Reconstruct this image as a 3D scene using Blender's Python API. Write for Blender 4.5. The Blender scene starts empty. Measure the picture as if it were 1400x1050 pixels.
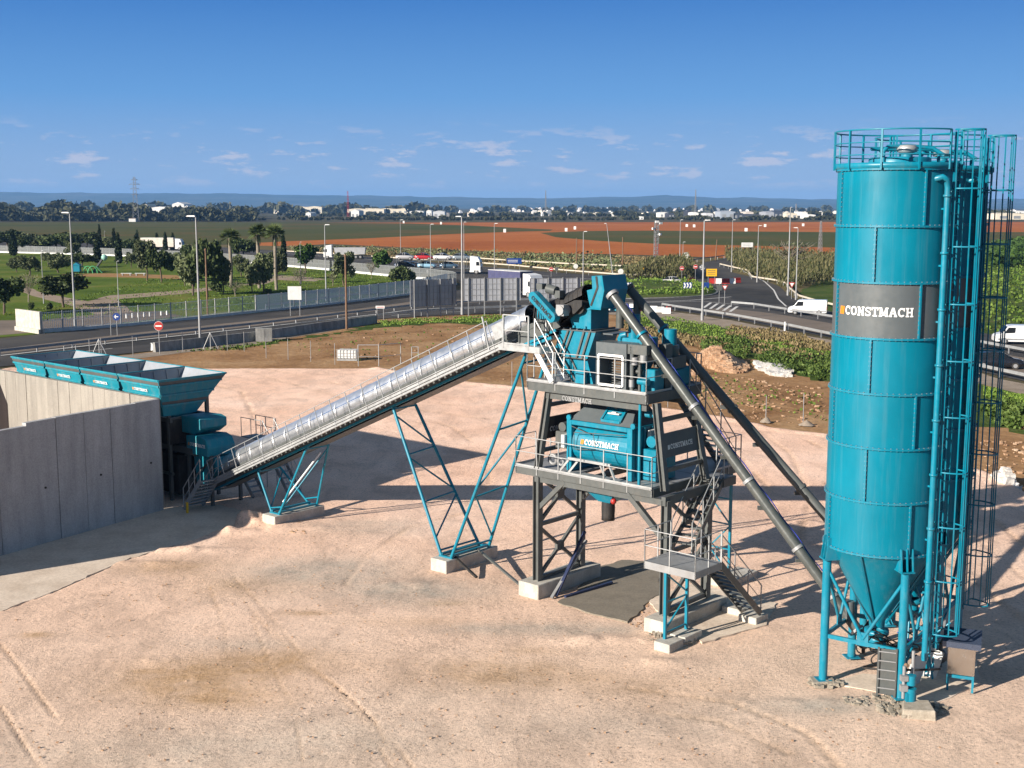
import bpy, math, random
import numpy as np
from mathutils import Vector, Matrix, noise as mnoise
R = math.radians
SC = bpy.context.scene
COL = SC.collection
random.seed(7)

# ---------------------------------------------------------------- camera, sky, sun, exposure
CAMH, FPX, YH = 14.0, 1680.0, 282.0
PITCH = math.atan((525 - YH) / FPX)
cam_d = bpy.data.cameras.new("camera")
cam_d.sensor_width = 36.0
cam_d.lens = 36.0 * FPX / 1400
cam_d.clip_start = 0.5
cam_d.clip_end = 40000
cam = bpy.data.objects.new("camera", cam_d)
COL.objects.link(cam)
cam.location = (0, 0, CAMH)
cam.rotation_euler = (R(90) - PITCH, 0, 0)
SC.camera = cam

SUN_AZ, SUN_EL = 215.5, 20.8          # direction towards the sun, measured from +X counter-clockwise
SC.view_settings.view_transform = 'Standard'
SC.view_settings.look = 'None'
SC.view_settings.gamma = 1
SC.view_settings.use_curve_mapping = False
SC.view_settings.exposure = 0.95
sun_d = bpy.data.lights.new("sun", 'SUN')
sun_d.energy = 5.0
sun_d.angle = R(0.5)
sun_d.color = (1.0, 0.90, 0.78)
sun = bpy.data.objects.new("sun", sun_d)
COL.objects.link(sun)
_sd = Vector((math.cos(R(SUN_EL)) * math.cos(R(SUN_AZ)), math.cos(R(SUN_EL)) * math.sin(R(SUN_AZ)), math.sin(R(SUN_EL))))
sun.rotation_euler = _sd.to_track_quat('Z', 'Y').to_euler()
sun.location = (-60, -40, 60)

world = bpy.data.worlds.new("World")
SC.world = world
world.use_nodes = True
wn, wl = world.node_tree.nodes, world.node_tree.links
wn.clear()
w_out = wn.new('ShaderNodeOutputWorld')
w_bg = wn.new('ShaderNodeBackground')
w_sky = wn.new('ShaderNodeTexSky')
w_sky.sky_type = 'NISHITA'
w_sky.sun_disc = False
w_sky.sun_elevation = R(SUN_EL)
w_sky.sun_rotation = R(90 - SUN_AZ)
w_sky.altitude = 50
w_sky.air_density = 1.15
w_sky.dust_density = 0.35
w_sky.ozone_density = 4.2
w_bg.inputs['Strength'].default_value = 0.085
# small cumulus puffs low over the horizon, drawn by direction (they are part of the sky)
w_tc = wn.new('ShaderNodeTexCoord')
w_sep = wn.new('ShaderNodeSeparateXYZ'); wl.new(w_tc.outputs['Generated'], w_sep.inputs[0])
def wmath(op, a, b=None, c=None, clamp=False):
    n = wn.new('ShaderNodeMath'); n.operation = op; n.use_clamp = clamp
    for i, x in enumerate((a, b, c)):
        if x is None: continue
        if isinstance(x, (int, float)): n.inputs[i].default_value = x
        else: wl.new(x, n.inputs[i])
    return n.outputs[0]
w_az = wmath('ARCTAN2', w_sep.outputs[0], w_sep.outputs[1])
w_comb = wn.new('ShaderNodeCombineXYZ')
wl.new(wmath('MULTIPLY_ADD', w_az, 24.0, 3.7), w_comb.inputs[0])
wl.new(wmath('MULTIPLY', w_sep.outputs[2], 95.0), w_comb.inputs[1])
def wnoise(vec, scale, detail, rough=0.6):
    n = wn.new('ShaderNodeTexNoise'); n.inputs['Scale'].default_value = scale
    n.inputs['Detail'].default_value = detail; n.inputs['Roughness'].default_value = rough
    wl.new(vec, n.inputs['Vector']); return n.outputs[0]
w_n = wnoise(w_comb.outputs[0], 1.0, 6, 0.62)
w_band = wmath('MULTIPLY', wmath('MULTIPLY_ADD', w_sep.outputs[2], 90.0, -1.1, True),
               wmath('MULTIPLY_ADD', w_sep.outputs[2], -40.0, 2.7, True), None, True)
w_cl = wmath('MULTIPLY', wmath('MULTIPLY_ADD', w_n, 13.0, -7.05, True), w_band, None, True)
w_mix = wn.new('ShaderNodeMixRGB')
wl.new(wmath('MULTIPLY', w_cl, 0.7), w_mix.inputs[0])
w_gr = wn.new('ShaderNodeValToRGB')          # clear winter blue by elevation, over the physical sky
for _ in range(3): w_gr.color_ramp.elements.new(.5)
for e_, (p_, c_) in zip(w_gr.color_ramp.elements, ((0.0, (.185, .255, .375)), (0.03, (.140, .225, .375)), (.085, (.060, .172, .372)), (.16, (.018, .097, .295)), (.30, (.055, .080, .120)))):
    e_.position = p_; e_.color = (c_[0], c_[1], c_[2], 1)
wl.new(w_sep.outputs[2], w_gr.inputs[0])
w_sc = wn.new('ShaderNodeVectorMath'); w_sc.operation = 'SCALE'; w_sc.inputs['Scale'].default_value = 1 / 0.085
wl.new(w_gr.outputs[0], w_sc.inputs[0])
w_blend = wn.new('ShaderNodeMixRGB')
# the physical sky near the sun side, the clear blue elsewhere
w_blend.inputs[0].default_value = 0.94
wl.new(w_sky.outputs[0], w_blend.inputs[1]); wl.new(w_sc.outputs[0], w_blend.inputs[2])
wl.new(w_blend.outputs[0], w_mix.inputs[1])
w_mix.inputs[2].default_value = (4.0, 3.9, 4.5, 1)
wl.new(w_mix.outputs[0], w_bg.inputs[0])
wl.new(w_bg.outputs[0], w_out.inputs[0])

# ---------------------------------------------------------------- geometry helpers
CP, SP = math.cos(PITCH), math.sin(PITCH)
def G(x, y, h=0.0):
    """point on the level z=h that the survey picture shows at x, y"""
    u = (x - 700) / FPX; v = (525 - y) / FPX
    r = (u, CP + v * SP, -SP + v * CP)
    t = (h - CAMH) / r[2]
    return (r[0] * t, r[1] * t, h)

AZ = R(-41.5)                           # the plant's own axes: u along the conveyor, v across
UX, UY = math.cos(AZ), math.sin(AZ)
OX, OY = 0.93, 43.18
def W(u, v, z=0.0):
    return (OX + u * UX - v * UY, OY + u * UY + v * UX, z)

ORG = {}
def props(o, label=None, cat=None, group=None, kind=None):
    if label: o['label'] = label
    if cat: o['category'] = cat
    if group: o['group'] = group
    if kind: o['kind'] = kind
    return o

def thing(name, label, cat, at=(0, 0, 0), rz=0.0, group=None, org=(0, 0, 0)):
    o = bpy.data.objects.new(name, None)
    o.empty_display_size = 0.3
    COL.objects.link(o)
    o.location = at; o.rotation_euler = (0, 0, rz)
    props(o, label, cat, group)
    ORG[o.name] = Vector(org)
    return o

def pthing(name, label, cat, uvz, group=None):
    return thing(name, label, cat, W(*uvz), AZ, group, uvz)

def copy_tree(o, parent=None, at=None, rz=None, scale=None, label=None, group=None):
    c = o.copy(); COL.objects.link(c); c.parent = parent
    for k in o.children: copy_tree(k, c)
    if at is not None: c.location = at
    if rz is not None: c.rotation_euler = (0, 0, rz)
    if scale is not None: c.scale = scale if isinstance(scale, (tuple, list)) else (scale,) * 3
    if label: c['label'] = label
    if group: c['group'] = group
    return c

SPLIT = set('deck_frame bracing deck_plate edge_strip door_row rung side_frame lifting_lug drive_wheel pipework drum tank hydraulic_pack inspection_lug head_plate gearbox drive_motor valve discharge_gate railing roof_pipe elbow_pipe prop rod front_frame water_pipe inlet_duct belt brace cross_brace base_frame head_beam upper_flight_rail middle_flight_rail lower_flight_rail filter_head landing leg stand seat pole red_corner adopted clamp house bracket flange chute_leg stair_rail blue_hose landing_stair top_landing'.split())
class MB:
    def __init__(s):
        s.v = []; s.f = []; s.m = []; s.s = []
    def add(s, vs, fs, mi=0, smooth=False):
        b = len(s.v); s.v.extend([tuple(p) for p in vs])
        for f in fs:
            s.f.append(tuple(b + i for i in f)); s.m.append(mi); s.s.append(smooth)
        return s
    def box(s, x0, x1, y0, y1, z0, z1, mi=0):
        vs = [(x0, y0, z0), (x1, y0, z0), (x1, y1, z0), (x0, y1, z0), (x0, y0, z1), (x1, y0, z1), (x1, y1, z1), (x0, y1, z1)]
        return s.add(vs, [(0, 3, 2, 1), (4, 5, 6, 7), (0, 1, 5, 4), (1, 2, 6, 5), (2, 3, 7, 6), (3, 0, 4, 7)], mi)
    def hexa(s, bot, top, mi=0):
        """bot, top: four points each, counter-clockwise from above"""
        return s.add(list(bot) + list(top), [(0, 3, 2, 1), (4, 5, 6, 7), (0, 1, 5, 4), (1, 2, 6, 5), (2, 3, 7, 6), (3, 0, 4, 7)], mi)
    def cbox(s, c, sx, sy, sz, rz=0.0, mi=0):
        ca, sa = math.cos(rz), math.sin(rz)
        vs = []
        for z in (-sz / 2, sz / 2):
            for x, y in ((-sx / 2, -sy / 2), (sx / 2, -sy / 2), (sx / 2, sy / 2), (-sx / 2, sy / 2)):
                vs.append((c[0] + x * ca - y * sa, c[1] + x * sa + y * ca, c[2] + z))
        return s.add(vs, [(0, 3, 2, 1), (4, 5, 6, 7), (0, 1, 5, 4), (1, 2, 6, 5), (2, 3, 7, 6), (3, 0, 4, 7)], mi)
    def beam(s, p, q, w, h, mi=0, up=(0, 0, 1)):
        p = Vector(p); q = Vector(q); d = (q - p)
        if d.length < 1e-6: return s
        d.normalize(); up = Vector(up)
        if abs(d.dot(up)) > 0.98: up = Vector((1, 0, 0)) if abs(d.x) < .9 else Vector((0, 1, 0))
        a = d.cross(up).normalized() * (w / 2); b = a.cross(d).normalized() * (h / 2)
        vs = [p - a - b, p + a - b, p + a + b, p - a + b, q - a - b, q + a - b, q + a + b, q - a + b]
        return s.add(vs, [(0, 1, 2, 3), (7, 6, 5, 4), (0, 4, 5, 1), (1, 5, 6, 2), (2, 6, 7, 3), (3, 7, 4, 0)], mi)
    def hbeam(s, p, q, w=0.3, up=(0, 1, 0), t=0.025, mi=0):
        """H section column"""
        p = Vector(p); q = Vector(q); d = (q - p).normalized()
        a = d.cross(Vector(up)).normalized(); b = a.cross(d).normalized()
        for k in (-1, 1):
            o = b * (k * (w / 2 - t / 2))
            s.beam(p + o, q + o, w, t, mi, b)
        s.beam(p, q, t, w - 2 * t - .002, mi, b)
        return s
    def tube(s, p, q, r, n=8, r2=None, caps=True, mi=0, smooth=True):
        p = Vector(p); q = Vector(q); d = q - p
        if d.length < 1e-6: return s
        d.normalize(); up = Vector((0, 0, 1)) if abs(d.z) < .95 else Vector((1, 0, 0))
        a = d.cross(up).normalized(); b = a.cross(d).normalized()
        r2 = r if r2 is None else r2
        vs = []
        for c, rr in ((p, r), (q, r2)):
            for i in range(n):
                t = 2 * math.pi * i / n
                vs.append(c + a * (rr * math.cos(t)) + b * (rr * math.sin(t)))
        s.add(vs, [(i, i + n, (i + 1) % n + n, (i + 1) % n) for i in range(n)], mi, smooth)
        if caps:
            s.add(vs[:n], [tuple(range(n))], mi); s.add(vs[n:], [tuple(reversed(range(n)))], mi)
        return s
    def path(s, pts, r, n=6, mi=0, closed=False):
        pts = [Vector(p) for p in pts]; m = len(pts)
        vs = []; prev = None
        for i, p in enumerate(pts):
            if closed: d = (pts[(i + 1) % m] - pts[i - 1])
            else: d = pts[min(i + 1, m - 1)] - pts[max(i - 1, 0)]
            d.normalize()
            if prev is None:
                up = Vector((0, 0, 1)) if abs(d.z) < .9 else Vector((1, 0, 0))
                a = d.cross(up).normalized()
            else:
                a = (prev - d * prev.dot(d)).normalized()
            prev = a; b = a.cross(d)
            for k in range(n):
                t = 2 * math.pi * k / n
                vs.append(p + a * (r * math.cos(t)) + b * (r * math.sin(t)))
        fs = []
        for i in range(m if closed else m - 1):
            j = (i + 1) % m
            for k in range(n):
                fs.append((i * n + k, i * n + (k + 1) % n, j * n + (k + 1) % n, j * n + k))
        s.add(vs, fs, mi, True)
        if not closed:
            s.add(vs[:n], [tuple(reversed(range(n)))], mi); s.add(vs[-n:], [tuple(range(n))], mi)
        return s
    def prism(s, poly, axis, a0, a1, mi=0):
        """poly: 2D outline in the plane across axis ('y': (x,z), 'x': (y,z), 'z': (x,y))"""
        n = len(poly)
        def P(c, a):
            if axis == 'y': return (c[0], a, c[1])
            if axis == 'x': return (a, c[0], c[1])
            return (c[0], c[1], a)
        vs = [P(c, a0) for c in poly] + [P(c, a1) for c in poly]
        fs = [tuple(reversed(range(n))), tuple(range(n, 2 * n))] + [(i, (i + 1) % n, (i + 1) % n + n, i + n) for i in range(n)]
        return s.add(vs, fs, mi)
    def lathe(s, prof, c=(0, 0, 0), n=24, mi=0, a0=0.0, a1=2 * math.pi, smooth=True):
        full = abs(a1 - a0 - 2 * math.pi) < 1e-6
        k = n if full else n + 1
        vs = []
        for r, z in prof:
            for i in range(k):
                t = a0 + (a1 - a0) * i / n
                vs.append((c[0] + r * math.cos(t), c[1] + r * math.sin(t), c[2] + z))
        fs = []
        for j in range(len(prof) - 1):
            for i in range(n):
                i2 = (i + 1) % k
                fs.append((j * k + i, j * k + i2, (j + 1) * k + i2, (j + 1) * k + i))
        return s.add(vs, fs, mi, smooth)
    def ball(s, c, r, n=10, sz=1.0, mi=0):
        prof = [(r * math.cos(-math.pi / 2 + math.pi * j / (n // 2)), r * sz * math.sin(-math.pi / 2 + math.pi * j / (n // 2))) for j in range(n // 2 + 1)]
        return s.lathe(prof, c, n, mi)
    def mesh(s, name, mats, org=(0, 0, 0)):
        me = bpy.data.meshes.new(name)
        ox, oy, oz = org
        me.from_pydata([(x - ox, y - oy, z - oz) for x, y, z in s.v], [], s.f)
        for m in (mats if isinstance(mats, (list, tuple)) else [mats]): me.materials.append(m)
        me.polygons.foreach_set('material_index', s.m)
        me.polygons.foreach_set('use_smooth', s.s)
        me.update()
        return me
    def pieces(s):
        n = len(s.v); par = list(range(n))
        def find(a):
            while par[a] != a: par[a] = par[par[a]]; a = par[a]
            return a
        for f in s.f:
            for i in f[1:]:
                a, b = find(f[0]), find(i)
                if a != b: par[a] = b
        bb = {}
        for i, p in enumerate(s.v):
            r = find(i); b = bb.get(r)
            if b is None: bb[r] = [list(p), list(p), [r]]
            else:
                for k in range(3): b[0][k] = min(b[0][k], p[k]); b[1][k] = max(b[1][k], p[k])
        L = list(bb.values()); ch = True
        while ch:
            ch = False
            for i in range(len(L)):
                for j in range(i + 1, len(L)):
                    if all(L[i][0][k] - .03 <= L[j][1][k] and L[j][0][k] - .03 <= L[i][1][k] for k in range(3)):
                        for k in range(3): L[i][0][k] = min(L[i][0][k], L[j][0][k]); L[i][1][k] = max(L[i][1][k], L[j][1][k])
                        L[i][2] += L[j][2]; L.pop(j); ch = True; break
                if ch: break
        if not (1 < len(L) <= 12): return [s]
        out = []
        for b in L:
            rs_ = set(b[2]); m = MB(); idx = {}
            for i, p in enumerate(s.v):
                if find(i) in rs_: idx[i] = len(m.v); m.v.append(p)
            for f, mi, sm in zip(s.f, s.m, s.s):
                if f[0] in idx: m.f.append(tuple(idx[i] for i in f)); m.m.append(mi); m.s.append(sm)
            out.append(m)
        return out
    def obj(s, name, mats, parent=None, *a, **k):
        if parent is not None and name in SPLIT and len(s.v) < 6000:
            r = None
            for q in s.pieces():
                o = q._obj(name, mats, parent, *a, **k); r = r or o
            return r
        return s._obj(name, mats, parent, *a, **k)
    def _obj(s, name, mats, parent=None, label=None, cat=None, group=None, kind=None, at=(0, 0, 0), rz=0.0, org=None, bevel=0):
        if org is None: org = ORG.get(parent.name, (0, 0, 0)) if parent else (0, 0, 0)
        if parent is not None and parent.type == 'MESH': org = parent.get('_o', (0, 0, 0))
        me = s.mesh(name, mats, org)
        o = bpy.data.objects.new(name, me); COL.objects.link(o)
        o.parent = parent
        if parent is None:
            o.location = at; o.rotation_euler = (0, 0, rz)
        if bevel:
            m = o.modifiers.new('bevel', 'BEVEL'); m.width = bevel; m.segments = 1; m.limit_method = 'ANGLE'
        ORG[o.name] = Vector(org)
        o['_o'] = tuple(org)
        return props(o, label, cat, group, kind)
    def pobj(s, name, mats, label, cat, org, group=None, bevel=0):
        """a plant thing that is one mesh, drawn in plant axes"""
        return s.obj(name, mats, None, label, cat, group, None, W(*org), AZ, org, bevel)

def sub(a, b): return Vector(a) - Vector(b)
def lerp(a, b, t): return tuple(a[i] + (b[i] - a[i]) * t for i in range(len(a)))
def polyline_at(pts, d):
    for i in range(len(pts) - 1):
        L = math.dist(pts[i], pts[i + 1])
        if d <= L or i == len(pts) - 2: return lerp(pts[i], pts[i + 1], d / max(L, 1e-6)), math.atan2(pts[i + 1][1] - pts[i][1], pts[i + 1][0] - pts[i][0])
        d -= L
def plen(pts): return sum(math.dist(pts[i], pts[i + 1]) for i in range(len(pts) - 1))

# ---------------------------------------------------------------- materials
def new_mat(name):
    m = bpy.data.materials.new(name); m.use_nodes = True
    nt = m.node_tree; b = nt.nodes['Principled BSDF']
    return m, nt, b
def nnode(nt, t, **kw):
    n = nt.nodes.new(t)
    for k, v in kw.items(): setattr(n, k, v)
    return n
def link(nt, a, b): nt.links.new(a, b)
def texco(nt, kind='Object', scale=(1, 1, 1)):
    tc = nnode(nt, 'ShaderNodeTexCoord'); mp = nnode(nt, 'ShaderNodeMapping')
    mp.inputs['Scale'].default_value = scale
    link(nt, tc.outputs[kind], mp.inputs[0]); return mp.outputs[0]
def noisen(nt, vec, scale, detail=4, rough=0.6, dist=0.0):
    n = nnode(nt, 'ShaderNodeTexNoise'); n.inputs['Scale'].default_value = scale
    n.inputs['Detail'].default_value = detail; n.inputs['Roughness'].default_value = rough
    n.inputs['Distortion'].default_value = dist
    link(nt, vec, n.inputs['Vector']); return n.outputs[0]
def ramp(nt, fac, stops):
    r = nnode(nt, 'ShaderNodeValToRGB'); cr = r.color_ramp
    while len(cr.elements) < len(stops): cr.elements.new(0.5)
    for e, (p, c) in zip(cr.elements, stops):
        e.position = p; e.color = (c, c, c, 1) if isinstance(c, (int, float)) else (*c[:3], 1)
    link(nt, fac, r.inputs[0]); return r.outputs[0]
def mixc(nt, fac, a, b, mode='MIX'):
    n = nnode(nt, 'ShaderNodeMixRGB', blend_type=mode)
    for i, x in ((0, fac), (1, a), (2, b)):
        if isinstance(x, (int, float)): n.inputs[i].default_value = x
        elif isinstance(x, tuple): n.inputs[i].default_value = (*x[:3], 1)
        else: link(nt, x, n.inputs[i])
    return n.outputs[0]
def bumpn(nt, b, h, strength=0.3, dist=0.02):
    n = nnode(nt, 'ShaderNodeBump'); n.inputs['Strength'].default_value = strength; n.inputs['Distance'].default_value = dist
    link(nt, h, n.inputs['Height']); link(nt, n.outputs[0], b.inputs['Normal'])

def paint(name, col, rough=0.4, metal=0.0, var=0.12, dirt=0.15, dirtcol=(0.30, 0.24, 0.18), scale=1.3, bump=0.0, coat=0.0, coord='Object'):
    m, nt, b = new_mat(name)
    v = texco(nt, coord)
    n1 = noisen(nt, v, scale, 5)
    c = mixc(nt, ramp(nt, n1, [(0.3, 0.0), (0.7, 1.0)]), tuple(x * (1 - var) for x in col), tuple(min(1, x * (1 + var)) for x in col))
    if dirt > 0:
        n2 = noisen(nt, texco(nt, coord, (1, 1, 0.35)), scale * 3.1, 6, 0.7)
        c = mixc(nt, mixc(nt, 1.0, ramp(nt, n2, [(0.48, 0.0), (0.75, 1.0)]), (dirt,) * 3, 'MULTIPLY'), c, dirtcol)
    link(nt, c, b.inputs['Base Color'])
    rr = ramp(nt, noisen(nt, v, scale * 4, 3), [(0.3, max(0.05, rough - 0.08)), (0.7, min(1, rough + 0.1))])
    link(nt, rr, b.inputs['Roughness'])
    b.inputs['Metallic'].default_value = metal
    if coat: b.inputs['Coat Weight'].default_value = coat
    if bump: bumpn(nt, b, noisen(nt, v, scale * 8, 4), bump, 0.01)
    return m

TEAL = (0.0, 0.185, 0.28)
m_teal = paint('teal_paint', TEAL, 0.38, var=0.10, dirt=0.16)
def mk_silo():
    m, nt, b = new_mat('dusty_silo_paint')
    v = texco(nt); c = mixc(nt, ramp(nt, noisen(nt, v, .5, 4), [(.35, 0.0), (.65, 1.0)]), (0.0, 0.15, 0.225), (0.0, 0.18, 0.27))
    st = ramp(nt, noisen(nt, texco(nt, 'Object', (2.2, 2.2, .10)), 2.0, 7, .7), [(.50, 0.0), (.72, 1.0)])
    c = mixc(nt, mixc(nt, 1.0, st, (.15,) * 3, 'MULTIPLY'), c, (.20, .27, .28))
    sp = ramp(nt, noisen(nt, v, 7, 6, .8), [(.62, 0.0), (.70, 1.0)])
    c = mixc(nt, mixc(nt, 1.0, sp, (.12,) * 3, 'MULTIPLY'), c, (.16, .26, .28))
    b.inputs['Specular IOR Level'].default_value = 0.3
    link(nt, c, b.inputs['Base Color'])
    link(nt, ramp(nt, noisen(nt, texco(nt, 'Object', (1, 1, .3)), 1.5, 5), [(.3, .28), (.7, .5)]), b.inputs['Roughness'])
    bumpn(nt, b, noisen(nt, texco(nt, 'Object', (1, 1, .5)), 1.3, 2), .35, .03)
    return m
m_silo = mk_silo()
m_tealbin = paint('weathered_teal_paint', (0.004, 0.21, 0.28), 0.5, var=0.12, dirt=0.3)
m_grey = paint('dark_grey_paint', (0.085, 0.094, 0.093), 0.42, var=0.12, dirt=0.15)
m_black = paint('black_rubber', (0.015, 0.015, 0.016), 0.7, var=0.2, dirt=0.15)
m_band = paint('slate_grey_paint', (0.092, 0.108, 0.116), 0.4, var=0.06, dirt=0.06)
m_galv = paint('galvanised_steel', (0.42, 0.435, 0.44), 0.45, metal=0.5, var=0.12, dirt=0.12)
m_galvd = paint('dull_galvanised_steel', (0.30, 0.31, 0.32), 0.55, metal=0.35, var=0.15, dirt=0.2)
m_white = paint('white_paint', (0.78, 0.79, 0.78), 0.45, var=0.05, dirt=0.08)
m_whitew = paint('weathered_white', (0.62, 0.63, 0.62), 0.6, var=0.12, dirt=0.25)
m_orange = paint('orange_paint', (0.75, 0.27, 0.03), 0.45, var=0.1, dirt=0.05)
m_red = paint('red_paint', (0.38, 0.025, 0.02), 0.45, var=0.1, dirt=0.1)
m_blue = paint('blue_paint', (0.008, 0.04, 0.20), 0.4, var=0.1, dirt=0.05)
m_yellow = paint('yellow_paint', (0.75, 0.42, 0.01), 0.5, var=0.1, dirt=0.1)
m_glass = paint('dark_glass', (0.015, 0.018, 0.022), 0.08, var=0.1, dirt=0.0)
m_tyre = paint('tyre_rubber', (0.02, 0.02, 0.02), 0.8, var=0.1, dirt=0.2)
m_wood = paint('weathered_pole_wood', (0.17, 0.10, 0.06), 0.85, var=0.25, dirt=0.2, scale=3)
m_inner = paint('pale_grey_liner_paint', (0.27, 0.30, 0.34), 0.6, var=0.1, dirt=0.3)
m_cable = paint('blue_cable_jacket', (0.01, 0.03, 0.30), 0.5, var=0.1, dirt=0.0)

def mk_cover():
    m, nt, b = new_mat('corrugated_zinc')
    v = texco(nt)
    c = mixc(nt, noisen(nt, v, 2.5, 5), (0.74, 0.78, 0.83), (0.92, 0.93, 0.94))
    link(nt, c, b.inputs['Base Color'])
    b.inputs['Metallic'].default_value = 0.9
    link(nt, ramp(nt, noisen(nt, v, 3, 4), [(0.3, 0.30), (0.7, 0.44)]), b.inputs['Roughness'])
    bumpn(nt, b, noisen(nt, texco(nt, 'Object', (1, 1, 1)), 1.1, 2), 0.25, 0.03)
    return m
m_cover = mk_cover()

def mk_concrete(name, c1, c2, stain, zs=0.12, sc=1.2, bump=0.3):
    m, nt, b = new_mat(name)
    v = texco(nt)
    base = mixc(nt, ramp(nt, noisen(nt, v, sc, 6, 0.65), [(0.3, 0.0), (0.7, 1.0)]), c1, c2)
    st = ramp(nt, noisen(nt, texco(nt, 'Object', (1, 1, zs)), sc * 1.6, 6, 0.6), [(0.42, 0.0), (0.68, 1.0)])
    base = mixc(nt, mixc(nt, 1.0, st, (0.7,) * 3, 'MULTIPLY'), base, stain)
    sp = ramp(nt, noisen(nt, v, sc * 14, 3), [(0.35, 0.86), (0.65, 1.08)])
    base = mixc(nt, 1.0, base, sp, 'MULTIPLY')
    oi = nnode(nt, 'ShaderNodeObjectInfo'); mr = nnode(nt, 'ShaderNodeMapRange'); mr.inputs[3].default_value = 0.92; mr.inputs[4].default_value = 1.06; link(nt, oi.outputs['Random'], mr.inputs[0])
    base = mixc(nt, 1.0, base, mr.outputs[0], 'MULTIPLY')
    link(nt, base, b.inputs['Base Color'])
    b.inputs['Roughness'].default_value = 0.9
    bumpn(nt, b, noisen(nt, v, 14, 5, 0.7), bump, 0.02)
    return m
m_wall = mk_concrete('stained_wall_concrete', (0.36, 0.365, 0.37), (0.44, 0.445, 0.45), (0.27, 0.275, 0.28))
m_walli = mk_concrete('clean_wall_concrete', (0.25, 0.235, 0.21), (0.30, 0.285, 0.25), (0.19, 0.18, 0.16))
m_conc = mk_concrete('block_concrete', (0.44, 0.42, 0.37), (0.56, 0.54, 0.49), (0.33, 0.30, 0.26), 0.5, 1.8)
m_slab = mk_concrete('slab_concrete', (0.62, 0.52, 0.42), (0.72, 0.61, 0.50), (0.50, 0.40, 0.31), 1.0, 0.6)
m_tube = paint('screw_tube_grey', (0.085, 0.095, 0.092), 0.32, 0.2, .1, .12)
m_jersey = mk_concrete('kerb_wall_concrete', (0.24, 0.24, 0.23), (0.38, 0.38, 0.36), (0.10, 0.10, 0.10), 0.2, 0.9)

# ---------------------------------------------------------------- slab-serif letters
def arcband(cx, cy, rx, ry, t, a0, a1, n=14):
    q = []
    for i in range(n):
        p0 = R(a0 + (a1 - a0) * i / n); p1 = R(a0 + (a1 - a0) * (i + 1) / n)
        q.append([(cx + rx * math.cos(p0), cy + ry * math.sin(p0)), (cx + rx * math.cos(p1), cy + ry * math.sin(p1)),
                  (cx + (rx - t) * math.cos(p1), cy + (ry - t * .8) * math.sin(p1)), (cx + (rx - t) * math.cos(p0), cy + (ry - t * .8) * math.sin(p0))])
    return q
def rq(x0, x1, y0, y1): return [(x0, y0), (x1, y0), (x1, y1), (x0, y1)]
def pq(xa, ya, xb, yb, t): return [(xa - t / 2, ya), (xa + t / 2, ya), (xb + t / 2, yb), (xb - t / 2, yb)]
def glyph(ch):
    t = .23; s = .15
    if ch == 'C': return arcband(.46, .5, .46, .5, t, 42, 318, 18) + [rq(.70, .84, .62, .98)], .88
    if ch == 'O': return arcband(.48, .5, .48, .5, t, 0, 360, 20), .96
    if ch == 'S': return arcband(.4, .735, .38, .265, .2, 20, 272, 12) + arcband(.4, .27, .38, .27, .2, 92, -160, 12) + [rq(.66, .78, .64, .96), rq(.02, .14, .04, .36)], .8
    if ch == 'T': return [rq(.3, .3 + t, s, 1 - s), rq(.14, .69, 0, s), rq(0, .83, 1 - s, 1), rq(0, .12, .66, 1 - s), rq(.71, .83, .66, 1 - s)], .83
    if ch == 'N': return [rq(.1, .3, s, 1 - s), rq(.7, .88, s, 1 - s), pq(.8, 0, .2, 1, .26), rq(0, .4, 0, s), rq(0, .2, 1 - s, 1), rq(.6, .98, 1 - s, 1)], .98
    if ch == 'M': return [rq(.1, .3, s, 1 - s), rq(.85, 1.05, s, 1 - s), pq(.56, .12, .24, 1, .24), pq(.60, .12, .92, 1, .24), rq(0, .4, 0, s), rq(.75, 1.15, 0, s), rq(0, .2, 1 - s, 1), rq(.95, 1.15, 1 - s, 1)], 1.15
    if ch == 'A': return [pq(.16, s, .46, 1, .22), pq(.80, s, .50, 1, .24), rq(.28, .7, .3, .44), rq(0, .36, 0, s), rq(.6, .98, 0, s)], .98
    if ch == 'H': return [rq(.1, .32, s, 1 - s), rq(.64, .86, s, 1 - s), rq(.32, .64, .42, .58), rq(0, .42, 0, s), rq(.54, .96, 0, s), rq(0, .42, 1 - s, 1), rq(.54, .96, 1 - s, 1)], .96
    return [], .5
def word(txt, h, gap=0.07, sx=0.86):
    """quads (x, y) of a word, height h, starting at x=0; returns quads, width"""
    x = 0; out = []
    for ch in txt:
        q, w = glyph(ch)
        out += [[((x + a) * h * sx, b * h) for a, b in p] for p in q]
        x += w + gap
    return out, (x - gap) * h * sx
def word_mesh(mb, txt, h, fmap, mi=0):
    q, wd = word(txt, h)
    for k, p in enumerate(q):
        e = 0.0008 * (k % 7)
        mb.add([fmap(a, b, e) for a, b in p], [(0, 1, 2, 3)], mi)
    return wd
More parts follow.
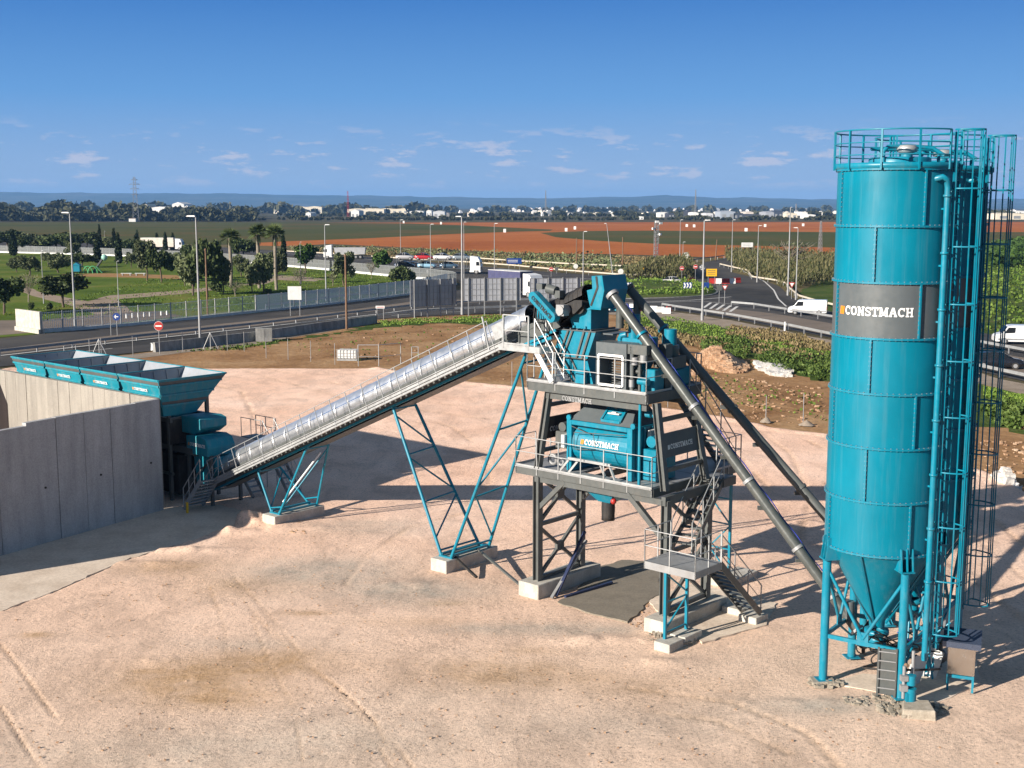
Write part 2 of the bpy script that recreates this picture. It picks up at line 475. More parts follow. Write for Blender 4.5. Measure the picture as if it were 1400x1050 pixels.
# ---------------------------------------------------------------- ground, yard, fields, roads
def jag(pts, step, amp, seed=0, closed=True):
    """subdivide a ground outline and roughen it"""
    rnd = random.Random(seed); out = []
    n = len(pts)
    for i in range(n if closed else n - 1):
        a, b = pts[i], pts[(i + 1) % n]
        L = math.dist(a[:2], b[:2]); k = max(1, min(60, int(L / step)))
        dx, dy = (b[0] - a[0]) / max(L, 1e-6), (b[1] - a[1]) / max(L, 1e-6)
        for j in range(k):
            t = j / k; o = (rnd.random() - .5) * 2 * amp if j else 0
            out.append((a[0] + (b[0] - a[0]) * t - dy * o, a[1] + (b[1] - a[1]) * t + dx * o))
    return out
def sheet(name, px, z, mat, kind='structure', step=0, amp=0, seed=1, world_pts=None, thick=0, label=None):
    from mathutils.geometry import tessellate_polygon
    pts = world_pts or [G(x, y)[:2] for x, y in px]
    if step: pts = jag(pts, step, amp, seed)
    tri = tessellate_polygon([[Vector((p[0], p[1], 0)) for p in pts]])
    mb = MB(); n = len(pts)
    def up(t):
        a, b, c = (pts[i] for i in t)
        return t if (b[0] - a[0]) * (c[1] - a[1]) - (b[1] - a[1]) * (c[0] - a[0]) > 0 else (t[0], t[2], t[1])
    mb.add([(x, y, z) for x, y in pts], [up(t) for t in tri])
    if thick:
        mb.add([(x, y, z) for x, y in pts] + [(x, y, z - thick) for x, y in pts], [(i, (i + 1) % n, (i + 1) % n + n, i + n) for i in range(n)])
    return mb.obj(name, mat, kind=kind, label=label)

def ground_mat(name, cols, scale, spk=30, bump=0.5, bdist=0.05, rough=0.95, speck=0.25, coord='Object'):
    m, nt, b = new_mat(name)
    v = texco(nt, coord)
    n1 = noisen(nt, v, scale, 8, 0.65, 0.3)
    stops = [(0.30 + 0.4 * i / (len(cols) - 1), c) for i, c in enumerate(cols)]
    c = ramp(nt, n1, stops)
    n2 = noisen(nt, v, spk, 4, 0.7)
    c = mixc(nt, 1.0, c, ramp(nt, n2, [(0.3, 1 - speck), (0.7, 1 + speck * .6)]), 'MULTIPLY')
    link(nt, c, b.inputs['Base Color']); b.inputs['Roughness'].default_value = rough
    b.inputs['Specular IOR Level'].default_value = 0.08
    if bump: bumpn(nt, b, n2, bump, bdist)
    return m
m_base = ground_mat('far_plain_soil', [(0.05, 0.06, 0.03), (0.10, 0.085, 0.05), (0.06, 0.075, 0.035)], 0.004, 0.05, 0, 0)
m_soil = ground_mat('brown_soil', [(0.21, 0.11, 0.05), (0.34, 0.20, 0.10), (0.44, 0.29, 0.16)], 0.16, 2.2, 0.8, 0.12)
m_redf = ground_mat('red_field_soil', [(0.31, 0.092, 0.024), (0.40, 0.13, 0.034), (0.44, 0.17, 0.055)], 0.012, 0.5, 0.3, 0.1)
m_greenf = ground_mat('green_crop', [(0.055, 0.070, 0.016), (0.080, 0.085, 0.024), (0.14, 0.085, 0.03)], 0.010, 0.5, 0.3, 0.1)
m_lawn = ground_mat('park_lawn', [(0.055, 0.095, 0.012), (0.10, 0.15, 0.020), (0.18, 0.18, 0.045)], 0.07, 1.5, 0.6, 0.1)
m_verge = ground_mat('dry_verge', [(0.07, 0.075, 0.025), (0.14, 0.115, 0.055), (0.20, 0.15, 0.08)], 0.12, 1.8, 0.6, 0.1)
m_grassg = ground_mat('weedy_green', [(0.04, 0.07, 0.015), (0.07, 0.11, 0.025), (0.13, 0.12, 0.05)], 0.22, 2.5, 0.8, 0.15)
m_asph = ground_mat('asphalt', [(0.050, 0.050, 0.052), (0.072, 0.07, 0.07), (0.095, 0.09, 0.085)], 0.10, 8, 0.2, 0.01, 0.85, 0.12)
m_asphb = ground_mat('worn_dusty_asphalt', [(0.15, 0.125, 0.105), (0.19, 0.16, 0.135), (0.23, 0.19, 0.16)], 0.15, 8, 0.2, 0.01, 0.9, 0.1)
m_gravel = ground_mat('pale_gravel_shoulder', [(0.22, 0.18, 0.14), (0.30, 0.25, 0.20), (0.36, 0.30, 0.25)], 0.4, 9, 0.5, 0.03)
m_path = ground_mat('park_path_paving', [(0.26, 0.20, 0.15), (0.33, 0.26, 0.20), (0.36, 0.30, 0.24)], 0.2, 6, 0.2, 0.02)
m_play = ground_mat('ochre_play_ground', [(0.30, 0.17, 0.07), (0.36, 0.22, 0.10)], 0.2, 6, 0.2, 0.02)
m_line = paint('road_marking', (0.62, 0.62, 0.60), 0.7, var=0.15, dirt=0.35, scale=2)

# the whole plain, one sheet out to the horizon
mb = MB()
ring = [0, 60, 160, 400, 1000, 2600, 6500, 15500]
for i in range(len(ring) - 1):
    pass
N = 48
vs = [(0, 40, -0.14)]
for r in ring[1:]:
    for k in range(N):
        vs.append((r * math.cos(2 * math.pi * k / N), 40 + r * math.sin(2 * math.pi * k / N), -0.14))
fs = [(0, 1 + k, 1 + (k + 1) % N) for k in range(N)]
for j in range(len(ring) - 2):
    for k in range(N):
        a = 1 + j * N + k; b_ = 1 + j * N + (k + 1) % N
        fs.append((a, a + N, b_ + N, b_))
mb.add(vs, fs); mb.obj('ground', m_base, kind='structure')

# fields
sheet('red_field', [(330, 340), (330, 304.3), (700, 303.9), (1140, 303.2), (1700, 303.2), (2000, 352), (1400, 356), (1140, 356), (1000, 352), (850, 347), (700, 345), (560, 338), (450, 333)], -0.128, m_redf)
sheet('green_field', [(-300, 304.5), (250, 303.5), (440, 304.2), (560, 305.4), (640, 308), (700, 311), (756, 313.5), (752, 315.5), (700, 316.5), (620, 319.5), (500, 325.5), (392, 329.5), (300, 334), (-300, 334)], -0.122, m_greenf, step=60, amp=1.2)
sheet('green_crop_field', [(738, 318), (800, 315.5), (900, 315), (1000, 316), (1140, 317), (1700, 317), (1800, 338), (1400, 338), (1140, 338), (1000, 335), (900, 333), (820, 329), (760, 324)], -0.122, m_greenf, step=40, amp=1.0)
# scrub strips beyond the far road
sheet('far_verge', [(-200, 334), (230, 333), (392, 336), (470, 338), (560, 340), (700, 346), (850, 349), (945, 352), (1000, 353), (1140, 358), (1500, 362), (1900, 400), (1900, 470), (1400, 475), (1140, 436), (1090, 412), (1060, 392), (1000, 375), (940, 386), (850, 384), (700, 372), (600, 362), (392, 347), (200, 338), (-200, 330)], -0.116, m_verge, step=6, amp=.6)
sheet('bank_grass', [(1090, 400), (1140, 372), (1400, 330), (1800, 330), (1900, 465), (1400, 462), (1140, 430)], -0.110, m_grassg, step=4, amp=.5)
# park
sheet('lawn', [(-120, 346), (0, 344), (170, 348), (320, 357), (392, 362.5), (490, 371), (590, 381), (626, 388), (600, 398), (559, 403), (350, 427), (57, 455), (-120, 470)], -0.104, m_lawn)
sheet('park_path', [(5, 384), (22, 386), (60, 400), (120, 411), (150, 403), (250, 396), (285, 392), (300, 395), (250, 401), (160, 408), (182, 425), (200, 430), (140, 432), (100, 418), (50, 405), (10, 392)], -0.099, m_path, step=3, amp=.2)
sheet('play_area', [(85, 374), (150, 373), (250, 376), (250, 381), (150, 378), (90, 377)], -0.098, m_play, step=3, amp=.4)
sheet('car_park', [(-60, 448), (0, 437), (60, 436), (150, 427), (215, 424), (250, 431), (62, 452), (-60, 462)], -0.097, m_asphb)
sheet('park_walk', [(345, 385), (360, 374), (420, 378), (445, 381), (430, 384), (380, 382), (360, 388), (320, 390)], -0.098, m_path, step=3, amp=.2)
# soil between road and yard, weeds
sheet('soil', [(-150, 560), (-150, 505), (0, 505), (210, 479), (350, 463), (514, 436), (620, 430), (700, 428), (800, 425), (880, 420), (1000, 440), (1140, 466), (1400, 527), (1700, 590), (1700, 800), (1300, 700), (900, 620), (300, 560)], -0.108, m_soil, step=4, amp=.3)
sheet('weeds', [(240, 477), (350, 468), (470, 452), (514, 441), (600, 436), (700, 432), (770, 430), (770, 440), (690, 444), (600, 441), (520, 447), (420, 461), (330, 474)], -0.093, m_grassg, step=.8, amp=.9, seed=5)
sheet('weed_bank', [(850, 425), (880, 424), (960, 440), (1050, 454), (1140, 475), (1250, 500), (1400, 536), (1400, 592), (1250, 560), (1150, 545), (1135, 520), (1090, 512), (1030, 492), (980, 470), (940, 462), (880, 456), (850, 445)], -0.093, m_grassg, step=1, amp=1.0, seed=9)
# roads
sheet('road', [(-200, 512), (-200, 488), (0, 462), (57, 455.5), (350, 427.5), (559, 403.5), (640, 394), (640, 389), (600, 376), (500, 360), (392, 350), (200, 340.5), (-200, 334), (-200, 327), (230, 333.5), (392, 343), (500, 350), (600, 359), (700, 367), (850, 379), (935, 380.5), (950, 373), (952, 364), (965, 358), (985, 354), (1000, 351), (1030, 351), (1010, 357), (997, 364), (1002, 372), (1040, 381), (1066, 391), (1080, 404), (1110, 418), (1140, 426), (1400, 462), (1700, 500), (1700, 582), (1400, 519.5), (1260, 489), (1135, 460.5), (1000, 434.5), (925, 423.5), (880, 417), (800, 424), (700, 427), (620, 429), (514, 435), (350, 462), (210, 478), (0, 500)], -0.085, m_asph)
sheet('roadside_kerb', [(-100, 486), (0, 476), (175, 455), (350, 437), (470, 424), (560, 412), (640, 408.5), (700, 407), (700, 410.5), (640, 413), (565, 417), (470, 430), (350, 444.5), (175, 463), (0, 482.5), (-100, 493)], -0.080, m_asphb)
sheet('worn_lane', [(985, 419.5), (1060, 428), (1135, 441), (1400, 488), (1700, 540), (1700, 574), (1400, 513), (1135, 457), (1060, 444), (1000, 432), (960, 424)], -0.080, m_asphb)
sheet('gravel_shoulder', [(880, 419.5), (925, 426), (1000, 437), (1135, 463.5), (1400, 523), (1700, 590), (1700, 612), (1400, 538), (1135, 474), (1040, 455), (960, 442), (880, 432), (800, 427)], -0.088, m_gravel, step=3, amp=.35)
sheet('yard_path', [(0, 505), (210, 480), (350, 464), (514, 437.5), (514, 441), (350, 469), (210, 486), (0, 513)], -0.0925, m_gravel, step=4, amp=.2)
m_asphd = ground_mat('fresh_dark_asphalt', [(0.036, 0.036, 0.038), (0.05, 0.05, 0.05), (0.065, 0.063, 0.06)], 0.3, 8, 0.2, 0.01, 0.85, 0.15)
for k_, q_ in enumerate(([(975, 398), (1010, 392), (1050, 396), (1075, 408), (1095, 418), (1040, 414), (1000, 408)], [(100, 474), (210, 462), (300, 453), (300, 459), (200, 470), (100, 480)], [(560, 407), (640, 402), (700, 400), (700, 404), (640, 406), (560, 411)], [(1150, 443), (1300, 462), (1400, 476), (1400, 482), (1280, 464), (1150, 448)])):
    sheet('asphalt_patch', q_, -0.0805 - .0005 * k_, m_asphd, step=3, amp=.5, seed=k_)
def strip_line(name, px, w, z=-0.078, dash=None, mat=None):
    pts = [G(x, y)[:2] for x, y in px]; mb = MB(); L = plen(pts); d = 0
    step = dash[0] if dash else 3.0; gap = dash[1] if dash else 0
    while d < L - .1:
        e = min(L, d + step)
        (a, h1), (b, h2) = polyline_at(pts, d), polyline_at(pts, e)
        na = (-math.sin(h1) * w / 2, math.cos(h1) * w / 2); nb = (-math.sin(h2) * w / 2, math.cos(h2) * w / 2)
        mb.add([(a[0] - na[0], a[1] - na[1], z), (b[0] - nb[0], b[1] - nb[1], z), (b[0] + nb[0], b[1] + nb[1], z), (a[0] + na[0], a[1] + na[1], z)], [(0, 1, 2, 3)])
        d = e + gap
    mb.obj(name, mat or m_line, kind='structure')
strip_line('lane_line', [(-100, 495), (0, 485), (175, 465), (350, 447), (512, 429), (565, 422), (640, 419), (700, 418)], 0.35)
strip_line('lane_line', [(-100, 502), (0, 492), (200, 470), (350, 455), (512, 432), (600, 426), (700, 423)], 0.16, dash=(3, 5))
strip_line('lane_line', [(780, 417), (860, 413), (940, 410), (1000, 405)], 0.3)
strip_line('lane_line', [(790, 421), (880, 413), (960, 411), (1010, 416)], 0.2)
strip_line('lane_line', [(1000, 362), (1022, 373), (1045, 384), (1058, 396), (1064, 408), (1075, 418)], 0.25)
strip_line('lane_line', [(392, 346.5), (500, 353.5), (600, 364), (700, 373), (850, 384), (935, 385)], 0.25, dash=(6, 9))
strip_line('lane_line', [(200, 337), (392, 345), (520, 353), (640, 366)], 0.2)
for i in range(5):
    strip_line('lane_line', [(962 + 9 * i, 420 + 1.3 * i), (972 + 9 * i, 413 + 1.3 * i)], 0.4)
# roundabout island: kerb and turf
isl = [(786, 396), (800, 388), (840, 385), (900, 384.5), (950, 388), (975, 394), (981, 399), (970, 403.5), (930, 406), (860, 408), (805, 407)]
ik = [G(x, y)[:2] for x, y in isl]
icx = sum(p[0] for p in ik) / len(ik); icy = sum(p[1] for p in ik) / len(ik)
def smoothpoly(p, it=2):
    for _ in range(it):
        q = []
        for i in range(len(p)):
            a, b = p[i], p[(i + 1) % len(p)]
            q += [lerp(a, b, .25), lerp(a, b, .75)]
        p = q
    return p
ik = smoothpoly(ik)
sheet('island_kerb', None, 0.04, m_jersey, world_pts=[lerp((icx, icy), p, 1.03) for p in ik], thick=.12)
mb = MB(); rings = [(1.0, 0.06), (.9, .35), (.7, .7), (.4, .95), (.0, 1.05)]
vs = []
for f, z in rings:
    for p in ik:
        q = lerp((icx, icy), p, f); vs.append((q[0], q[1], z + .1 * math.sin(q[0] * .8) * (1 - f)))
n = len(ik)
mb.add(vs, [(j * n + i, j * n + (i + 1) % n, (j + 1) * n + (i + 1) % n, (j + 1) * n + i) for j in range(len(rings) - 1) for i in range(n)], 0, True)
mb.obj('island_turf', m_grassg, kind='structure')

# ---- the yard: a fine, gently uneven sheet with tracks and berms
def yard():
    edge = [(-60, 515), (60, 494), (160, 483), (232, 477.5), (290, 480), (340, 483), (420, 488), (490, 498), (600, 517), (707, 527), (830, 545), (913, 557), (975, 569), (1060, 584), (1132, 592), (1230, 607), (1330, 636), (1375, 655), (1400, 672), (1480, 720)]
    ep = np.array([G(x, y)[:2] for x, y in edge])
    x0, x1, y0, y1, st = -42.0, 42.0, 21.0, 106.0, 0.2
    # graded rows: finer near the camera
    ys = [y0]
    while ys[-1] < y1: ys.append(ys[-1] + 0.10 + 0.24 * max(0, (ys[-1] - 26) / 60))
    ys = np.array(ys)
    nx = 600
    rows = len(ys)
    # the visible fan only
    halfw = 6 + 0.60 * ys
    X = np.linspace(-1, 1, nx)[None, :] * halfw[:, None]
    Y = np.repeat(ys[:, None], nx, 1)
    def vnoise(X, Y, s, seed):
        rs = np.random.RandomState(seed); T = rs.rand(64, 64)
        a = X / s + 1000.3; b = Y / s + 500.7
        i = np.floor(a).astype(int); j = np.floor(b).astype(int)
        fx = a - i; fy = b - j; fx = fx * fx * (3 - 2 * fx); fy = fy * fy * (3 - 2 * fy)
        g = lambda p, q: T[p % 64, q % 64]
        return (g(i, j) * (1 - fx) + g(i + 1, j) * fx) * (1 - fy) + (g(i, j + 1) * (1 - fx) + g(i + 1, j + 1) * fx) * fy - .5
    Z = 0.05 * vnoise(X, Y, 7.0, 1) + 0.03 * vnoise(X, Y, 2.3, 2) + 0.010 * vnoise(X, Y, .8, 3) + .007 * vnoise(X, Y, .33, 4) + 0.014 * vnoise(X, Y, .13, 5)
    def inside(poly):
        P = [G(x, y)[:2] for x, y in poly]; c = np.zeros(X.shape, bool); j = len(P) - 1
        for i in range(len(P)):
            (xi, yi), (xj, yj) = P[i], P[j]
            c ^= ((yi > Y) != (yj > Y)) & (X < (xj - xi) * (Y - yi) / (yj - yi + 1e-9) + xi); j = i
        return c
    def blob(px, py, r, ry=None):
        c = G(px, py); ry = ry or r
        return np.exp(-(((X - c[0]) / r) ** 2 + ((Y - c[1]) / ry) ** 2))
    for px, py, r, ry, h in ((340, 712, 1.3, .7, .33), (318, 728, 1.1, .4, .20), (262, 752, 1.5, .35, .13), (200, 770, 1.6, .3, .08), (400, 722, 1.5, .6, .12), (215, 905, .7, .5, .05),
                             (560, 800, 1.2, .5, .08), (1120, 960, 1.5, .3, .05), (820, 875, 1.8, .4, .10), (900, 905, 1.4, .4, .07)):
        rough = 1 + 1.2 * vnoise(X, Y, .45, 8)
        Z += h * blob(px, py, r, ry) * rough
    stain = np.zeros_like(X); grav = np.zeros_like(X); pale = np.zeros_like(X)
    for px, py, r, ry, a in ((250, 930, 2.2, 1.3, 1), (360, 905, 2.4, 1.2, .9), (300, 955, 1.8, .8, .8), (330, 800, 2.2, 1.4, .6), (50, 868, .5, .3, 1.0), (690, 920, 2.8, 1.2, .8),
                             (230, 775, 2.2, 1.2, .75), (420, 838, .9, .3, .8), (610, 825, .8, .3, .8), (205, 918, .5, .15, .9), (560, 850, 2, .5, .35), (900, 940, 3, 1.2, .35), (730, 890, 1.3, .4, .4)):
        stain += a * blob(px, py, r, ry)
    for px, py, r, ry, a in ((440, 780, 3.2, 1.8, 1), (570, 810, 3.0, 1.5, 1), (330, 880, 2.0, .6, .5), (500, 720, 2.5, 1.4, .7), (780, 860, 3, .7, .9), (1150, 965, 2.5, .6, 1), (900, 820, 1.2, .6, 1.0), (650, 860, 1.5, .5, .5), (840, 990, 4, 1.2, .4), (1060, 900, 3, 1.5, .3)):
        grav += a * blob(px, py, r, ry)
    for px, py, r, ry, a in ((120, 750, 3.0, 1.4, .5), (450, 1010, 4, 1.8, .6), (200, 1030, 4, 1.5, .5), (620, 950, 3, 1, .3)):
        pale += a * blob(px, py, r, ry)
    # wheel tracks
    def track(pts, w, d, ph, fade=1.0, tr=.4):
        nonlocal Z, stain
        P = np.array([G(x, y)[:2] for x, y in pts])
        best = np.full(X.shape, 1e9); along = np.zeros_like(X); acc = 0.0
        for i in range(len(P) - 1):
            a, b = P[i], P[i + 1]; L = np.hypot(*(b - a)); dvec = (b - a) / L
            t = np.clip((X - a[0]) * dvec[0] + (Y - a[1]) * dvec[1], 0, L)
            dd = np.hypot(X - (a[0] + dvec[0] * t), Y - (a[1] + dvec[1] * t))
            k = dd < best; best = np.where(k, dd, best); along = np.where(k, acc + t, along); acc += L
        prof = np.exp(-(best / w) ** 4) - 0.55 * np.exp(-((best - w * 1.5) / (w * .5)) ** 2)
        tread = 1 - tr + tr * np.sign(np.sin(along * 2 * math.pi / .42 + ph + best * 6)) * (best < w * 1.2)
        brk = np.clip(.75 + 1.6 * vnoise(X, Y, 1.7, 21 + int(ph * 10)), 0, 1)
        Z -= 1.7 * d * prof * tread * brk * fade; stain += .35 * np.exp(-(best / (w * 1.3)) ** 2) * brk * fade
    track([(300, 790), (330, 815), (365, 860), (400, 905), (440, 930), (500, 985), (535, 1050)], .045, .022, 0, tr=.1)
    track([(306, 790), (337, 815), (373, 860), (409, 905), (450, 930), (511, 985), (547, 1050)], .035, .018, .2, tr=.1)
    track([(320, 790), (352, 822), (390, 868), (428, 915), (480, 955), (530, 1005), (565, 1050)], .05, .024, 1, tr=.1)
    track([(285, 800), (305, 850), (312, 900)], .04, .018, 2, tr=.1)
    track([(345, 845), (365, 900), (400, 965), (415, 1040)], .04, .018, 3, tr=.1)
    track([(0, 880), (35, 925), (75, 980)], .06, .022, .3, tr=0)
    track([(0, 965), (25, 1005), (55, 1050)], .06, .022, .5, tr=0)
    track([(470, 560), (560, 567), (620, 585), (665, 620), (670, 660), (640, 690)], .13, .03, .7)
    track([(1000, 560), (1080, 620), (1110, 680), (1090, 740), (1120, 800)], .16, .03, .9)
    track([(960, 575), (1010, 625), (1050, 665), (1060, 700), (1040, 730)], .16, .03, 1.9)
    track([(1100, 600), (1200, 650), (1330, 730), (1400, 790)], .16, .035, 1.4)
    track([(1180, 600), (1290, 650), (1400, 745)], .16, .035, 2.4)
    track([(1130, 660), (1260, 740), (1400, 850)], .16, .03, .2)
    track([(60, 497), (160, 508), (250, 515), (330, 535), (350, 575)], .18, .03, 2.1)
    track([(230, 490), (330, 505), (470, 545), (640, 570), (760, 580)], .18, .025, 2.6)
    track([(300, 492), (420, 515), (560, 548), (700, 560)], .18, .025, 2.9)
    track([(640, 700), (560, 720), (500, 760), (470, 800)], .12, .02, 1.2)
    track([(860, 940), (1000, 960), (1100, 1000), (1150, 1050)], .14, .018, 1.7)
    track([(840, 965), (980, 985), (1080, 1030)], .14, .018, 2.7)
    APR = [(-60, 790), (0, 757), (225, 694), (300, 690), (332, 700), (322, 720), (250, 743), (165, 768), (80, 807), (0, 837), (-60, 860)]
    Z = np.where(inside([(x, y - 1) for x, y in APR]), np.minimum(Z, -.06), Z)
    # outline: distance (in y) to the yard's edge line; push what lies beyond under the soil sheet
    ye = np.interp(X.ravel() / np.maximum(Y.ravel(), 1), ep[:, 0] / ep[:, 1], ep[:, 1]).reshape(X.shape)
    ye = ye + 1.6 * vnoise(X, Y, 5, 11) + .7 * vnoise(X, Y, 1.2, 12)
    dlt = ye - Y
    rim = np.clip(1 - np.abs(dlt - .9) / .9, 0, 1)
    Z += .10 * rim
    Z = np.where(dlt > 0.4, Z, Z - 0.3 * np.clip((0.4 - dlt) / .5, 0, 1))
    keep = (dlt > -1.5)
    vs = np.stack([X.ravel(), Y.ravel(), Z.ravel()], 1)
    idx = np.arange(rows * nx).reshape(rows, nx)
    a = idx[:-1, :-1]; b = idx[:-1, 1:]; c = idx[1:, 1:]; d = idx[1:, :-1]
    kk = keep[:-1, :-1] | keep[1:, 1:]
    q = np.stack([a[kk], b[kk], c[kk], d[kk]], 1)
    used = np.unique(q); remap = -np.ones(rows * nx, int); remap[used] = np.arange(len(used))
    me = bpy.data.meshes.new('yard')
    me.vertices.add(len(used)); me.vertices.foreach_set('co', vs[used].ravel().astype(np.float32))
    q = remap[q]
    me.loops.add(q.size); me.loops.foreach_set('vertex_index', q.ravel().astype(np.int32))
    me.polygons.add(len(q)); me.polygons.foreach_set('loop_start', (np.arange(len(q)) * 4).astype(np.int32))
    me.polygons.foreach_set('use_smooth', np.ones(len(q), bool))
    at = me.color_attributes.new('soilmix', 'FLOAT_COLOR', 'POINT')
    colr = np.stack([np.clip(stain, 0, 1).ravel()[used], np.clip(grav, 0, 1).ravel()[used], np.clip(pale, 0, 1).ravel()[used], np.ones(len(used))], 1)
    at.data.foreach_set('color', colr.ravel().astype(np.float32))
    me.update(calc_edges=True)
    m, nt, bs = new_mat('yard_sand')
    v = texco(nt)
    big = noisen(nt, v, 0.13, 6, 0.6, .4)
    c = ramp(nt, big, [(0.3, (0.76, 0.50, 0.37)), (0.5, (0.83, 0.575, 0.44)), (0.7, (0.87, 0.64, 0.515))])
    sep = nnode(nt, 'ShaderNodeSeparateColor'); at_n = nnode(nt, 'ShaderNodeAttribute', attribute_name='soilmix'); link(nt, at_n.outputs['Color'], sep.inputs[0])
    patch = ramp(nt, noisen(nt, v, 0.9, 8, 0.75), [(0.35, 0.45), (0.60, 1.0)])
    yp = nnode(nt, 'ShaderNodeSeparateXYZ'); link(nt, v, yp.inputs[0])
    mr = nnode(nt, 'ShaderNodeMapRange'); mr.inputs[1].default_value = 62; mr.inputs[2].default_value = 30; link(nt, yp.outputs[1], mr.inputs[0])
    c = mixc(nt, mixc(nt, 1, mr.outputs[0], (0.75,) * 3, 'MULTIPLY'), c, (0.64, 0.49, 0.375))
    c = mixc(nt, mixc(nt, 1.0, sep.outputs[2], patch, 'MULTIPLY'), c, (0.56, 0.47, 0.38))
    c = mixc(nt, mixc(nt, 1.0, sep.outputs[0], patch, 'MULTIPLY'), c, (0.44, 0.285, 0.16))
    c = mixc(nt, mixc(nt, 1.0, sep.outputs[1], patch, 'MULTIPLY'), c, (0.40, 0.355, 0.30))
    streak = ramp(nt, noisen(nt, texco(nt, 'Object', (1.0, 0.6, 1)), .45, 9, 0.78, .6), [(0.36, 1.10), (0.50, 0.98), (0.60, 0.80), (0.72, 1.04)])
    c = mixc(nt, 1.0, c, streak, 'MULTIPLY')
    fine = noisen(nt, v, 9.5, 7, 0.85)
    c = mixc(nt, 1.0, c, ramp(nt, fine, [(0.36, 0.46), (0.46, 1.03), (0.60, 1.24)]), 'MULTIPLY')
    vor = nnode(nt, 'ShaderNodeTexVoronoi'); vor.inputs['Scale'].default_value = 5.5; link(nt, v, vor.inputs['Vector'])
    peb = ramp(nt, vor.outputs['Distance'], [(0.0, 1.0), (0.16, 0.0)])
    pm_ = mixc(nt, 1.0, peb, ramp(nt, noisen(nt, v, .7, 3), [(0.5, 0.0), (0.66, .8)]), 'MULTIPLY')
    c = mixc(nt, pm_, c, (0.62, 0.55, 0.47))
    link(nt, c, bs.inputs['Base Color']); bs.inputs['Roughness'].default_value = 0.96; bs.inputs['Specular IOR Level'].default_value = 0.1
    h = mixc(nt, 0.5, fine, noisen(nt, v, 26, 4, 0.7))
    grit = mixc(nt, 1.0, noisen(nt, v, 4.5, 5, 0.7), ramp(nt, noisen(nt, v, .35, 4), [(0.4, 0.15), (0.6, 1.0)]), 'MULTIPLY')
    h = mixc(nt, 0.45, h, grit)
    bumpn(nt, bs, h, 1.0, 0.075)
    me.materials.append(m)
    o = bpy.data.objects.new('yard', me); COL.objects.link(o); props(o, kind='structure')
yard()
# concrete apron, mortar and slabs
sheet('apron', [(-40, 790), (0, 757), (225, 694), (300, 690), (330, 697), (320, 720), (250, 742), (165, 767), (80, 806), (0, 836), (-60, 860)], 0.0, m_slab, step=.25, amp=.09, thick=.2)
m_mort = mk_concrete('wet_mortar', (0.20, 0.176, 0.138), (0.245, 0.215, 0.17), (0.165, 0.145, 0.115), 1.0, .9, .5)
sheet('mortar_patch', [(762, 825), (800, 838), (858, 852), (874, 838), (888, 822), (901, 815), (903, 790), (895, 770), (850, 767), (838, 772), (818, 776), (806, 790), (785, 812)], 0.055, m_mort, step=.3, amp=.07, thick=.08)
sheet('slab', [(885, 822), (945, 800), (1010, 812), (1062, 826), (1048, 856), (960, 880), (930, 850), (905, 842)], 0.045, m_slab, step=.25, amp=.05, thick=.2)
sheet('silo_slab', [(1150, 930), (1180, 922), (1230, 925), (1290, 905), (1335, 905), (1340, 935), (1300, 955), (1262, 972), (1236, 970), (1205, 948), (1150, 938)], 0.03, m_slab, step=.5, amp=.06, thick=.2)
# ---------------------------------------------------------------- retaining wall of the loading ramp, precast panels
def panel_wall(name, label, a, b, z1, th, mat, pw, inner, seed, low_after=None):
    """vertical precast panels from a to b (plant axes); the panels face `inner`"""
    rnd = random.Random(seed)
    L = math.dist(a, b); d = ((b[0] - a[0]) / L, (b[1] - a[1]) / L); n = (-d[1], d[0])
    root = pthing(name, label, 'wall', (a[0], a[1], 0))
    k = int(round(L / pw)); w = L / k
    for i in range(k):
        off = rnd.uniform(-.02, .02)
        s0, s1 = i * w + .012, (i + 1) * w - .012
        h = z1 + rnd.uniform(-.01, .01)
        if low_after and i * w > low_after: h -= .13
        mb = MB()
        P = lambda s, t, z: (a[0] + d[0] * s + n[0] * t, a[1] + d[1] * s + n[1] * t, z)
        t0, t1 = off, off + th * inner
        bo = [P(s0, t0, -.3), P(s1, t0, -.3), P(s1, t1, -.3), P(s0, t1, -.3)]
        to = [P(s0, t0, h), P(s1, t0, h), P(s1, t1, h), P(s0, t1, h)]
        if inner < 0: bo.reverse(); to.reverse()
        mb.hexa(bo, to)
        pn = mb.obj('panel', mat, root)
        if inner < 0 and mat is m_wall and i % 2 == 0:      # lifting socket with its rust and drip run
            sm = MB(); c = P(s0 + w * .45, -.004 + off, 0); q = lambda ds, z, o=.0: P(s0 + w * .45 + ds, off - .004 - o, z)
            sm.tube(P(s0 + w * .45, off - .012, 2.35), P(s0 + w * .45, off + .03, 2.35), .05, 8)
            sm.obj('lifting_socket', m_black, pn)
    return root
CU, CV = -21.23, -1.88
panel_wall('concrete_wall', 'tall grey stained concrete panel wall in shade, nearest the camera at left', (CU, CV), (CU + 3.05, CV - 15.7), 5.22, .25, m_wall, 1.45, -1, 1, low_after=6.4)
panel_wall('concrete_wall', 'sunlit pale concrete panel wall in front of the blue feed bins', (CU - .30, CV + .02), (CU - 18.3, CV + .02), 5.20, .22, m_walli, 1.12, -1, 2)
panel_wall('concrete_wall', 'far concrete ramp wall at the left edge casting a shadow on the pale panels', (CU - 16.3, CV - .25), (CU - 16.1, CV - 4.6), 5.2, .22, m_walli, 1.4, 1, 3)
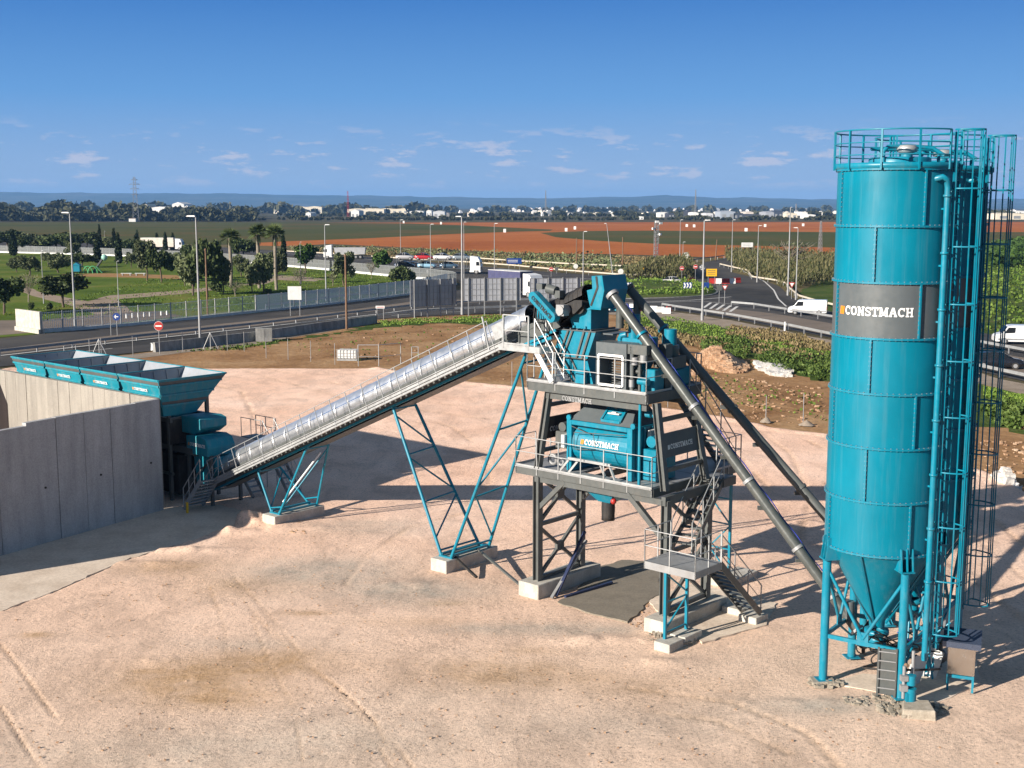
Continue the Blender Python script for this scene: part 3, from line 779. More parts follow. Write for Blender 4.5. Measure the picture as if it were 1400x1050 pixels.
# ---------------------------------------------------------------- concrete batching plant (plant axes u, v, z)
def logo(parent, name, fmap, h, mi_text=m_white, icon=m_orange, word_txt='CONSTMACH'):
    mb = MB(); word_mesh(mb, word_txt, h, lambda x, y, e: fmap(x + h * .95, y, e))
    o = mb.obj(name, mi_text, parent)
    ic = MB(); s = h * .82
    for k in range(3):                         # the square mark: three slanted bars
        x0 = k * s * .30
        ic.add([fmap(x0, 0.02 * h, .001), fmap(x0 + s * .24, .02 * h, .001), fmap(x0 + s * .34, s * 1.1, .001), fmap(x0 + s * .10, s * 1.1, .001)], [(0, 1, 2, 3)])
    ic.obj('emblem', icon, parent)
    return o

# --- foundation blocks
ROOFM = m_galvd
def block(name, label, u0, u1, v0, v1, h):
    mb = MB().box(u0, u1, v0, v1, -.25, h)
    return mb.pobj(name, m_conc, label, 'concrete block', ((u0 + u1) / 2, (v0 + v1) / 2, 0), 'foundation blocks under the plant', .025)
block('foundation_block', 'pale concrete block under the short teal conveyor support', -15.75, -14.85, -.40, 2.45, .45)
block('foundation_block', 'pale concrete block under the tall V shaped teal conveyor support', -5.1, -4.25, -.42, 2.55, .50)
block('foundation_block', 'long concrete block under the left dark legs of the mixer tower', -.5, .45, -.5, 3.2, .55)
block('foundation_block', 'long concrete block under the right dark legs beside the stairs', 5.1, 6.0, -.55, 3.2, .45)
for i, (u0, u1, v0, v1, lab) in enumerate(((6.35, 6.95, -1.75, -.95, 'small concrete pad under the front teal post of the stair landing'),
                                          (6.35, 6.95, -.85, .15, 'small concrete pad beside the other pad under the stair landing'),
                                          (6.1, 6.85, 2.7, 3.5, 'concrete kerb block at the foot of the lower stairs'),
                                          (7.0, 7.7, 2.3, 3.1, 'outermost concrete kerb block right of the stair foot'),
                                          (4.0, 4.9, 5.2, 7.2, 'concrete pad under the rear teal lattice post'))):
    MB().box(u0, u1, v0, v1, -.2, .26).pobj('footing_pad', m_conc, lab, 'concrete block', ((u0 + u1) / 2, (v0 + v1) / 2, 0), 'small footing pads round the stairs', .02)

# --- inclined conveyor
def zc(u): return 9.09 + .4295 * (u + 1.51)
SL = math.atan(.4295)
def cnv(u, v, dz): return (u, v, zc(u) + dz)
conv = pthing('belt_conveyor', 'long inclined belt conveyor under a shiny corrugated half round cover', 'conveyor', (-20.5, 1.0, 0))
U0, U1 = -20.6, 1.45
mb = MB()
for v in (.38, 1.62):
    mb.beam(cnv(U0, v, -.27), cnv(.5, v, -.27), .08, .09)
u = U0
while u < .5:
    mb.beam(cnv(u, .38, -.27), cnv(u, 1.62, -.27), .05, .05); u += 1.1
mb.obj('truss', m_teal, conv)
mb = MB()
for v in (.40, 1.60):
    mb.beam(cnv(U0, v, .0), cnv(.6, v, .0), .03, .42); mb.beam(cnv(U0, v, .24), cnv(.9, v, .24), .07, .08)
    u = U0
    while u < .5: mb.beam(cnv(u, v - .03, -.2), cnv(u, v - .03, .22), .05, .03); u += 1.1
mb.obj('side_plate', m_grey, conv)
mb = MB(); mb.beam(cnv(U0 + .3, 1.0, -.36), cnv(.2, 1.0, -.36), .9, .015); mb.obj('return_cover', m_grey, conv)
mb = MB(); mb.beam(cnv(U0, .46, .34), cnv(.9, .46, .34), .12, .10); mb.beam(cnv(U0, 1.54, .34), cnv(.9, 1.54, .34), .12, .10)
u = U0 + .3
while u < .9:
    mb.tube(cnv(u, .5, .30), cnv(u, .78, .20), .06, 6); mb.tube(cnv(u, .8, .19), cnv(u, 1.2, .19), .06, 6); mb.tube(cnv(u, 1.22, .2), cnv(u, 1.5, .30), .06, 6)
    mb.tube(cnv(u, .5, -.2), cnv(u, 1.5, -.2), .05, 6); u += .9
mb.obj('idler', m_grey, conv)
mb = MB()
mb.beam(cnv(U0 + .2, 1.0, .34), cnv(1.3, 1.0, .34), .95, .015); mb.beam(cnv(U0 + .2, 1.0, -.1), cnv(.5, 1.0, -.1), .95, .015); mb.beam(cnv(.5, 1.0, -.1), cnv(1.2, 1.0, .05), .95, .015)
mb.obj('belt', m_black, conv)
# corrugated half-tube cover with overlapping sheets
def cover():
    mb = MB(); n = 18; r = .58; base = .60; u = -20.15; k = 0
    while u < -1.0:
        L = .86; e = min(u + L, -.95)
        m = 10; vs = []
        for i in range(m + 1):
            uu = u + (e - u) * i / m
            rr = r + .0025 * math.cos(i * math.pi) + (.003 if i < 1 else 0) + .003 * (k % 2)
            for j in range(n + 1):
                t = math.pi * j / n
                dz = base + rr * math.sin(t) * 1.0
                dv = -rr * math.cos(t)
                if j == 0 or j == n: dz -= .22
                vs.append((uu - math.sin(SL) * (dz - base) * 1.0, 1.0 + dv, zc(uu) + base + (dz - base) * math.cos(SL)))
        fs = [(i * (n + 1) + j, (i + 1) * (n + 1) + j, (i + 1) * (n + 1) + j + 1, i * (n + 1) + j + 1) for i in range(m) for j in range(n)]
        mb.add(vs, fs, 0, True)
        u += L; k += 1
    o = mb.obj('cover', m_cover, conv)
    sol = o.modifiers.new('thick', 'SOLIDIFY'); sol.thickness = .004
cover()
mb = MB(); u = -20.1
while u < -1.0:
    pts = []
    for j in range(11):
        t = math.pi * j / 10; dz = .605 * math.sin(t)
        pts.append((u - math.sin(SL) * dz, 1.0 - .605 * math.cos(t), zc(u) + .60 + dz * math.cos(SL)))
    mb.path(pts, .006, 4); u += 3.44
mb.obj('cover_hoop', m_galvd, conv)
# walkway with stringer, grating and handrail on the near side
mb = MB()
mb.beam(cnv(-19.9, -.17, -.02), cnv(-1.4, -.17, -.02), .04, .28); mb.beam(cnv(-19.9, -.215, .11), cnv(-1.4, -.215, .11), .05, .03); mb.beam(cnv(-19.9, -.215, -.03), cnv(-1.4, -.215, -.03), .05, .025); mb.beam(cnv(-19.9, -.215, -.15), cnv(-1.4, -.215, -.15), .05, .025)
mb.beam(cnv(-19.9, .40, .02), cnv(-1.4, .40, .02), .04, .14)
u = -19.8
while u < -1.5:
    mb.beam(cnv(u, -.14, .03), cnv(u, .38, .03), .24, .02, 0, (-math.sin(SL), 0, math.cos(SL))); u += .31
mb.obj('walkway', m_galv, conv)
mb = MB(); u = -19.7
rail_n = Vector((-math.sin(SL), 0, math.cos(SL)))
while u < -1.4:
    p = Vector(cnv(u, -.20, -.1)); mb.beam(p, p + rail_n * 1.12, .03, .025); u += .99
a = Vector(cnv(-19.7, -.20, -.1)); b = Vector(cnv(-1.85, -.20, -.1))
mb.tube(a + rail_n * 1.12, b + rail_n * 1.12, .017, 6); mb.tube(a + rail_n * .62, b + rail_n * .62, .012, 6)
mb.obj('handrail', m_galv, conv)
# lower stairs from the walkway end
def stairs(parent, name, p0, p1, width_dir, w, n, mat, rail=True, sh=.2, mrail=None, both=True):
    """p0 foot, p1 top (centre of one stringer); width_dir unit vector, w width"""
    p0 = Vector(p0); p1 = Vector(p1); wd = Vector(width_dir)
    mb = MB()
    for k in (0, w): mb.beam(p0 + wd * k, p1 + wd * k, .045, sh)
    d = p1 - p0; fl = Vector((d.x, d.y, 0)).normalized()
    for i in range(1, n + 1):
        c = p0 + d * (i / (n + .4)); mb.hexa(*[[c + wd * a + fl * b + Vector((0, 0, z)) for a, b in ((.03, -.11), (.03, .11), (w - .03, .11), (w - .03, -.11))] for z in (-.02, .02)])
    mb.obj(name, mat, parent)
    if rail:
        mb = MB(); m = 3
        for k in ((0, w) if both else (0,)):
            for i in range(m + 1):
                c = p0 + wd * k + d * (i / m) ; mb.tube(c, c + Vector((0, 0, 1.0)), .022, 6)
            mb.tube(p0 + wd * k + Vector((0, 0, 1.0)), p1 + wd * k + Vector((0, 0, 1.0)), .022, 6)
            mb.tube(p0 + wd * k + Vector((0, 0, .5)), p1 + wd * k + Vector((0, 0, .5)), .015, 6)
        mb.obj(name + '_rail', mrail or m_galv, parent)
stairs(conv, 'stair', (-20.55, -1.25, .03), (-19.45, -1.05, 1.50), (0, 1, 0), 1.0, 8, m_galvd)
stairs(conv, 'rear_step', (-20.0, 2.3, .02), (-20.9, 2.3, 1.0), (0, 1, 0), .7, 4, m_galvd, False)
# gate at the top and the platform level there
mb = MB(); zt = 9.07
mb.box(-1.6, .35, -.30, .40, zt - .02, zt + .02)
mb.beam((-1.6, -.32, zt - .07), (.35, -.32, zt - .07), .05, .22); mb.beam((-1.6, .40, zt - .07), (.35, .40, zt - .07), .05, .2); mb.beam((.35, -.3, zt - .07), (.35, .4, zt - .07), .05, .2)
mb.obj('top_landing', m_galv, conv)
mb = MB()
for u in (-1.36, -.17): mb.beam((u, -.33, zt - .1), (u, -.33, zt + 1.10), .05, .05)
mb.beam((-1.36, -.33, zt + 1.1), (-.17, -.33, zt + 1.1), .04, .04); mb.beam((-1.36, -.33, zt + .55), (-.17, -.33, zt + .55), .03, .03); mb.beam((-1.36, -.33, zt + .08), (-.17, -.33, zt + .08), .02, .06)
for u, z in ((-1.62, 0), (-1.62, 0)): pass
mb.hexa([(-1.85, -.24, zt + .12), (-1.42, -.24, zt + .3), (-1.42, -.2, zt + .3), (-1.85, -.2, zt + .12)], [(-2.05, -.24, zt + .62), (-1.42, -.24, zt + .9), (-1.42, -.2, zt + .9), (-2.05, -.2, zt + .62)])
mb.beam((-2.15, -.22, zt - .25), (-2.5, -.22, zt + .95), .05, .05)
mb.obj('landing_gate', m_galv, conv)
mb = MB()
a = Vector((.05, -.26, 9.05)); b = Vector((.85, -.26, 7.95))
for k in (0, .62): mb.beam(a + Vector((0, k, 0)), b + Vector((0, k, 0)), .05, .20)
for i in range(1, 6):
    c = a + (b - a) * (i / 6); mb.box(c.x - .10, c.x + .10, c.y + .02, c.y + .6, c.z - .015, c.z + .015)
for k in (0, .62):
    mb.tube(a + Vector((0, k, 1.05)), b + Vector((.05, k, 1.0)), .022, 6); mb.tube(a + Vector((0, k, .55)), b + Vector((.05, k, .5)), .015, 6)
    mb.tube(b + Vector((0, k, 0)), b + Vector((.05, k, 1.0)), .022, 6); mb.tube(a + Vector((0, k, 0)), a + Vector((0, k, 1.05)), .022, 6)
mb.obj('landing_stair', m_white, conv)
# head drive: pulley, motor, gearbox, guard with the maker's word
MB().tube((1.35, .55, 10.52), (1.35, 1.5, 10.52), .24, 16).obj('pulley', m_black, conv); MB().tube(cnv(U0 + .2, .5, .10), cnv(U0 + .2, 1.5, .10), .25, 16).obj('pulley', m_black, conv)
mb = MB(); hpl = [(u, zc(u) + d) for u, d in ((-.5, .52), (1.3, .48), (1.62, .35), (1.6, .15), (1.3, .02), (.7, .02), (.45, -.3), (-.5, -.3))]; mb.prism(hpl, 'y', .42, .46); mb.prism(hpl, 'y', 1.54, 1.58)
mb.obj('head_plate', m_black, conv)
def rub():
    mb = MB(); n = 10
    for k in range(9):
        u = -.25 + k * .2
        pts = [(u - .12 * math.sin(math.pi * j / n), 1.0 - .50 * math.cos(math.pi * j / n), zc(u) + .55 + (.36 + .02 * (k % 2)) * math.sin(math.pi * j / n)) for j in range(n + 1)]
        pts2 = [(x + .2, y, z + .086) for x, y, z in pts]
        mb.add(pts + pts2, [(j, j + n + 1, j + n + 2, j + 1) for j in range(n)], 0, True)
        mb.path(pts, .018, 4)
    o = mb.obj('head_cover', m_black, conv)
rub()
gp, gq = Vector((-.17, -.02, 10.84)), Vector((.66, -.02, 10.18))
mb = MB(); gd = (gq - gp).normalized(); gn = Vector((gd.z, 0, -gd.x))
out = []
for i in range(9):
    t = math.pi * i / 8; out.append(gp + gn * (.19 * math.cos(t)) - gd * (.19 * math.sin(t)))
for i in range(9):
    t = math.pi * i / 8; out.append(gq - gn * (.19 * math.cos(t)) + gd * (.19 * math.sin(t)))
mb.prism([(p.x, p.z) for p in out], 'y', -.12, .16)
gu = mb.obj('drive_guard', m_teal, conv)
mb = MB(); tn = -gn if gn.z < 0 else gn
word_mesh(mb, 'CONSTMACH', .145, lambda x, y, e: tuple(gp + gd * (x - .02) + (tn) * (y - .07) + Vector((0, -.118 - .004 - e, 0))))
mb.obj('lettering', m_black, gu)
mb = MB(); mb.tube((.95, .0, 10.42), (.95, .45, 10.42), .17, 12); mb.cbox((.93, .2, 10.42), .34, .30, .38)
mb.obj('gearbox', m_galvd, conv)
mb = MB(); mb.tube((.05, .45, 11.12), (.45, .45, 11.05), .17, 12); mb.cbox((-.12, .3, 11.2), .26, .24, .2); mb.cbox((.55, .5, 10.95), .25, .3, .25)
mb.obj('drive_motor', m_grey, conv)
mb = MB(); mb.beam((-.6, 1.66, 10.50), (1.5, 1.66, 10.95), .05, .22); mb.beam((-.6, .25, 9.05), (.42, .25, 9.42), .10, .10); mb.cbox((-.35, .25, 9.0), .3, .2, .3); mb.cbox((-.1, .3, 10.2), .35, .1, .3)
mb.obj('side_frame', m_teal, conv)
mb = MB()
for k in range(3):
    mb.path([(-.25 + .1 * k, .1, 10.55 - .1 * k), (-.22 + .1 * k, .0, 10.1), (-.05 + .1 * k, 0, 9.75 - .08 * k), (.15 + .1 * k, .1, 9.62), (.35, .2, 9.55 + .05 * k)], .02, 6)
mb.obj('cable', m_black, conv)

# supports under the conveyor
def support(name, label, ub, feet_u, tops, z0, braces, r=.055):
    """four legs (front left, front right, rear left, rear right) from feet to tops"""
    root = pthing(name, label, 'conveyor support', (ub, 1.0, z0))
    feet = [(feet_u[0], .0, z0), (feet_u[1], .0, z0), (feet_u[0], 2.15, z0), (feet_u[1], 2.15, z0)]
    tp = [(tops[0], .38, zc(tops[0]) - .36), (tops[1], .38, zc(tops[1]) - .36), (tops[0], 1.62, zc(tops[0]) - .36), (tops[1], 1.62, zc(tops[1]) - .36)]
    for i in range(4): MB().tube(feet[i], tp[i], r, 8).obj('leg', m_teal, root)
    br = MB()
    def L(i, t): return lerp(feet[i], tp[i], t)
    for i, t, j, s in braces: br.tube(L(i, t), L(j, s), r * .62, 6)
    br.obj('brace', m_teal, root)
    bp = MB()
    bp.beam((feet_u[0] - .1, 0, z0 + .03), (feet_u[1] + .1, 0, z0 + .03), .12, .06); bp.beam((feet_u[0] - .1, 2.15, z0 + .03), (feet_u[1] + .1, 2.15, z0 + .03), .12, .06)
    for u in feet_u: bp.beam((u, 0, z0 + .1), (u, 2.15, z0 + .1), .09, .09)
    bp.obj('base_frame', m_teal, root)
    tb = MB()
    for i in (0, 1): tb.beam(tp[i], tp[i + 2], .08, .10)
    tb.obj('head_beam', m_teal, root)
    return root
s1 = support('trestle_support', 'low teal tube trestle with a white diagonal pipe under the conveyor', -15.3, (-15.55, -15.05), (-17.0, -13.5), .45,
             [(0, .1, 2, .9), (1, .05, 3, .95), (2, .15, 3, .15), (0, .12, 1, .12)])
MB().tube((-15.0, .2, 1.0), (-13.9, 1.5, 3.2), .04, 8).obj('white_pipe', m_white, s1)
support('trestle_support', 'tall V shaped teal tube trestle spreading up to the conveyor', -4.65, (-4.9, -4.4), (-7.95, -.75), .50,
        [(0, .68, 2, .70), (0, .36, 2, .38), (0, .66, 2, .40), (0, .12, 2, .36), (0, .95, 2, .72), (1, .62, 3, .64), (1, .30, 3, .32), (1, .34, 3, .62), (3, .06, 1, .32), (1, .9, 3, .64), (1, .92, 3, .93), (0, .04, 2, .04), (1, .04, 3, .04)], .065)
m_bluebar = paint('dark_blue_wrapped_steel', (0.03, 0.045, 0.11), .45, .2)
# loose bars lying between the trestle and the tower
for i, (a, b, m, lab) in enumerate((((-4.4, 1.5, .58), (.0, -.35, .10), m_grey, 'dark steel bar lying from the V trestle block down to the tower foot'),
                                   ((-4.7, .3, .60), (-2.9, -.15, .1), m_black, 'short dark bar leaning on the V trestle block'))):
    MB().beam(a, b, .10, .07).pobj('steel_bar', m, lab, 'steel bar', (a[0], a[1], 0))
for i, (a, b, lab) in enumerate((((.78, .1, .08), (.32, 2.35, 1.95), 'blue covered bar leaning against the left tower foot'),
                                 ((1.05, .3, .08), (1.35, 2.7, .12), 'blue covered bar lying on the ground by the left tower foot'),
                                 ((.75, -.1, .07), (.35, 2.4, 1.6), 'thin grey pipe leaning behind the blue bars'))):
    MB().beam(a, b, .11, .08).pobj('loose_bar', m_bluebar if i < 2 else m_galvd, lab, 'bar', (a[0], a[1], 0))

# --- feed bins
bins = pthing('feed_bin', 'row of four teal aggregate feed bins with grey stripe behind the concrete wall', 'feed bins', (-29, .5, 0))
bu0, bu1, bv0, bv1, bzt = -36.3, -22.0, -1.4, 2.4, 5.93
pit = (bu1 - bu0) / 4
def wallq(mb, a, b, c, d, t=.03, mi=0):
    a, b, c, d = (Vector(p) for p in (a, b, c, d)); n = (b - a).cross(d - a).normalized() * t
    mb.hexa([a, b, b + n, a + n], [d, c, c + n, d + n], mi)
for i in range(4):
    u0 = bu0 + i * pit + .03; u1 = u0 + pit - .06
    iu0, iu1 = (u0 + .35, u1 - .35); iv0, iv1, zb = -.95, .85, 4.15
    if i == 0: iu0 = u0 + .6
    if i == 3: iu1 = u1 - .38
    mb = MB(); T = [(u0, bv0, bzt), (u1, bv0, bzt), (u1, bv1, bzt), (u0, bv1, bzt)]; B = [(iu0, iv0, zb), (iu1, iv0, zb), (iu1, iv1, zb), (iu0, iv1, zb)]
    out = [T, B]
    for k in range(4):
        j = (k + 1) % 4
        # outside shell (teal) and liner (grey)
        mb.add([T[k], T[j], B[j], B[k]], [(0, 3, 2, 1)], 0)
        sh = .035
        cx, cy = (u0 + u1) / 2, (bv0 + bv1) / 2
        I = lambda p: (p[0] + (sh if p[0] < cx else -sh), p[1] + (sh if p[1] < cy else -sh), p[2])
        mb.add([I(T[k]), I(T[j]), I(B[j]), I(B[k])], [(0, 1, 2, 3)], 1)
        mb.add([T[k], T[j], I(T[j]), I(T[k])], [(0, 1, 2, 3)], 0)
    bn = mb.obj('bin', [m_tealbin, m_inner], bins)
    rb = MB()
    for t in (.16, .42, .70):
        for k in ((0, 1) if i < 3 else (0, 1)):
            j = (k + 1) % 4
            a = lerp(T[k], B[k], t); b = lerp(T[j], B[j], t)
            if k == 1 and i < 3: continue
            nrm = (Vector((0, -1, -.3)) if k == 0 else Vector((1, 0, -.3))).normalized() * .03
            rb.beam(Vector(a) + nrm, Vector(b) + nrm, .05, .09)
    for k in range(4): rb.beam(T[k], T[(k + 1) % 4], .07, .07)
    rb.obj('rib', m_tealbin, bn)
    st = MB()
    for k in ((0, 1) if i == 3 else (0,)):
        j = (k + 1) % 4
        nrm = (Vector((0, -1, -.3)) if k == 0 else Vector((1, 0, -.3))).normalized() * .006
        for t0, t1 in (((.05, .145),) if k == 0 else ((.05, .145), (.60, .68))):
            q = [Vector(lerp(T[k], B[k], t1)) + nrm, Vector(lerp(T[j], B[j], t1)) + nrm, Vector(lerp(T[j], B[j], t0)) + nrm, Vector(lerp(T[k], B[k], t0)) + nrm]
            st.add([lerp(q[0], q[1], .01), lerp(q[0], q[1], .99), lerp(q[3], q[2], .99), lerp(q[3], q[2], .01)], [(0, 1, 2, 3)])
    st.obj('stripe', m_grey, bn)
    # maker's name on the front of each bin
    q0 = Vector(lerp(T[0], B[0], .30)); q1 = Vector(lerp(T[1], B[1], .30)); dn = (Vector(B[0]) - Vector(T[0])); dn.x = 0; dn.normalize()
    base = q0.lerp(q1, .30); dx = (q1 - q0).normalized(); nn = Vector((0, -1, -.3)).normalized()
    logo(bn, 'lettering', lambda x, y, e, base=base, dx=dx, dn=dn, nn=nn: tuple(base + dx * x - dn * (y - .1) + nn * (.045 + e)), .15)
    # divider stiffeners
    dv = MB()
    if i > 0 or True:
        for k in range(5):
            v = bv0 + .5 + k * .72
            dv.beam((u0 + .07, v, bzt - .05), (u0 + .07 + .12, v, bzt - .75), .05, .04)
        dv.beam((u0 + .05, bv0 + .1, bzt - .04), (u0 + .05, bv1 - .1, bzt - .04), .05, .04)
    dv.obj('divider_rib', m_galvd, bn)
mb = MB()
for u in (-35.6, -32.4, -29.1, -25.7, -22.6):
    for v in (-.55, 1.6):
        mb.beam((u, v, 0), (u, v, 5.0), .16, .16)
    mb.beam((u, -.55, 3.9), (u, 1.6, 3.9), .14, .2)
for v in (-.55, 1.6):
    mb.beam((-36, v, 3.9), (-22.4, v, 3.9), .14, .22); mb.beam((-36, v, 1.3), (-22.4, v, 1.3), .12, .12)
mb.obj('frame', m_grey, bins)
MB().box(-25.2, -22.3, -.3, 1.4, .25, 2.2).box(-24.8, -22.5, -.6, 1.7, 2.7, 3.9).obj('shade_filler', m_black, bins, bevel=.03)  # added black boxes standing in for machinery and deep shade under the bins
mb = MB()
for i in range(4):
    c = bu0 + (i + .5) * pit; mb.box(c - .75, c + .75, 0.0, 1.0, 3.2, 4.15)
    mb.tube((c - .9, .2, 3.5), (c - .3, -.4, 3.4), .06, 6)
mb.obj('discharge_gate', m_tealbin, bins)
mb = MB(); mb.box(-36, -21.4, .0, .95, 2.55, 2.62); mb.beam((-36, -.08, 2.45), (-21.4, -.08, 2.45), .08, .3); mb.beam((-36, 1.05, 2.45), (-21.4, 1.05, 2.45), .08, .3)
for k in range(18): mb.tube((-35.8 + k * .8, 0, 2.2), (-35.8 + k * .8, 1, 2.2), .06, 6)
mb.tube((-21.45, 0, 2.4), (-21.45, .98, 2.4), .2, 12)
mb.obj('gathering_belt', m_grey, bins)
mb = MB()
mb.prism([(-22.6, 4.05), (-22.6, 3.25), (-21.5, 3.25), (-20.9, 3.6), (-20.9, 4.0), (-21.3, 4.1)], 'y', .1, 1.55)
mb.prism([(-21.9, 3.2), (-21.9, 2.35), (-20.2, 2.35), (-20.15, 2.8), (-20.35, 3.15), (-20.8, 3.28)], 'y', -.1, 1.45)
mb.prism([(-21.8, 2.3), (-20.0, 2.3), (-19.9, 1.75), (-20.5, 1.0), (-21.6, .8)], 'y', .2, 1.75)
dc = mb.obj('transfer_chute', m_tealbin, bins, bevel=.03)
logo(dc, 'lettering', lambda x, y, e: (-21.75 + x, -.106 - e, 2.75 + y), .16)
mb = MB()
for u in (-22.0, -20.2):
    for v in (.1, 1.7): mb.beam((u, v, 0), (u, v, 2.4), .14, .14)
mb.beam((-22, .1, .9), (-20.2, .1, 2.2), .08, .08)
mb.obj('chute_leg', m_grey, bins)
# inspection stairs behind the bins
bs_ = pthing('access_stair', 'thin dark handrailed steps rising behind the feed bin chute', 'stairs', (-20.2, 3.2, 0))
stairs(bs_, 'flight', (-18.6, 3.4, .1), (-20.6, 3.4, 2.6), (0, 1, 0), .7, 9, m_galvd)
mb = MB(); mb.box(-22.2, -20.6, 3.3, 4.2, 2.6, 2.65)
for u in (-22.2, -21.4, -20.6): mb.tube((u, 3.3, 2.6), (u, 3.3, 3.6), .02, 6); mb.tube((u, 4.2, 0), (u, 4.2, 3.6), .025, 6)
mb.tube((-22.2, 3.3, 3.6), (-20.6, 3.3, 3.6), .02, 6); mb.tube((-22.2, 4.2, 3.6), (-20.6, 4.2, 3.6), .02, 6); mb.tube((-22.2, 4.2, 3.1), (-20.6, 4.2, 3.1), .02, 6)
mb.obj('landing', m_galvd, bs_)
mb = MB(); mb.tube((-19.9, -1.5, .0), (-19.9, -1.5, .5), .06, 10)
mb.pobj('bollard', m_yellow, 'small yellow bollard at the shaded foot of the conveyor stairs', 'bollard', (-19.9, -1.5, 0))

# --- mixer tower: legs, decks, railings, stairs
tow = pthing('mixer_tower', 'dark grey steel tower with two railed decks carrying the mixer', 'steel tower', (2.75, 1.3, 0))
ZL, ZU = 4.70, 7.86
LEG = [(0, 0), (0, 2.5), (5.55, 0), (5.55, 2.5)]
for u, v in LEG:
    MB().hbeam((u, v, .5), (u, v, ZL - .3), .26, (1, 0, 0)).obj('column', m_grey, tow)
UP = [((0, 0), (.35, .2)), ((0, 2.5), (.35, 2.3)), ((5.45, .05), (4.95, .2)), ((5.45, 2.5), (4.95, 2.3))]
for (a, b), (c, d) in UP:
    MB().hbeam((a, b, ZL), (c, d, ZU - .3), .22, (1, 0, 0)).obj('upper_column', m_grey, tow)
mb = MB()
for u in (0, 5.55):
    for z0, z1 in ((.7, 2.5), (2.7, 4.4)):
        mb.beam((u, .1, z0), (u, 2.4, z1), .10, .12); mb.beam((u, 2.4, z0), (u, .1, z1), .10, .12)
        mb.box(u - .06, u + .06, 1.05, 1.45, (z0 + z1) / 2 - .18, (z0 + z1) / 2 + .18)
    mb.beam((u, .1, 2.62), (u, 2.4, 2.62), .12, .14); mb.beam((u, .1, .62), (u, 2.4, .62), .16, .16)
mb.beam((.1, 0, 3.3), (1.25, 0, 4.4), .14, .16); mb.beam((5.45, 0, 3.1), (4.0, 0, 4.4), .18, .18); mb.beam((.1, 2.5, 3.2), (1.3, 2.5, 4.4), .14, .16); mb.beam((5.45, 2.5, 3.1), (4.1, 2.5, 4.4), .16, .16)
for u0, u1 in ((.2, .05), (5.1, 5.35)):
    pass
for side in (0, 1):
    f = lambda z, v: (((.0 + .35 * (z - ZL) / (ZU - ZL)) if side == 0 else (5.45 - .5 * (z - ZL) / (ZU - ZL))), v, z)
    mb.beam(f(7.0, .2), f(7.0, 2.35), .12, .14); mb.beam(f(5.35, .1), f(5.35, 2.4), .12, .14)
mb.obj('bracing', m_grey, tow)
# name boards between the upper columns
for side, nm in ((0, 'CONSTMACH'), (1, 'CONSTMACH')):
    f = lambda z, v, o=0: (((.0 + .35 * (z - ZL) / (ZU - ZL)) if side == 0 else (5.45 - .5 * (z - ZL) / (ZU - ZL))) + o, v, z)
    mb = MB(); z0, z1 = 5.75, 6.55
    mb.hexa([f(z0, .25, -.02), f(z0, .25, .02), f(z0, 2.3, .02), f(z0, 2.3, -.02)], [f(z1, .25, -.02), f(z1, .25, .02), f(z1, 2.3, .02), f(z1, 2.3, -.02)])
    nb = mb.obj('name_board', m_black if side == 0 else m_grey, tow)
    if side == 1:
        logo(nb, 'lettering', lambda x, y, e: f(6.0 + y, .45 + x, .026 + e), .17, m_white, m_white)
    else:
        logo(nb, 'lettering', lambda x, y, e: f(6.0 + y, 2.1 - x, -.026 - e), .20, m_whitew, m_red)
        # the side turned to the yard shows the word too
        mb = MB(); word_mesh(mb, 'CONSTMACH', .19, lambda x, y, e: f(6.0 + y, .45 + x, .026 + e)); mb.obj('lettering', m_whitew, nb)
mb = MB()   # deck frames
def deck(mb, u0, u1, v0, v1, z, h=.30):
    for v in (v0, v1): mb.beam((u0, v, z - h / 2), (u1, v, z - h / 2), .08, h)
    for u in (u0, u1): mb.beam((u, v0, z - h / 2), (u, v1, z - h / 2), .08, h - .01)
    k = 1
    while u0 + k < u1: mb.beam((u0 + k, v0, z - h / 2 - .02), (u0 + k, v1, z - h / 2 - .02), .06, h * .7); k += 1
deck(mb, -1.0, 5.0, -.02, 2.95, ZL); deck(mb, 3.25, 4.95, 2.96, 5.55, ZL - .005); deck(mb, 4.96, 5.9, 2.9, 3.7, ZL - .01)
deck(mb, -.45, 4.72, -.02, 3.2, ZU, .34)
mb.beam((.2, .2, ZU - .47), (4.6, .2, ZU - .47), .14, .26); mb.beam((.2, 2.4, ZU - .47), (4.6, 2.4, ZU - .47), .14, .26)
mb.beam((5.5, -.1, ZL - .32), (5.5, 2.6, ZL - .32), .16, .3); mb.beam((.0, -.1, ZL - .38), (.0, 2.6, ZL - .38), .16, .2); mb.beam((0, .02, ZL - .38), (5.5, .02, ZL - .38), .16, .2)
mb.obj('deck_frame', m_grey, tow)
mb = MB()
mb.box(-.97, 1.55, .02, 2.9, ZL - .04, ZL); mb.box(1.55, 3.6, .02, .55, ZL - .04, ZL); mb.box(1.55, 3.6, 2.3, 2.9, ZL - .04, ZL); mb.box(3.6, 4.97, .02, 2.9, ZL - .04, ZL); mb.box(3.3, 4.92, 2.98, 5.5, ZL - .045, ZL - .005); mb.box(5.0, 5.86, 2.94, 3.66, ZL - .047, ZL - .007)
mb.box(-.42, .6, .02, 3.15, ZU - .04, ZU); mb.box(.6, 4.68, .02, .7, ZU - .04, ZU); mb.box(.6, 4.68, 2.5, 3.15, ZU - .04, ZU); mb.box(2.3, 4.68, .7, 2.5, ZU - .042, ZU - .002)
mb.obj('deck_plate', m_galvd, tow)
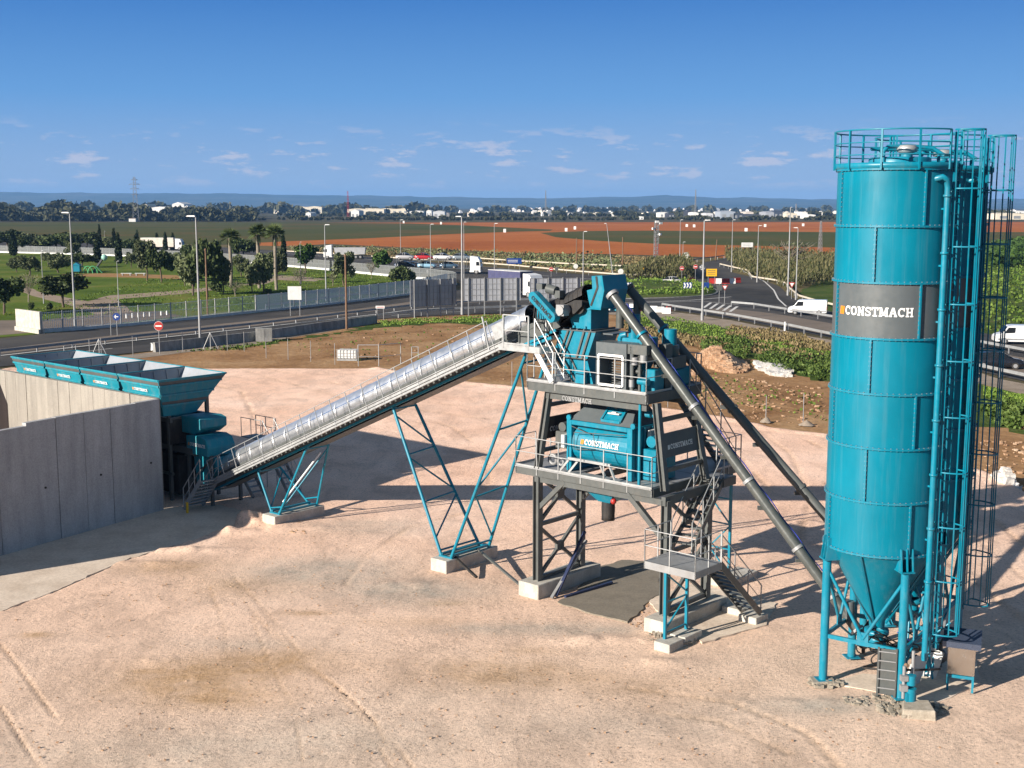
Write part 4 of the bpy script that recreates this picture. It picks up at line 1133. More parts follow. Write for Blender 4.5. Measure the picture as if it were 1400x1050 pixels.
def railing(mb, pts, z, h=1.08, post=1.0, toe=True, mr=.017, rails=2):
    for i in range(len(pts) - 1):
        a, b = pts[i], pts[i + 1]; L = math.dist(a, b); n = max(1, round(L / post))
        for k in range(n + 1):
            p = lerp(a, b, k / n); mb.beam((p[0], p[1], z - .25), (p[0], p[1], z + h), .032, .032)
        for r_ in range(rails):
            zz = z + h - r_ * h / 2
            mb.tube((*a, zz), (*b, zz), mr, 6)
        if toe: mb.beam((*a, z + .04), (*b, z + .04), .02, .07)
mb = MB()
railing(mb, [(-1.0, 1.05), (-1.0, -.07), (5.0, -.07), (5.0, .65)], ZL)
railing(mb, [(5.0, 3.9), (5.0, 5.55), (3.25, 5.55), (3.25, 3.0)], ZL)
railing(mb, [(-1.0, 1.9), (-1.0, 2.95), (3.25, 2.95)], ZL)
lr = mb.obj('railing', m_galv, tow)
mb = MB()
railing(mb, [(-.45, .3), (-.45, -.07), (4.72, -.07), (4.72, 1.4)], ZU, post=1.2)
railing(mb, [(4.72, 2.9), (4.72, 3.2), (-.45, 3.2), (-.45, .9)], ZU, post=1.2)
mb.obj('railing', m_galv, tow)
mb = MB()
mb.beam((-1.0, -.11, ZL - .01), (5.0, -.11, ZL - .01), .02, .035); mb.beam((-.45, -.11, ZU - .01), (4.72, -.11, ZU - .01), .02, .035)
mb.obj('edge_strip', m_galvd, tow)
mb = MB(); word_mesh(mb, 'CONSTMACH', .17, lambda x, y, e: (1.0 + x, .112 - e, ZU - .60 + y)); mb.obj('lettering', m_galvd, tow)

# stairs round the tower's right side
st = pthing('tower_stair', 'dark steel stairs with landing on teal posts at the tower right side', 'stairs', (6.6, 0, 0))
ZM = 2.72
mb = MB(); mb.box(5.75, 7.65, -1.45, .05, ZM - .04, ZM)
for v in (-1.45, .05): mb.beam((5.75, v, ZM - .12), (7.65, v, ZM - .12), .06, .24)
for u in (5.75, 7.65): mb.beam((u, -1.45, ZM - .12), (u, .05, ZM - .12), .06, .235)
mb.obj('landing', m_galvd, st)
mb = MB(); railing(mb, [(5.75, .0), (5.75, -1.47), (7.67, -1.47), (7.67, .05)], ZM, h=1.05, post=.95, toe=False)
mb.obj('landing_rail', m_galv, st)
mb = MB()
for v in (-1.35, -.12): mb.beam((6.5, v, .2), (6.5, v, ZM - .2), .09, .09)
mb.beam((6.5, -1.35, ZM - .3), (6.5, -.12, 1.55), .045, .045); mb.beam((6.5, -1.35, 1.45), (6.5, -.12, 1.45), .045, .045); mb.beam((6.5, -1.35, .55), (6.5, -.12, 1.4), .045, .045); mb.beam((6.5, -1.35, .45), (6.5, -.12, .45), .045, .045)
mb.obj('post_frame', m_teal, st)
stairs(st, 'lower_flight', (6.85, 2.75, .3), (6.85, .12, ZM - .1), (1, 0, 0), .75, 11, m_grey, True, .22, m_galvd)
stairs(st, 'middle_flight', (5.76, .02, ZM + .05), (5.15, 2.88, ZL - .05), (.97, .22, 0), .72, 9, m_grey, True, .22, m_galv)
stairs(st, 'upper_flight', (5.05, 5.1, ZL + .05), (4.85, 2.3, ZU - .05), (-1, 0, 0), .75, 13, m_grey, True, .24, m_galvd)
# rear lattice mast under the deck extension
lm = pthing('lattice_post', 'slim teal lattice post under the rear corner of the lower deck', 'post', (4.4, 6, 0))
mb = MB(); ps = [(4.15, 5.45), (4.7, 5.45), (4.7, 6.05), (4.15, 6.05)]
ps = [(3.9, 5.35), (4.75, 5.35)]
for p in ps: mb.beam((*p, .2), (*p, ZL - .3), .09, .09)
for k in range(4):
    z = .5 + k * .95; a, b = (ps[0], ps[1]) if k % 2 else (ps[1], ps[0])
    mb.beam((*a, z), (*b, z + .9), .045, .045); mb.beam((*a, z), (*b, z), .045, .045)
mb.obj('lattice', m_teal, lm)

# --- mixer on the lower deck
mix = pthing('concrete_mixer', 'teal twin shaft mixer with bulging front and dark roof on the lower deck', 'mixer', (2.4, 1.2, ZL))
mu0, mu1, mv0, mv1 = 1.0, 3.85, .5, 2.2; mz0, mz1 = ZL + .02, 6.55
mb = MB()
mb.box(mu0, mu0 + .22, mv0 - .12, mv1, mz0, mz1); mb.box(mu1 - .22, mu1, mv0 - .12, mv1, mz0, mz1)
mb.box(mu0 + .22, mu1 - .22, mv0 - .12, mv0 + .05, mz1 - .16, mz1)
mb.box(mu0 + .22, mu1 - .22, mv0 + .2, mv1 - .05, mz0 + .7, mz1 - .02)
for k in range(4): mb.box(mu1, mu1 + .05, mv0 + .1 + k * .45, mv0 + .18 + k * .45, mz0 + .1, mz1 - .05)
mb.obj('casing', m_teal, mix, bevel=.01)
mb = MB(); n = 12; pr_ = []
for i in range(n + 1):
    t = R(75 - 150 * i / n); pr_.append((mv0 + .62 - .72 * math.cos(t), mz0 + .98 + .72 * math.sin(t)))
prof = pr_ + [(mv0 + .62, mz0 + .25), (mv0 + .62, mz1 - .1)]
mb.prism(prof, 'x', mu0 + .24, mu1 - .24)
dr = mb.obj('drum', m_teal, mix)
for p in dr.data.polygons: p.use_smooth = False
fv = mv0 + .62 - .722
logo(dr, 'lettering', lambda x, y, e: (mu0 + .62 + x, mv0 + .62 - (.735 * math.cos(math.asin(max(-.9, min(.9, (y + .02) / .73))))) - .004 - e, mz0 + 1.02 + y), .19)
mb = MB(); b0 = [(mu0 + .1, mv0 - .08, mz1 + .01), (mu1 - .05, mv0 - .08, mz1 + .01), (mu1 - .05, mv1, mz1 + .01), (mu0 + .1, mv1, mz1 + .01)]
t0 = [(mu0 + .45, mv0 + .55, mz1 + .55), (mu1 - .35, mv0 + .55, mz1 + .55), (mu1 - .35, mv1 - .3, mz1 + .55), (mu0 + .45, mv1 - .3, mz1 + .55)]
mb.hexa(b0, t0); mb.obj('roof', m_band, mix, bevel=.01)
mb = MB()
def roofp(u, t, o=.0): return (u, mv0 - .08 + .63 * t, mz1 + .01 + .54 * t + o)
q = [roofp(2.45, .12, .05), roofp(3.25, .12, .05), roofp(3.20, .92, .05), roofp(2.45, .92, .05)]
mb.add(q, [(0, 1, 2, 3)]); 
for k in range(4): mb.beam(q[k], q[(k + 1) % 4], .07, .09)
mb.obj('hatch', m_teal, mix)
mb = MB(); mb.beam(roofp(2.62, .5, .09), roofp(3.1, .5, .09), .22, .04); mb.beam(roofp(2.75, .5, .12), roofp(2.92, .5, .12), .1, .05); mb.obj('hatch_window', m_whitew, mix)
mb = MB()
for u in (mu0 + .1, mu1 + .03): mb.tube((u, mv0 - .14, mz1 + .08), (u, mv0 - .06, mz1 + .08), .1, 10)
mb.obj('lifting_lug', m_teal, mix)
mb = MB(); mb.tube((.62, .55, ZL + .95), (.62, 1.4, ZL + .95), .20, 12); mb.box(.40, .98, .5, 1.7, ZL + .75, ZL + 1.35); mb.tube((.62, .6, ZL + 1.5), (.62, 1.2, ZL + 1.5), .17, 12)
mb.obj('drive_motor', m_grey, mix)
mb = MB()
for v, u, z, r in ((-.02 + .45, .38, ZL + .32, .22), (.44, .75, ZL + .28, .16)):
    mb.lathe([(r, 0), (r, .08), (r * .6, .1), (r * .55, 0)], (0, 0, 0), 14)
    for i in range(len(mb.v) - 56, len(mb.v)):
        x, y, zz = mb.v[i]; mb.v[i] = (u + x, v - zz, z + y)
mb.obj('drive_wheel', m_galvd, mix)
mb = MB(); mb.box(.86, 1.0, mv0 - .25, mv0 + .1, ZL + .85, ZL + 1.3); mb.obj('control_box', m_whitew, mix)
mb = MB(); mb.box(mu1 + .06, mu1 + .2, 1.2, 1.6, ZL + 1.25, ZL + 1.7); mb.obj('junction_box', m_whitew, mix)
mb = MB(); mb.box(mu1 + .05, mu1 + .7, .9, 2.0, ZL + .02, ZL + 1.1); mb.tube((mu1 + .35, 1.0, ZL + 1.35), (mu1 + .35, 1.8, ZL + 1.35), .2, 12); mb.obj('hydraulic_pack', m_teal, mix, bevel=.02)
mb = MB()
for u0, u1 in ((1.35, 1.0), (1.75, 1.4), (3.1, 3.45), (2.7, 3.05)): mb.beam((u0, .12, ZL + .52), (u1, -.0, ZL + .04), .06, .07)
mb.beam((1.3, .13, ZL + .54), (3.15, .13, ZL + .54), .1, .07)
mb.obj('front_frame', m_galv, mix)
mb = MB(); mb.tube((4.35, .12, ZL), (4.35, .12, ZU - .35), .055, 8); mb.tube((4.2, .7, ZU - .8), (4.75, .7, ZU - .8), .12, 10); mb.obj('water_pipe', m_teal, mix)
mb = MB(); mb.path([(1.3, mv0 - .2, mz1 - .2), (2.0, mv0 - .24, mz1 - .35), (2.9, mv0 - .24, mz1 - .3), (3.6, mv0 - .2, mz1 - .25)], .016, 5)
for i, u in enumerate((1.42,)):
    for a, b in (((u, 5.65), (u, 6.25)), ((u, 6.25), (u + .85, 6.3)), ((u + .85, 6.3), (u + .95, 5.75)), ((u, 5.65), (u + .95, 5.75))):
        mb.tube((a[0], mv0 - .22, a[1] - .1), (b[0], mv0 - .22, b[1] - .1), .014, 5)
mb.obj('front_cable', m_grey, mix)
# outlet cone below the deck
mb = MB(); mb.hexa([(2.35, .5, ZL - .92), (2.85, .5, ZL - .92), (2.85, 1.0, ZL - .92), (2.35, 1.0, ZL - .92)], [(1.75, .10, ZL - .31), (3.35, .10, ZL - .31), (3.35, 1.7, ZL - .31), (1.75, 1.7, ZL - .31)])
mb.obj('outlet_hopper', m_teal, mix)
MB().lathe([(.23, -.95), (.245, -1.2), (.23, -1.45), (.24, -1.62), (.21, -1.62)], (2.6, .75, ZL + .03), 16).obj('rubber_sleeve', m_black, mix)
MB().ball((3.05, .45, ZL - .80), .11, 12).obj('warning_lamp', m_red, mix)
mb = MB(); mb.box(1.9, 2.6, .9, 1.6, ZU - .75, ZU - .38); mb.tube((2.75, 1, mz1 + .5), (2.75, 1, ZU - .3), .1, 8); mb.tube((3.3, 1, mz1 + .5), (3.3, 1, ZU - .3), .15, 8); mb.obj('inlet_duct', m_band, mix)

# --- waiting hopper and weigh equipment on the upper deck
hop = pthing('waiting_hopper', 'large teal slanted aggregate hopper with dark ribs on the upper deck', 'hopper', (1.3, 1.2, ZU))
hv0, hv1 = .6, 1.95
mb = MB()
top = [(.48, hv0, 9.68), (2.08, hv0, 9.68), (2.08, hv1, 9.68), (.48, hv1, 9.68)]
mid = [(.20, hv0, 8.72), (1.72, hv0, 8.72), (1.72, hv1, 8.72), (.20, hv1, 8.72)]
bot = [(1.15, hv0 + .1, 7.75), (1.95, hv0 + .1, 7.75), (1.95, hv1 - .2, 7.75), (1.15, hv1 - .2, 7.75)]
mb.hexa(mid, top); mb.hexa(bot, mid)
hb = mb.obj('body', m_teal, hop)
mb = MB()
for t in (.18, .30, .70, .86):
    a = lerp(mid[0], mid[1], t); b = lerp(top[0], top[1], t + (.08 if t < .5 else -.0)); mb.beam((a[0], hv0 - .03, a[2]), (b[0], hv0 - .03, b[2]), .06, .07)
for t in (.02, .24, .5):
    a = lerp(bot[0], bot[1], t); b = lerp(mid[0], mid[1], t + .04); mb.beam((a[0], hv0 + .03, a[2]), (b[0], hv0 - .03, b[2]), .05, .05)
mb.beam((.20, hv0 - .02, 8.72), (1.72, hv0 - .02, 8.72), .04, .05)
mb.obj('rib', m_grey, hb)
mb = MB(); mb.box(.44, 2.12, hv0 - .05, hv1 + .05, 9.685, 9.72)
for k in range(5): mb.tube((.7 + .3 * k, hv0 - .05, 9.75), (.7 + .3 * k, hv1, 9.75), .03, 6)
mb.box(2.12, 2.6, hv0 + .3, hv1, 9.60, 9.65)
mb.obj('lid', m_band, hop)
mb = MB(); mb.box(1.35, 1.75, .42, .58, ZU + .02, 8.35); mb.obj('leg', m_teal, hop)
wb = pthing('inlet_box', 'small teal box hopper on top of the slanted hopper', 'hopper', (1.5, 1.2, 9.72))
mb = MB(); mb.prism([(.98, 9.76), (1.78, 9.76), (1.78, 10.48), (.92, 10.48), (.78, 10.22)], 'y', .72, 1.75); mb.obj('body', m_teal, wb, bevel=.008)
mb = MB(); mb.box(.9, 1.82, .68, .72, 10.44, 10.50); mb.box(1.78, 1.82, .72, 1.75, 10.44, 10.50)
for k in (1.05, 1.55): mb.tube((k, .7, 9.78), (k, .7, 9.86), .06, 6)
mb.obj('flange', m_teal, wb)
ch = pthing('discharge_hood', 'tall teal hood with a dark slanting stripe at the conveyor head', 'hood', (2.1, 1.2, 10.5))
hp = [(1.82, 10.52), (2.28, 10.52), (2.42, 11.15), (2.32, 11.66), (1.86, 11.62), (1.90, 11.18), (1.66, 11.12), (1.72, 10.85)]
mb = MB(); mb.prism(hp, 'y', .62, 1.98); hd = mb.obj('body', m_teal, ch, bevel=.008)
mb = MB()
for a, b in (((2.08, 11.62), (2.14, 11.25)), ((2.14, 11.25), (1.86, 10.60))): mb.beam((a[0], .61, a[1]), (b[0], .61, b[1]), .02, .075, 0, (1, 0, 0.3))
mb.obj('stripe', m_black, hd)
mb = MB(); mb.beam((1.75, .66, 10.50), (2.6, 1.6, 10.50), .06, .05); mb.beam((1.75, .66, 10.50), (2.3, .62, 10.50), .05, .05); mb.box(2.25, 2.62, 1.2, 2.1, 10.42, 10.48); mb.obj('bracket', m_teal, ch)

# cement weigh hopper, cabinet, pumps, pipes
cab = pthing('control_cabinet', 'dark grey cabinet frame with white framed louvre opening on the upper deck', 'cabinet', (2.9, .5, ZU))
cu0, cu1, cv0, cv1 = 2.38, 3.66, .25, 1.0
mb = MB()
mb.box(cu0, cu1, cv0, cv1, 9.05, 9.42)
for u in (cu0, cu1 - .18): mb.box(u, u + .18, cv0, cv1, ZU + .01, 9.05)
mb.box(cu1 + .12, cu1 + .22, .3, .4, ZU, 9.35)
mb.obj('frame', m_band, cab)
mb = MB()
for k in range(13): mb.box(cu0 + .2, cu1 - .4, cv0 + .5, cv0 + .53, ZU + .1 + k * .088, ZU + .135 + k * .088)
mb.obj('louvre', m_grey, cab)
mb = MB(); a0, a1, b0, b1 = cu0 + .14, cu1 - .12, ZU + .12, 9.0
for p, q in (((a0, b0), (a1, b0)), ((a1, b0), (a1, b1)), ((a1, b1), (a0, b1)), ((a0, b1), (a0, b0))): mb.beam((p[0], cv0 - .03, p[1]), (q[0], cv0 - .03, q[1]), .05, .08)
mb.obj('white_frame', m_white, cab)
cw = pthing('cement_scale', 'teal cement weighing hopper with upright round duct under the screw conveyors', 'hopper', (3.4, 1.3, ZU))
mb = MB(); mb.box(2.95, 3.8, .95, 1.9, 9.02, 9.55); mb.hexa([(3.2, 1.2, 8.0), (3.5, 1.2, 8.0), (3.5, 1.6, 8.0), (3.2, 1.6, 8.0)], [(2.95, .96, 9.0), (3.8, .96, 9.0), (3.8, 1.89, 9.0), (2.95, 1.89, 9.0)]); mb.obj('body', m_teal, cw, bevel=.01)
MB().tube((3.32, 1.15, 9.55), (3.32, 1.15, 10.35), .20, 16).obj('duct', m_teal, cw)
MB().tube((4.3, 1.9, 9.0), (4.3, 1.9, 9.85), .22, 16).obj('duct', m_teal, cw)
mb = MB(); mb.lathe([(.05, .12), (.3, .12), (.32, 0), (.3, -.1), (.3, -.3)], (4.3, 1.9, 9.2), 16); mb.box(3.9, 4.7, 1.5, 2.3, 8.55, 8.95); mb.obj('filter_head', m_grey, cw)
mb = MB(); mb.path([(2.15, .75, 9.28), (2.32, .7, 9.32), (2.48, .62, 9.26), (2.58, .58, 9.1), (2.6, .58, 8.9)], .10, 10); mb.path([(2.9, 1.0, 9.35), (2.86, .95, 9.5), (2.92, .95, 9.62), (3.1, 1.0, 9.66)], .09, 8); mb.obj('elbow_pipe', m_teal, cw)
pk = pthing('pump_group', 'cluster of dark pipes valves and grey drums on the upper deck corner', 'pumps', (4.1, .6, ZU))
mb = MB()
for u, v, r, z0, z1 in ((3.85, .35, .06, ZU, 9.35), (4.0, .55, .07, ZU, 9.2), (4.15, .35, .05, ZU, 9.0)): mb.tube((u, v, z0), (u, v, z1), r, 8)
mb.box(3.62, 4.45, .3, .8, 9.1, 9.42); mb.tube((4.0, .5, 9.05), (4.7, .9, 8.95), .14, 10); mb.tube((3.7, .5, 8.5), (4.2, .5, 8.5), .08, 8); mb.box(4.3, 4.6, 1.2, 1.6, ZU, 9.4)
mb.obj('pipework', m_grey, pk)
mb = MB(); mb.tube((3.98, .3, 8.75), (3.98, .3, 9.0), .12, 10); mb.tube((4.3, .35, 8.85), (4.3, .35, 9.1), .13, 10); mb.tube((3.9, .25, 8.0), (3.9, .25, 8.25), .1, 10); mb.obj('drum', m_galvd, pk)
mb = MB(); mb.box(4.15, 4.62, .55, 1.1, ZU + .02, 8.6); mb.tube((4.15, .3, ZU + .35), (4.55, .3, ZU + .35), .12, 10); mb.tube((4.35, .32, ZU + .02), (4.35, .32, 8.25), .10, 10); mb.obj('tank', m_teal, pk, bevel=.02)
tk = pthing('water_tank', 'teal rounded water tank at the right corner of the upper deck', 'tank', (5.2, 2.2, ZU))
MB().box(3.95, 4.65, 1.6, 2.75, ZU + .02, 8.55).obj('body', m_teal, tk, bevel=.08)
mb = MB(); mb.tube((4.3, 2.1, 8.55), (4.3, 2.1, 8.68), .18, 12); mb.obj('lid', m_teal, tk)
# ---------------------------------------------------------------- cement silos
SR, SZ0, SZ1, NC = 1.61, 4.20, 15.0, 7
S1 = (10.85, 35.15); S2 = (12.86, 38.1)
CH = (SZ1 - SZ0) / NC
LA = R(189)          # azimuth of the first leg and of the plate joints
def silo(C, lab, first):
    root = thing('cement_silo', lab, 'silo', (*C, 0), 0, 'cement silos side by side')
    def P(a, r, z): return (r * math.cos(a), r * math.sin(a), z)
    for k in range(NC):
        z1 = SZ1 - k * CH; z0 = z1 - CH
        for j in range(4):
            a0 = LA + j * math.pi / 2 + (math.pi / 4 + .03 if k % 2 else .03)
            a1 = a0 + math.pi / 2
            mb = MB(); n = 20
            mb.lathe([(SR, z0 + .0), (SR, z1)], (0, 0, 0), n, 0, a0, a1)
            m = m_band if (k == 2) else m_silo
            mb.obj('shell_plate', m, root)
    # ring and joint flanges with bolts
    fl = MB()
    for k in range(NC + 1):
        z = SZ1 - k * CH
        fl.lathe([(SR + .003, z - .028), (SR + .055, z - .028), (SR + .055, z + .028), (SR + .003, z + .028)], (0, 0, 0), 72, 0, smooth=False)
    for k in range(NC):
        z1 = SZ1 - k * CH; z0 = z1 - CH
        for j in range(4):
            a = LA + j * math.pi / 2 + (math.pi / 4 + .03 if k % 2 else .03)
            fl.beam(P(a, SR + .03, z0 + .03), P(a, SR + .03, z1 - .03), .045, .06, 0, (math.cos(a), math.sin(a), 0))
    fl.obj('flange', m_teal, root)
    bo = MB()
    for k in range(NC + 1):
        z = SZ1 - k * CH
        for i in range(64):
            a = 2 * math.pi * i / 64; p = Vector(P(a, SR + .034, z - .04)); bo.beam(p, p + Vector((0, 0, .085)), .022, .022)
    for k in range(NC):
        z1 = SZ1 - k * CH
        for j in range(4):
            a = LA + j * math.pi / 2 + (math.pi / 4 + .03 if k % 2 else .03)
            t = Vector((-math.sin(a), math.cos(a), 0)) * .035
            for i in range(11):
                p = Vector(P(a, SR + .035, z1 - CH + .14 + i * .13)); bo.beam(p - t, p + t, .022, .022)
    bo.obj('bolt_row', m_galvd, root)
    # cone
    mb = MB(); mb.lathe([(SR, SZ0), (SR - .05, SZ0 - .05), (.24, 1.85), (.22, 1.65)], (0, 0, 0), 48); mb.obj('cone', m_silo, root)
    mb = MB()
    for j in range(4):
        a = LA + j * math.pi / 2 + math.pi / 4
        mb.beam(P(a, SR, SZ0 - .06), P(a, .27, 1.78), .04, .05, 0, (math.cos(a), math.sin(a), .7))
    mb.lathe([(.22, 1.55), (.36, 1.55), (.36, 1.42), (.2, 1.42), (.2, 1.2), (.3, 1.2), (.3, 1.1)], (0, 0, 0), 20)
    mb.obj('cone_rib', m_teal, root)
    # roof
    mb = MB(); mb.lathe([(SR + .02, SZ1 + .03), (SR * .5, SZ1 + .16), (0, SZ1 + .22)], (0, 0, 0), 48); mb.lathe([(SR + .02, SZ1 - .0), (SR + .10, SZ1 + .05), (SR + .10, SZ1 + .18), (SR + .06, SZ1 + .18)], (0, 0, 0), 64)
    mb.lathe([(.85, SZ1 + .1), (.85, SZ1 + .32), (.8, SZ1 + .36), (0, SZ1 + .38)], (.1, .1, 0), 32)
    mb.obj('roof', m_teal, root)
    mb = MB(); mb.tube((.15, -.35, SZ1 + .2), (.15, -.35, SZ1 + .5), .16, 14); mb.obj('filter_stub', m_teal, root)
    mb = MB(); mb.lathe([(.16, .46), (.27, .5), (.29, .6), (.22, .68), (0, .7)], (.15, -.35, SZ1), 16); mb.obj('vent_cap', m_galv, root)
    mb = MB(); mb.path([(-.55, -.5, SZ1 + .15), (-.55, -.5, SZ1 + .5), (-.4, -.4, SZ1 + .64), (.2, -.3, SZ1 + .66), (.9, -.2, SZ1 + .62), (1.2, -.35, SZ1 + .4)], .06, 8)
    mb.path([(1.25, .25, SZ1 + .1), (1.25, .25, SZ1 + .5), (1.0, .3, SZ1 + .6), (-.7, .2, SZ1 + .6)], .05, 8); mb.obj('roof_pipe', m_teal, root)
    # railing on the roof rim, gap at the ladder
    rl = MB(); rr = SR + .12
    LD = R(-40)
    a0, a1 = LD + .26, LD + 2 * math.pi - .26
    for h in (1.0, .66, .33):
        rl.path([P(a0 + (a1 - a0) * i / 48, rr, SZ1 + .06 + h) for i in range(49)], .024 if h > .9 else .018, 6)
    for i in range(11):
        a = a0 + (a1 - a0) * i / 10; rl.beam(P(a, rr, SZ1 + .0), P(a, rr, SZ1 + 1.06), .05, .05, 0, (math.cos(a), math.sin(a), 0))
    for da in (.05,):
        for i in (3, 6):
            a = a0 + (a1 - a0) * i / 10 + da; rl.beam(P(a, rr, SZ1), P(a, rr, SZ1 + 1.06), .05, .05)
    rl.obj('roof_railing', m_teal, root)
    # ladder and safety cage
    L0 = Vector((math.cos(LD), math.sin(LD), 0)); T0 = Vector((-math.sin(LD), math.cos(LD), 0)); z0, z1 = (1.3 if first else 1.6), SZ1 + 1.0
    ld = MB(); base = L0 * (SR + .10)
    for k in (-.22, .22): ld.beam(base + T0 * k + Vector((0, 0, z0)), base + T0 * k + Vector((0, 0, z1)), .065, .04)
    z = z0 + .2
    while z < z1: ld.tube(base - T0 * .22 + Vector((0, 0, z)), base + T0 * .22 + Vector((0, 0, z)), .014, 5); z += .3
    for k in range(NC):
        zz = SZ1 - .6 - k * CH
        for s in (-.22, .22): ld.beam(L0 * SR + T0 * s + Vector((0, 0, zz)), base + T0 * s + Vector((0, 0, zz)), .04, .03)
    ld.obj('ladder', m_teal, root)
    cg = MB(); cz0 = z0 + (.6 if first else .2); cz1 = z1 + .05
    def cp(t, z):  # cage outline: rounded, outward
        return base + T0 * (.36 * math.cos(t)) + L0 * (.05 + .66 * math.sin(t)) + Vector((0, 0, z))
    nh = 9
    for i in range(nh + 1):
        z = cz0 + (cz1 - cz0) * i / nh
        cg.path([base + T0 * .24 + Vector((0, 0, z))] + [cp(R(t), z) for t in range(0, 181, 15)] + [base - T0 * .24 + Vector((0, 0, z))], .026, 5)
    for t in (5, 45, 75, 105, 135, 175): cg.beam(cp(R(t), cz0), cp(R(t), cz1), .052, .022)
    cg.obj('ladder_cage', m_teal, root)
    # fill pipe
    fp = MB(); a = R(-58); d = Vector((math.cos(a), math.sin(a), 0)); c = d * (SR + .16); t = Vector((-math.sin(a), math.cos(a), 0))
    fp.path([d * (SR - .12) - t * .25 + Vector((0, 0, SZ1 - .28)), c - t * .22 + Vector((0, 0, SZ1 - .22)), c - t * .06 + Vector((0, 0, SZ1 - .27)), c + Vector((0, 0, SZ1 - .5)), c + Vector((0, 0, SZ1 - .8)), c + Vector((0, 0, 1.15))], .085, 12)
    for k in range(NC + 1):
        z = SZ1 - .72 - k * CH
        if z > 1.5: fp.lathe([(.085, -.03), (.12, -.03), (.12, .03), (.085, .03)], (c.x, c.y, z), 12); fp.beam(d * SR + Vector((0, 0, z - .35)), c + Vector((0, 0, z - .35)), .05, .05)
    fp.obj('fill_pipe', m_teal, root)
    # legs, brackets, cross frame
    feet = []
    for j in range(4):
        a = LA + j * math.pi / 2; p = P(a, SR + .02, 0); feet.append(p)
        mb = MB(); mb.tube((p[0], p[1], .1), (p[0], p[1], SZ0 - .38), .125, 14); mb.cbox((p[0], p[1], .09), .42, .42, .03, a)
        lg = mb.obj('leg', m_teal, root)
        bk = MB(); dr_ = Vector((math.cos(a), math.sin(a), 0)); tt = Vector((-math.sin(a), math.cos(a), 0)); q = dr_ * (SR + .04)
        for s in (-.17, 0, .17):
            bk.hexa([q + tt * (s - .012) - dr_ * .35 + Vector((0, 0, SZ0 - .4)), q + tt * (s - .012) + dr_ * .12 + Vector((0, 0, SZ0 - .4)), q + tt * (s + .012) + dr_ * .12 + Vector((0, 0, SZ0 - .4)), q + tt * (s + .012) - dr_ * .35 + Vector((0, 0, SZ0 - .4))],
                    [q + tt * (s - .012) - dr_ * .05 + Vector((0, 0, SZ0 + .25)), q + tt * (s - .012) + dr_ * .03 + Vector((0, 0, SZ0 + .25)), q + tt * (s + .012) + dr_ * .03 + Vector((0, 0, SZ0 + .25)), q + tt * (s + .012) - dr_ * .05 + Vector((0, 0, SZ0 + .25))])
        bk.cbox(q + Vector((0, 0, SZ0 - .4)) - dr_ * .1, .5, .40, .04, a)
        bk.obj('bracket', m_teal, root)
    br = MB()
    for j in range(4):
        p, q = Vector(feet[j]), Vector(feet[(j + 1) % 4]); m = (p + q) / 2
        h = Vector((0, 0, 1.45))
        br.beam(p + h, q + h, .08, .12)
        br.tube(p + Vector((0, 0, SZ0 - .65)), m + h + Vector((0, 0, .12)), .05, 8); br.tube(q + Vector((0, 0, SZ0 - .65)), m + h + Vector((0, 0, .12)), .05, 8)
        br.cbox(m + h + Vector((0, 0, .12)), .34, .04, .40, math.atan2((q - p).y, (q - p).x))
        if j in (1, 3): br.tube(p + Vector((0, 0, .75)), m + h, .035, 8)
    br.obj('cross_brace', m_teal, root)
    return root
s1 = silo(S1, 'front teal cement silo with grey lettered band, nearest the camera', True)
s2 = silo(S2, 'rear teal cement silo mostly hidden behind the front one', False)
# lettering wrapped on the grey band of the front silo
va = math.atan2(-S1[1], -S1[0]) ; rr = SR + .010
hh = .255; _, wl_ = word('CONSTMACH', hh)
a_start = va + R(-57)
logo(s1, 'lettering', lambda x, y, e: ((rr + e) * math.cos(a_start + x / SR), (rr + e) * math.sin(a_start + x / SR), SZ1 - 2 * CH - .92 + y), hh)

def screw(name, lab, a, b, r, mat, bands, cable=None, group='screw conveyors from silo to tower'):
    root = thing(name, lab, 'screw conveyor', a, 0, group, a)
    A = Vector(a); B = Vector(b); d = (B - A).normalized(); L = (B - A).length
    MB().tube(A, B, r, 18).obj('tube', mat, root)
    mb = MB()
    for t in bands:
        c = A + d * t; mb.tube(c - d * .05, c + d * .05, r + .035, 18)
    mb.tube(B - d * .04, B + d * .08, r + .06, 18); mb.tube(A - d * .04, A + d * .04, r + .05, 18)
    mb.obj('flange', m_galvd if mat is m_tube else m_grey, root)
    dn = Vector((0, 0, -1)); c = B - d * .45
    MB().tube(c, c + dn * .78, r * .82, 14).obj('outlet', mat, root)
    mb = MB(); c = A + d * .4; mb.tube(c, c + Vector((0, 0, .55)), r * .9, 14); mb.tube(A - d * .05, A - d * .45, .13, 10); mb.obj('inlet', m_band, root)
    up = Vector((0, 0, 1)); sd = d.cross(up).normalized(); nn = sd.cross(d).normalized()
    if cable:
        off = sd * (r * .8) * cable + nn * (r + .03) * .75
        mb = MB(); pts = []
        n = 40
        for i in range(n + 1):
            t = .12 + .84 * i / n; pts.append(A + d * (L * t) + off + nn * (.02 * math.sin(i * 1.3)))
        mb.path(pts, .018, 5); mb.obj('cable', m_cable, root)
    mb = MB()
    for t in (.2, .35, .5, .62, .75): mb.cbox(A + d * (L * t) - nn * (r + .05), .22, .10, .12)
    mb.obj('inspection_lug', mat, root)
    return root, B, d
r1, B1, d1 = screw('screw_conveyor', 'grey screw conveyor tube in front, from the front silo up to the tower', (10.55, 36.1, 1.2), (3.42, 41.75, 11.02), .165, m_tube, (1.2, 3.0, 5.6, 8.6), 1)
r2, B2, d2 = screw('screw_conveyor', 'black screw conveyor tube behind, from the rear silo up to the tower', (12.7, 38.35, 1.15), (4.15, 43.6, 11.10), .165, m_grey, (2.2, 5.0, 8.5), None)
mb = MB()
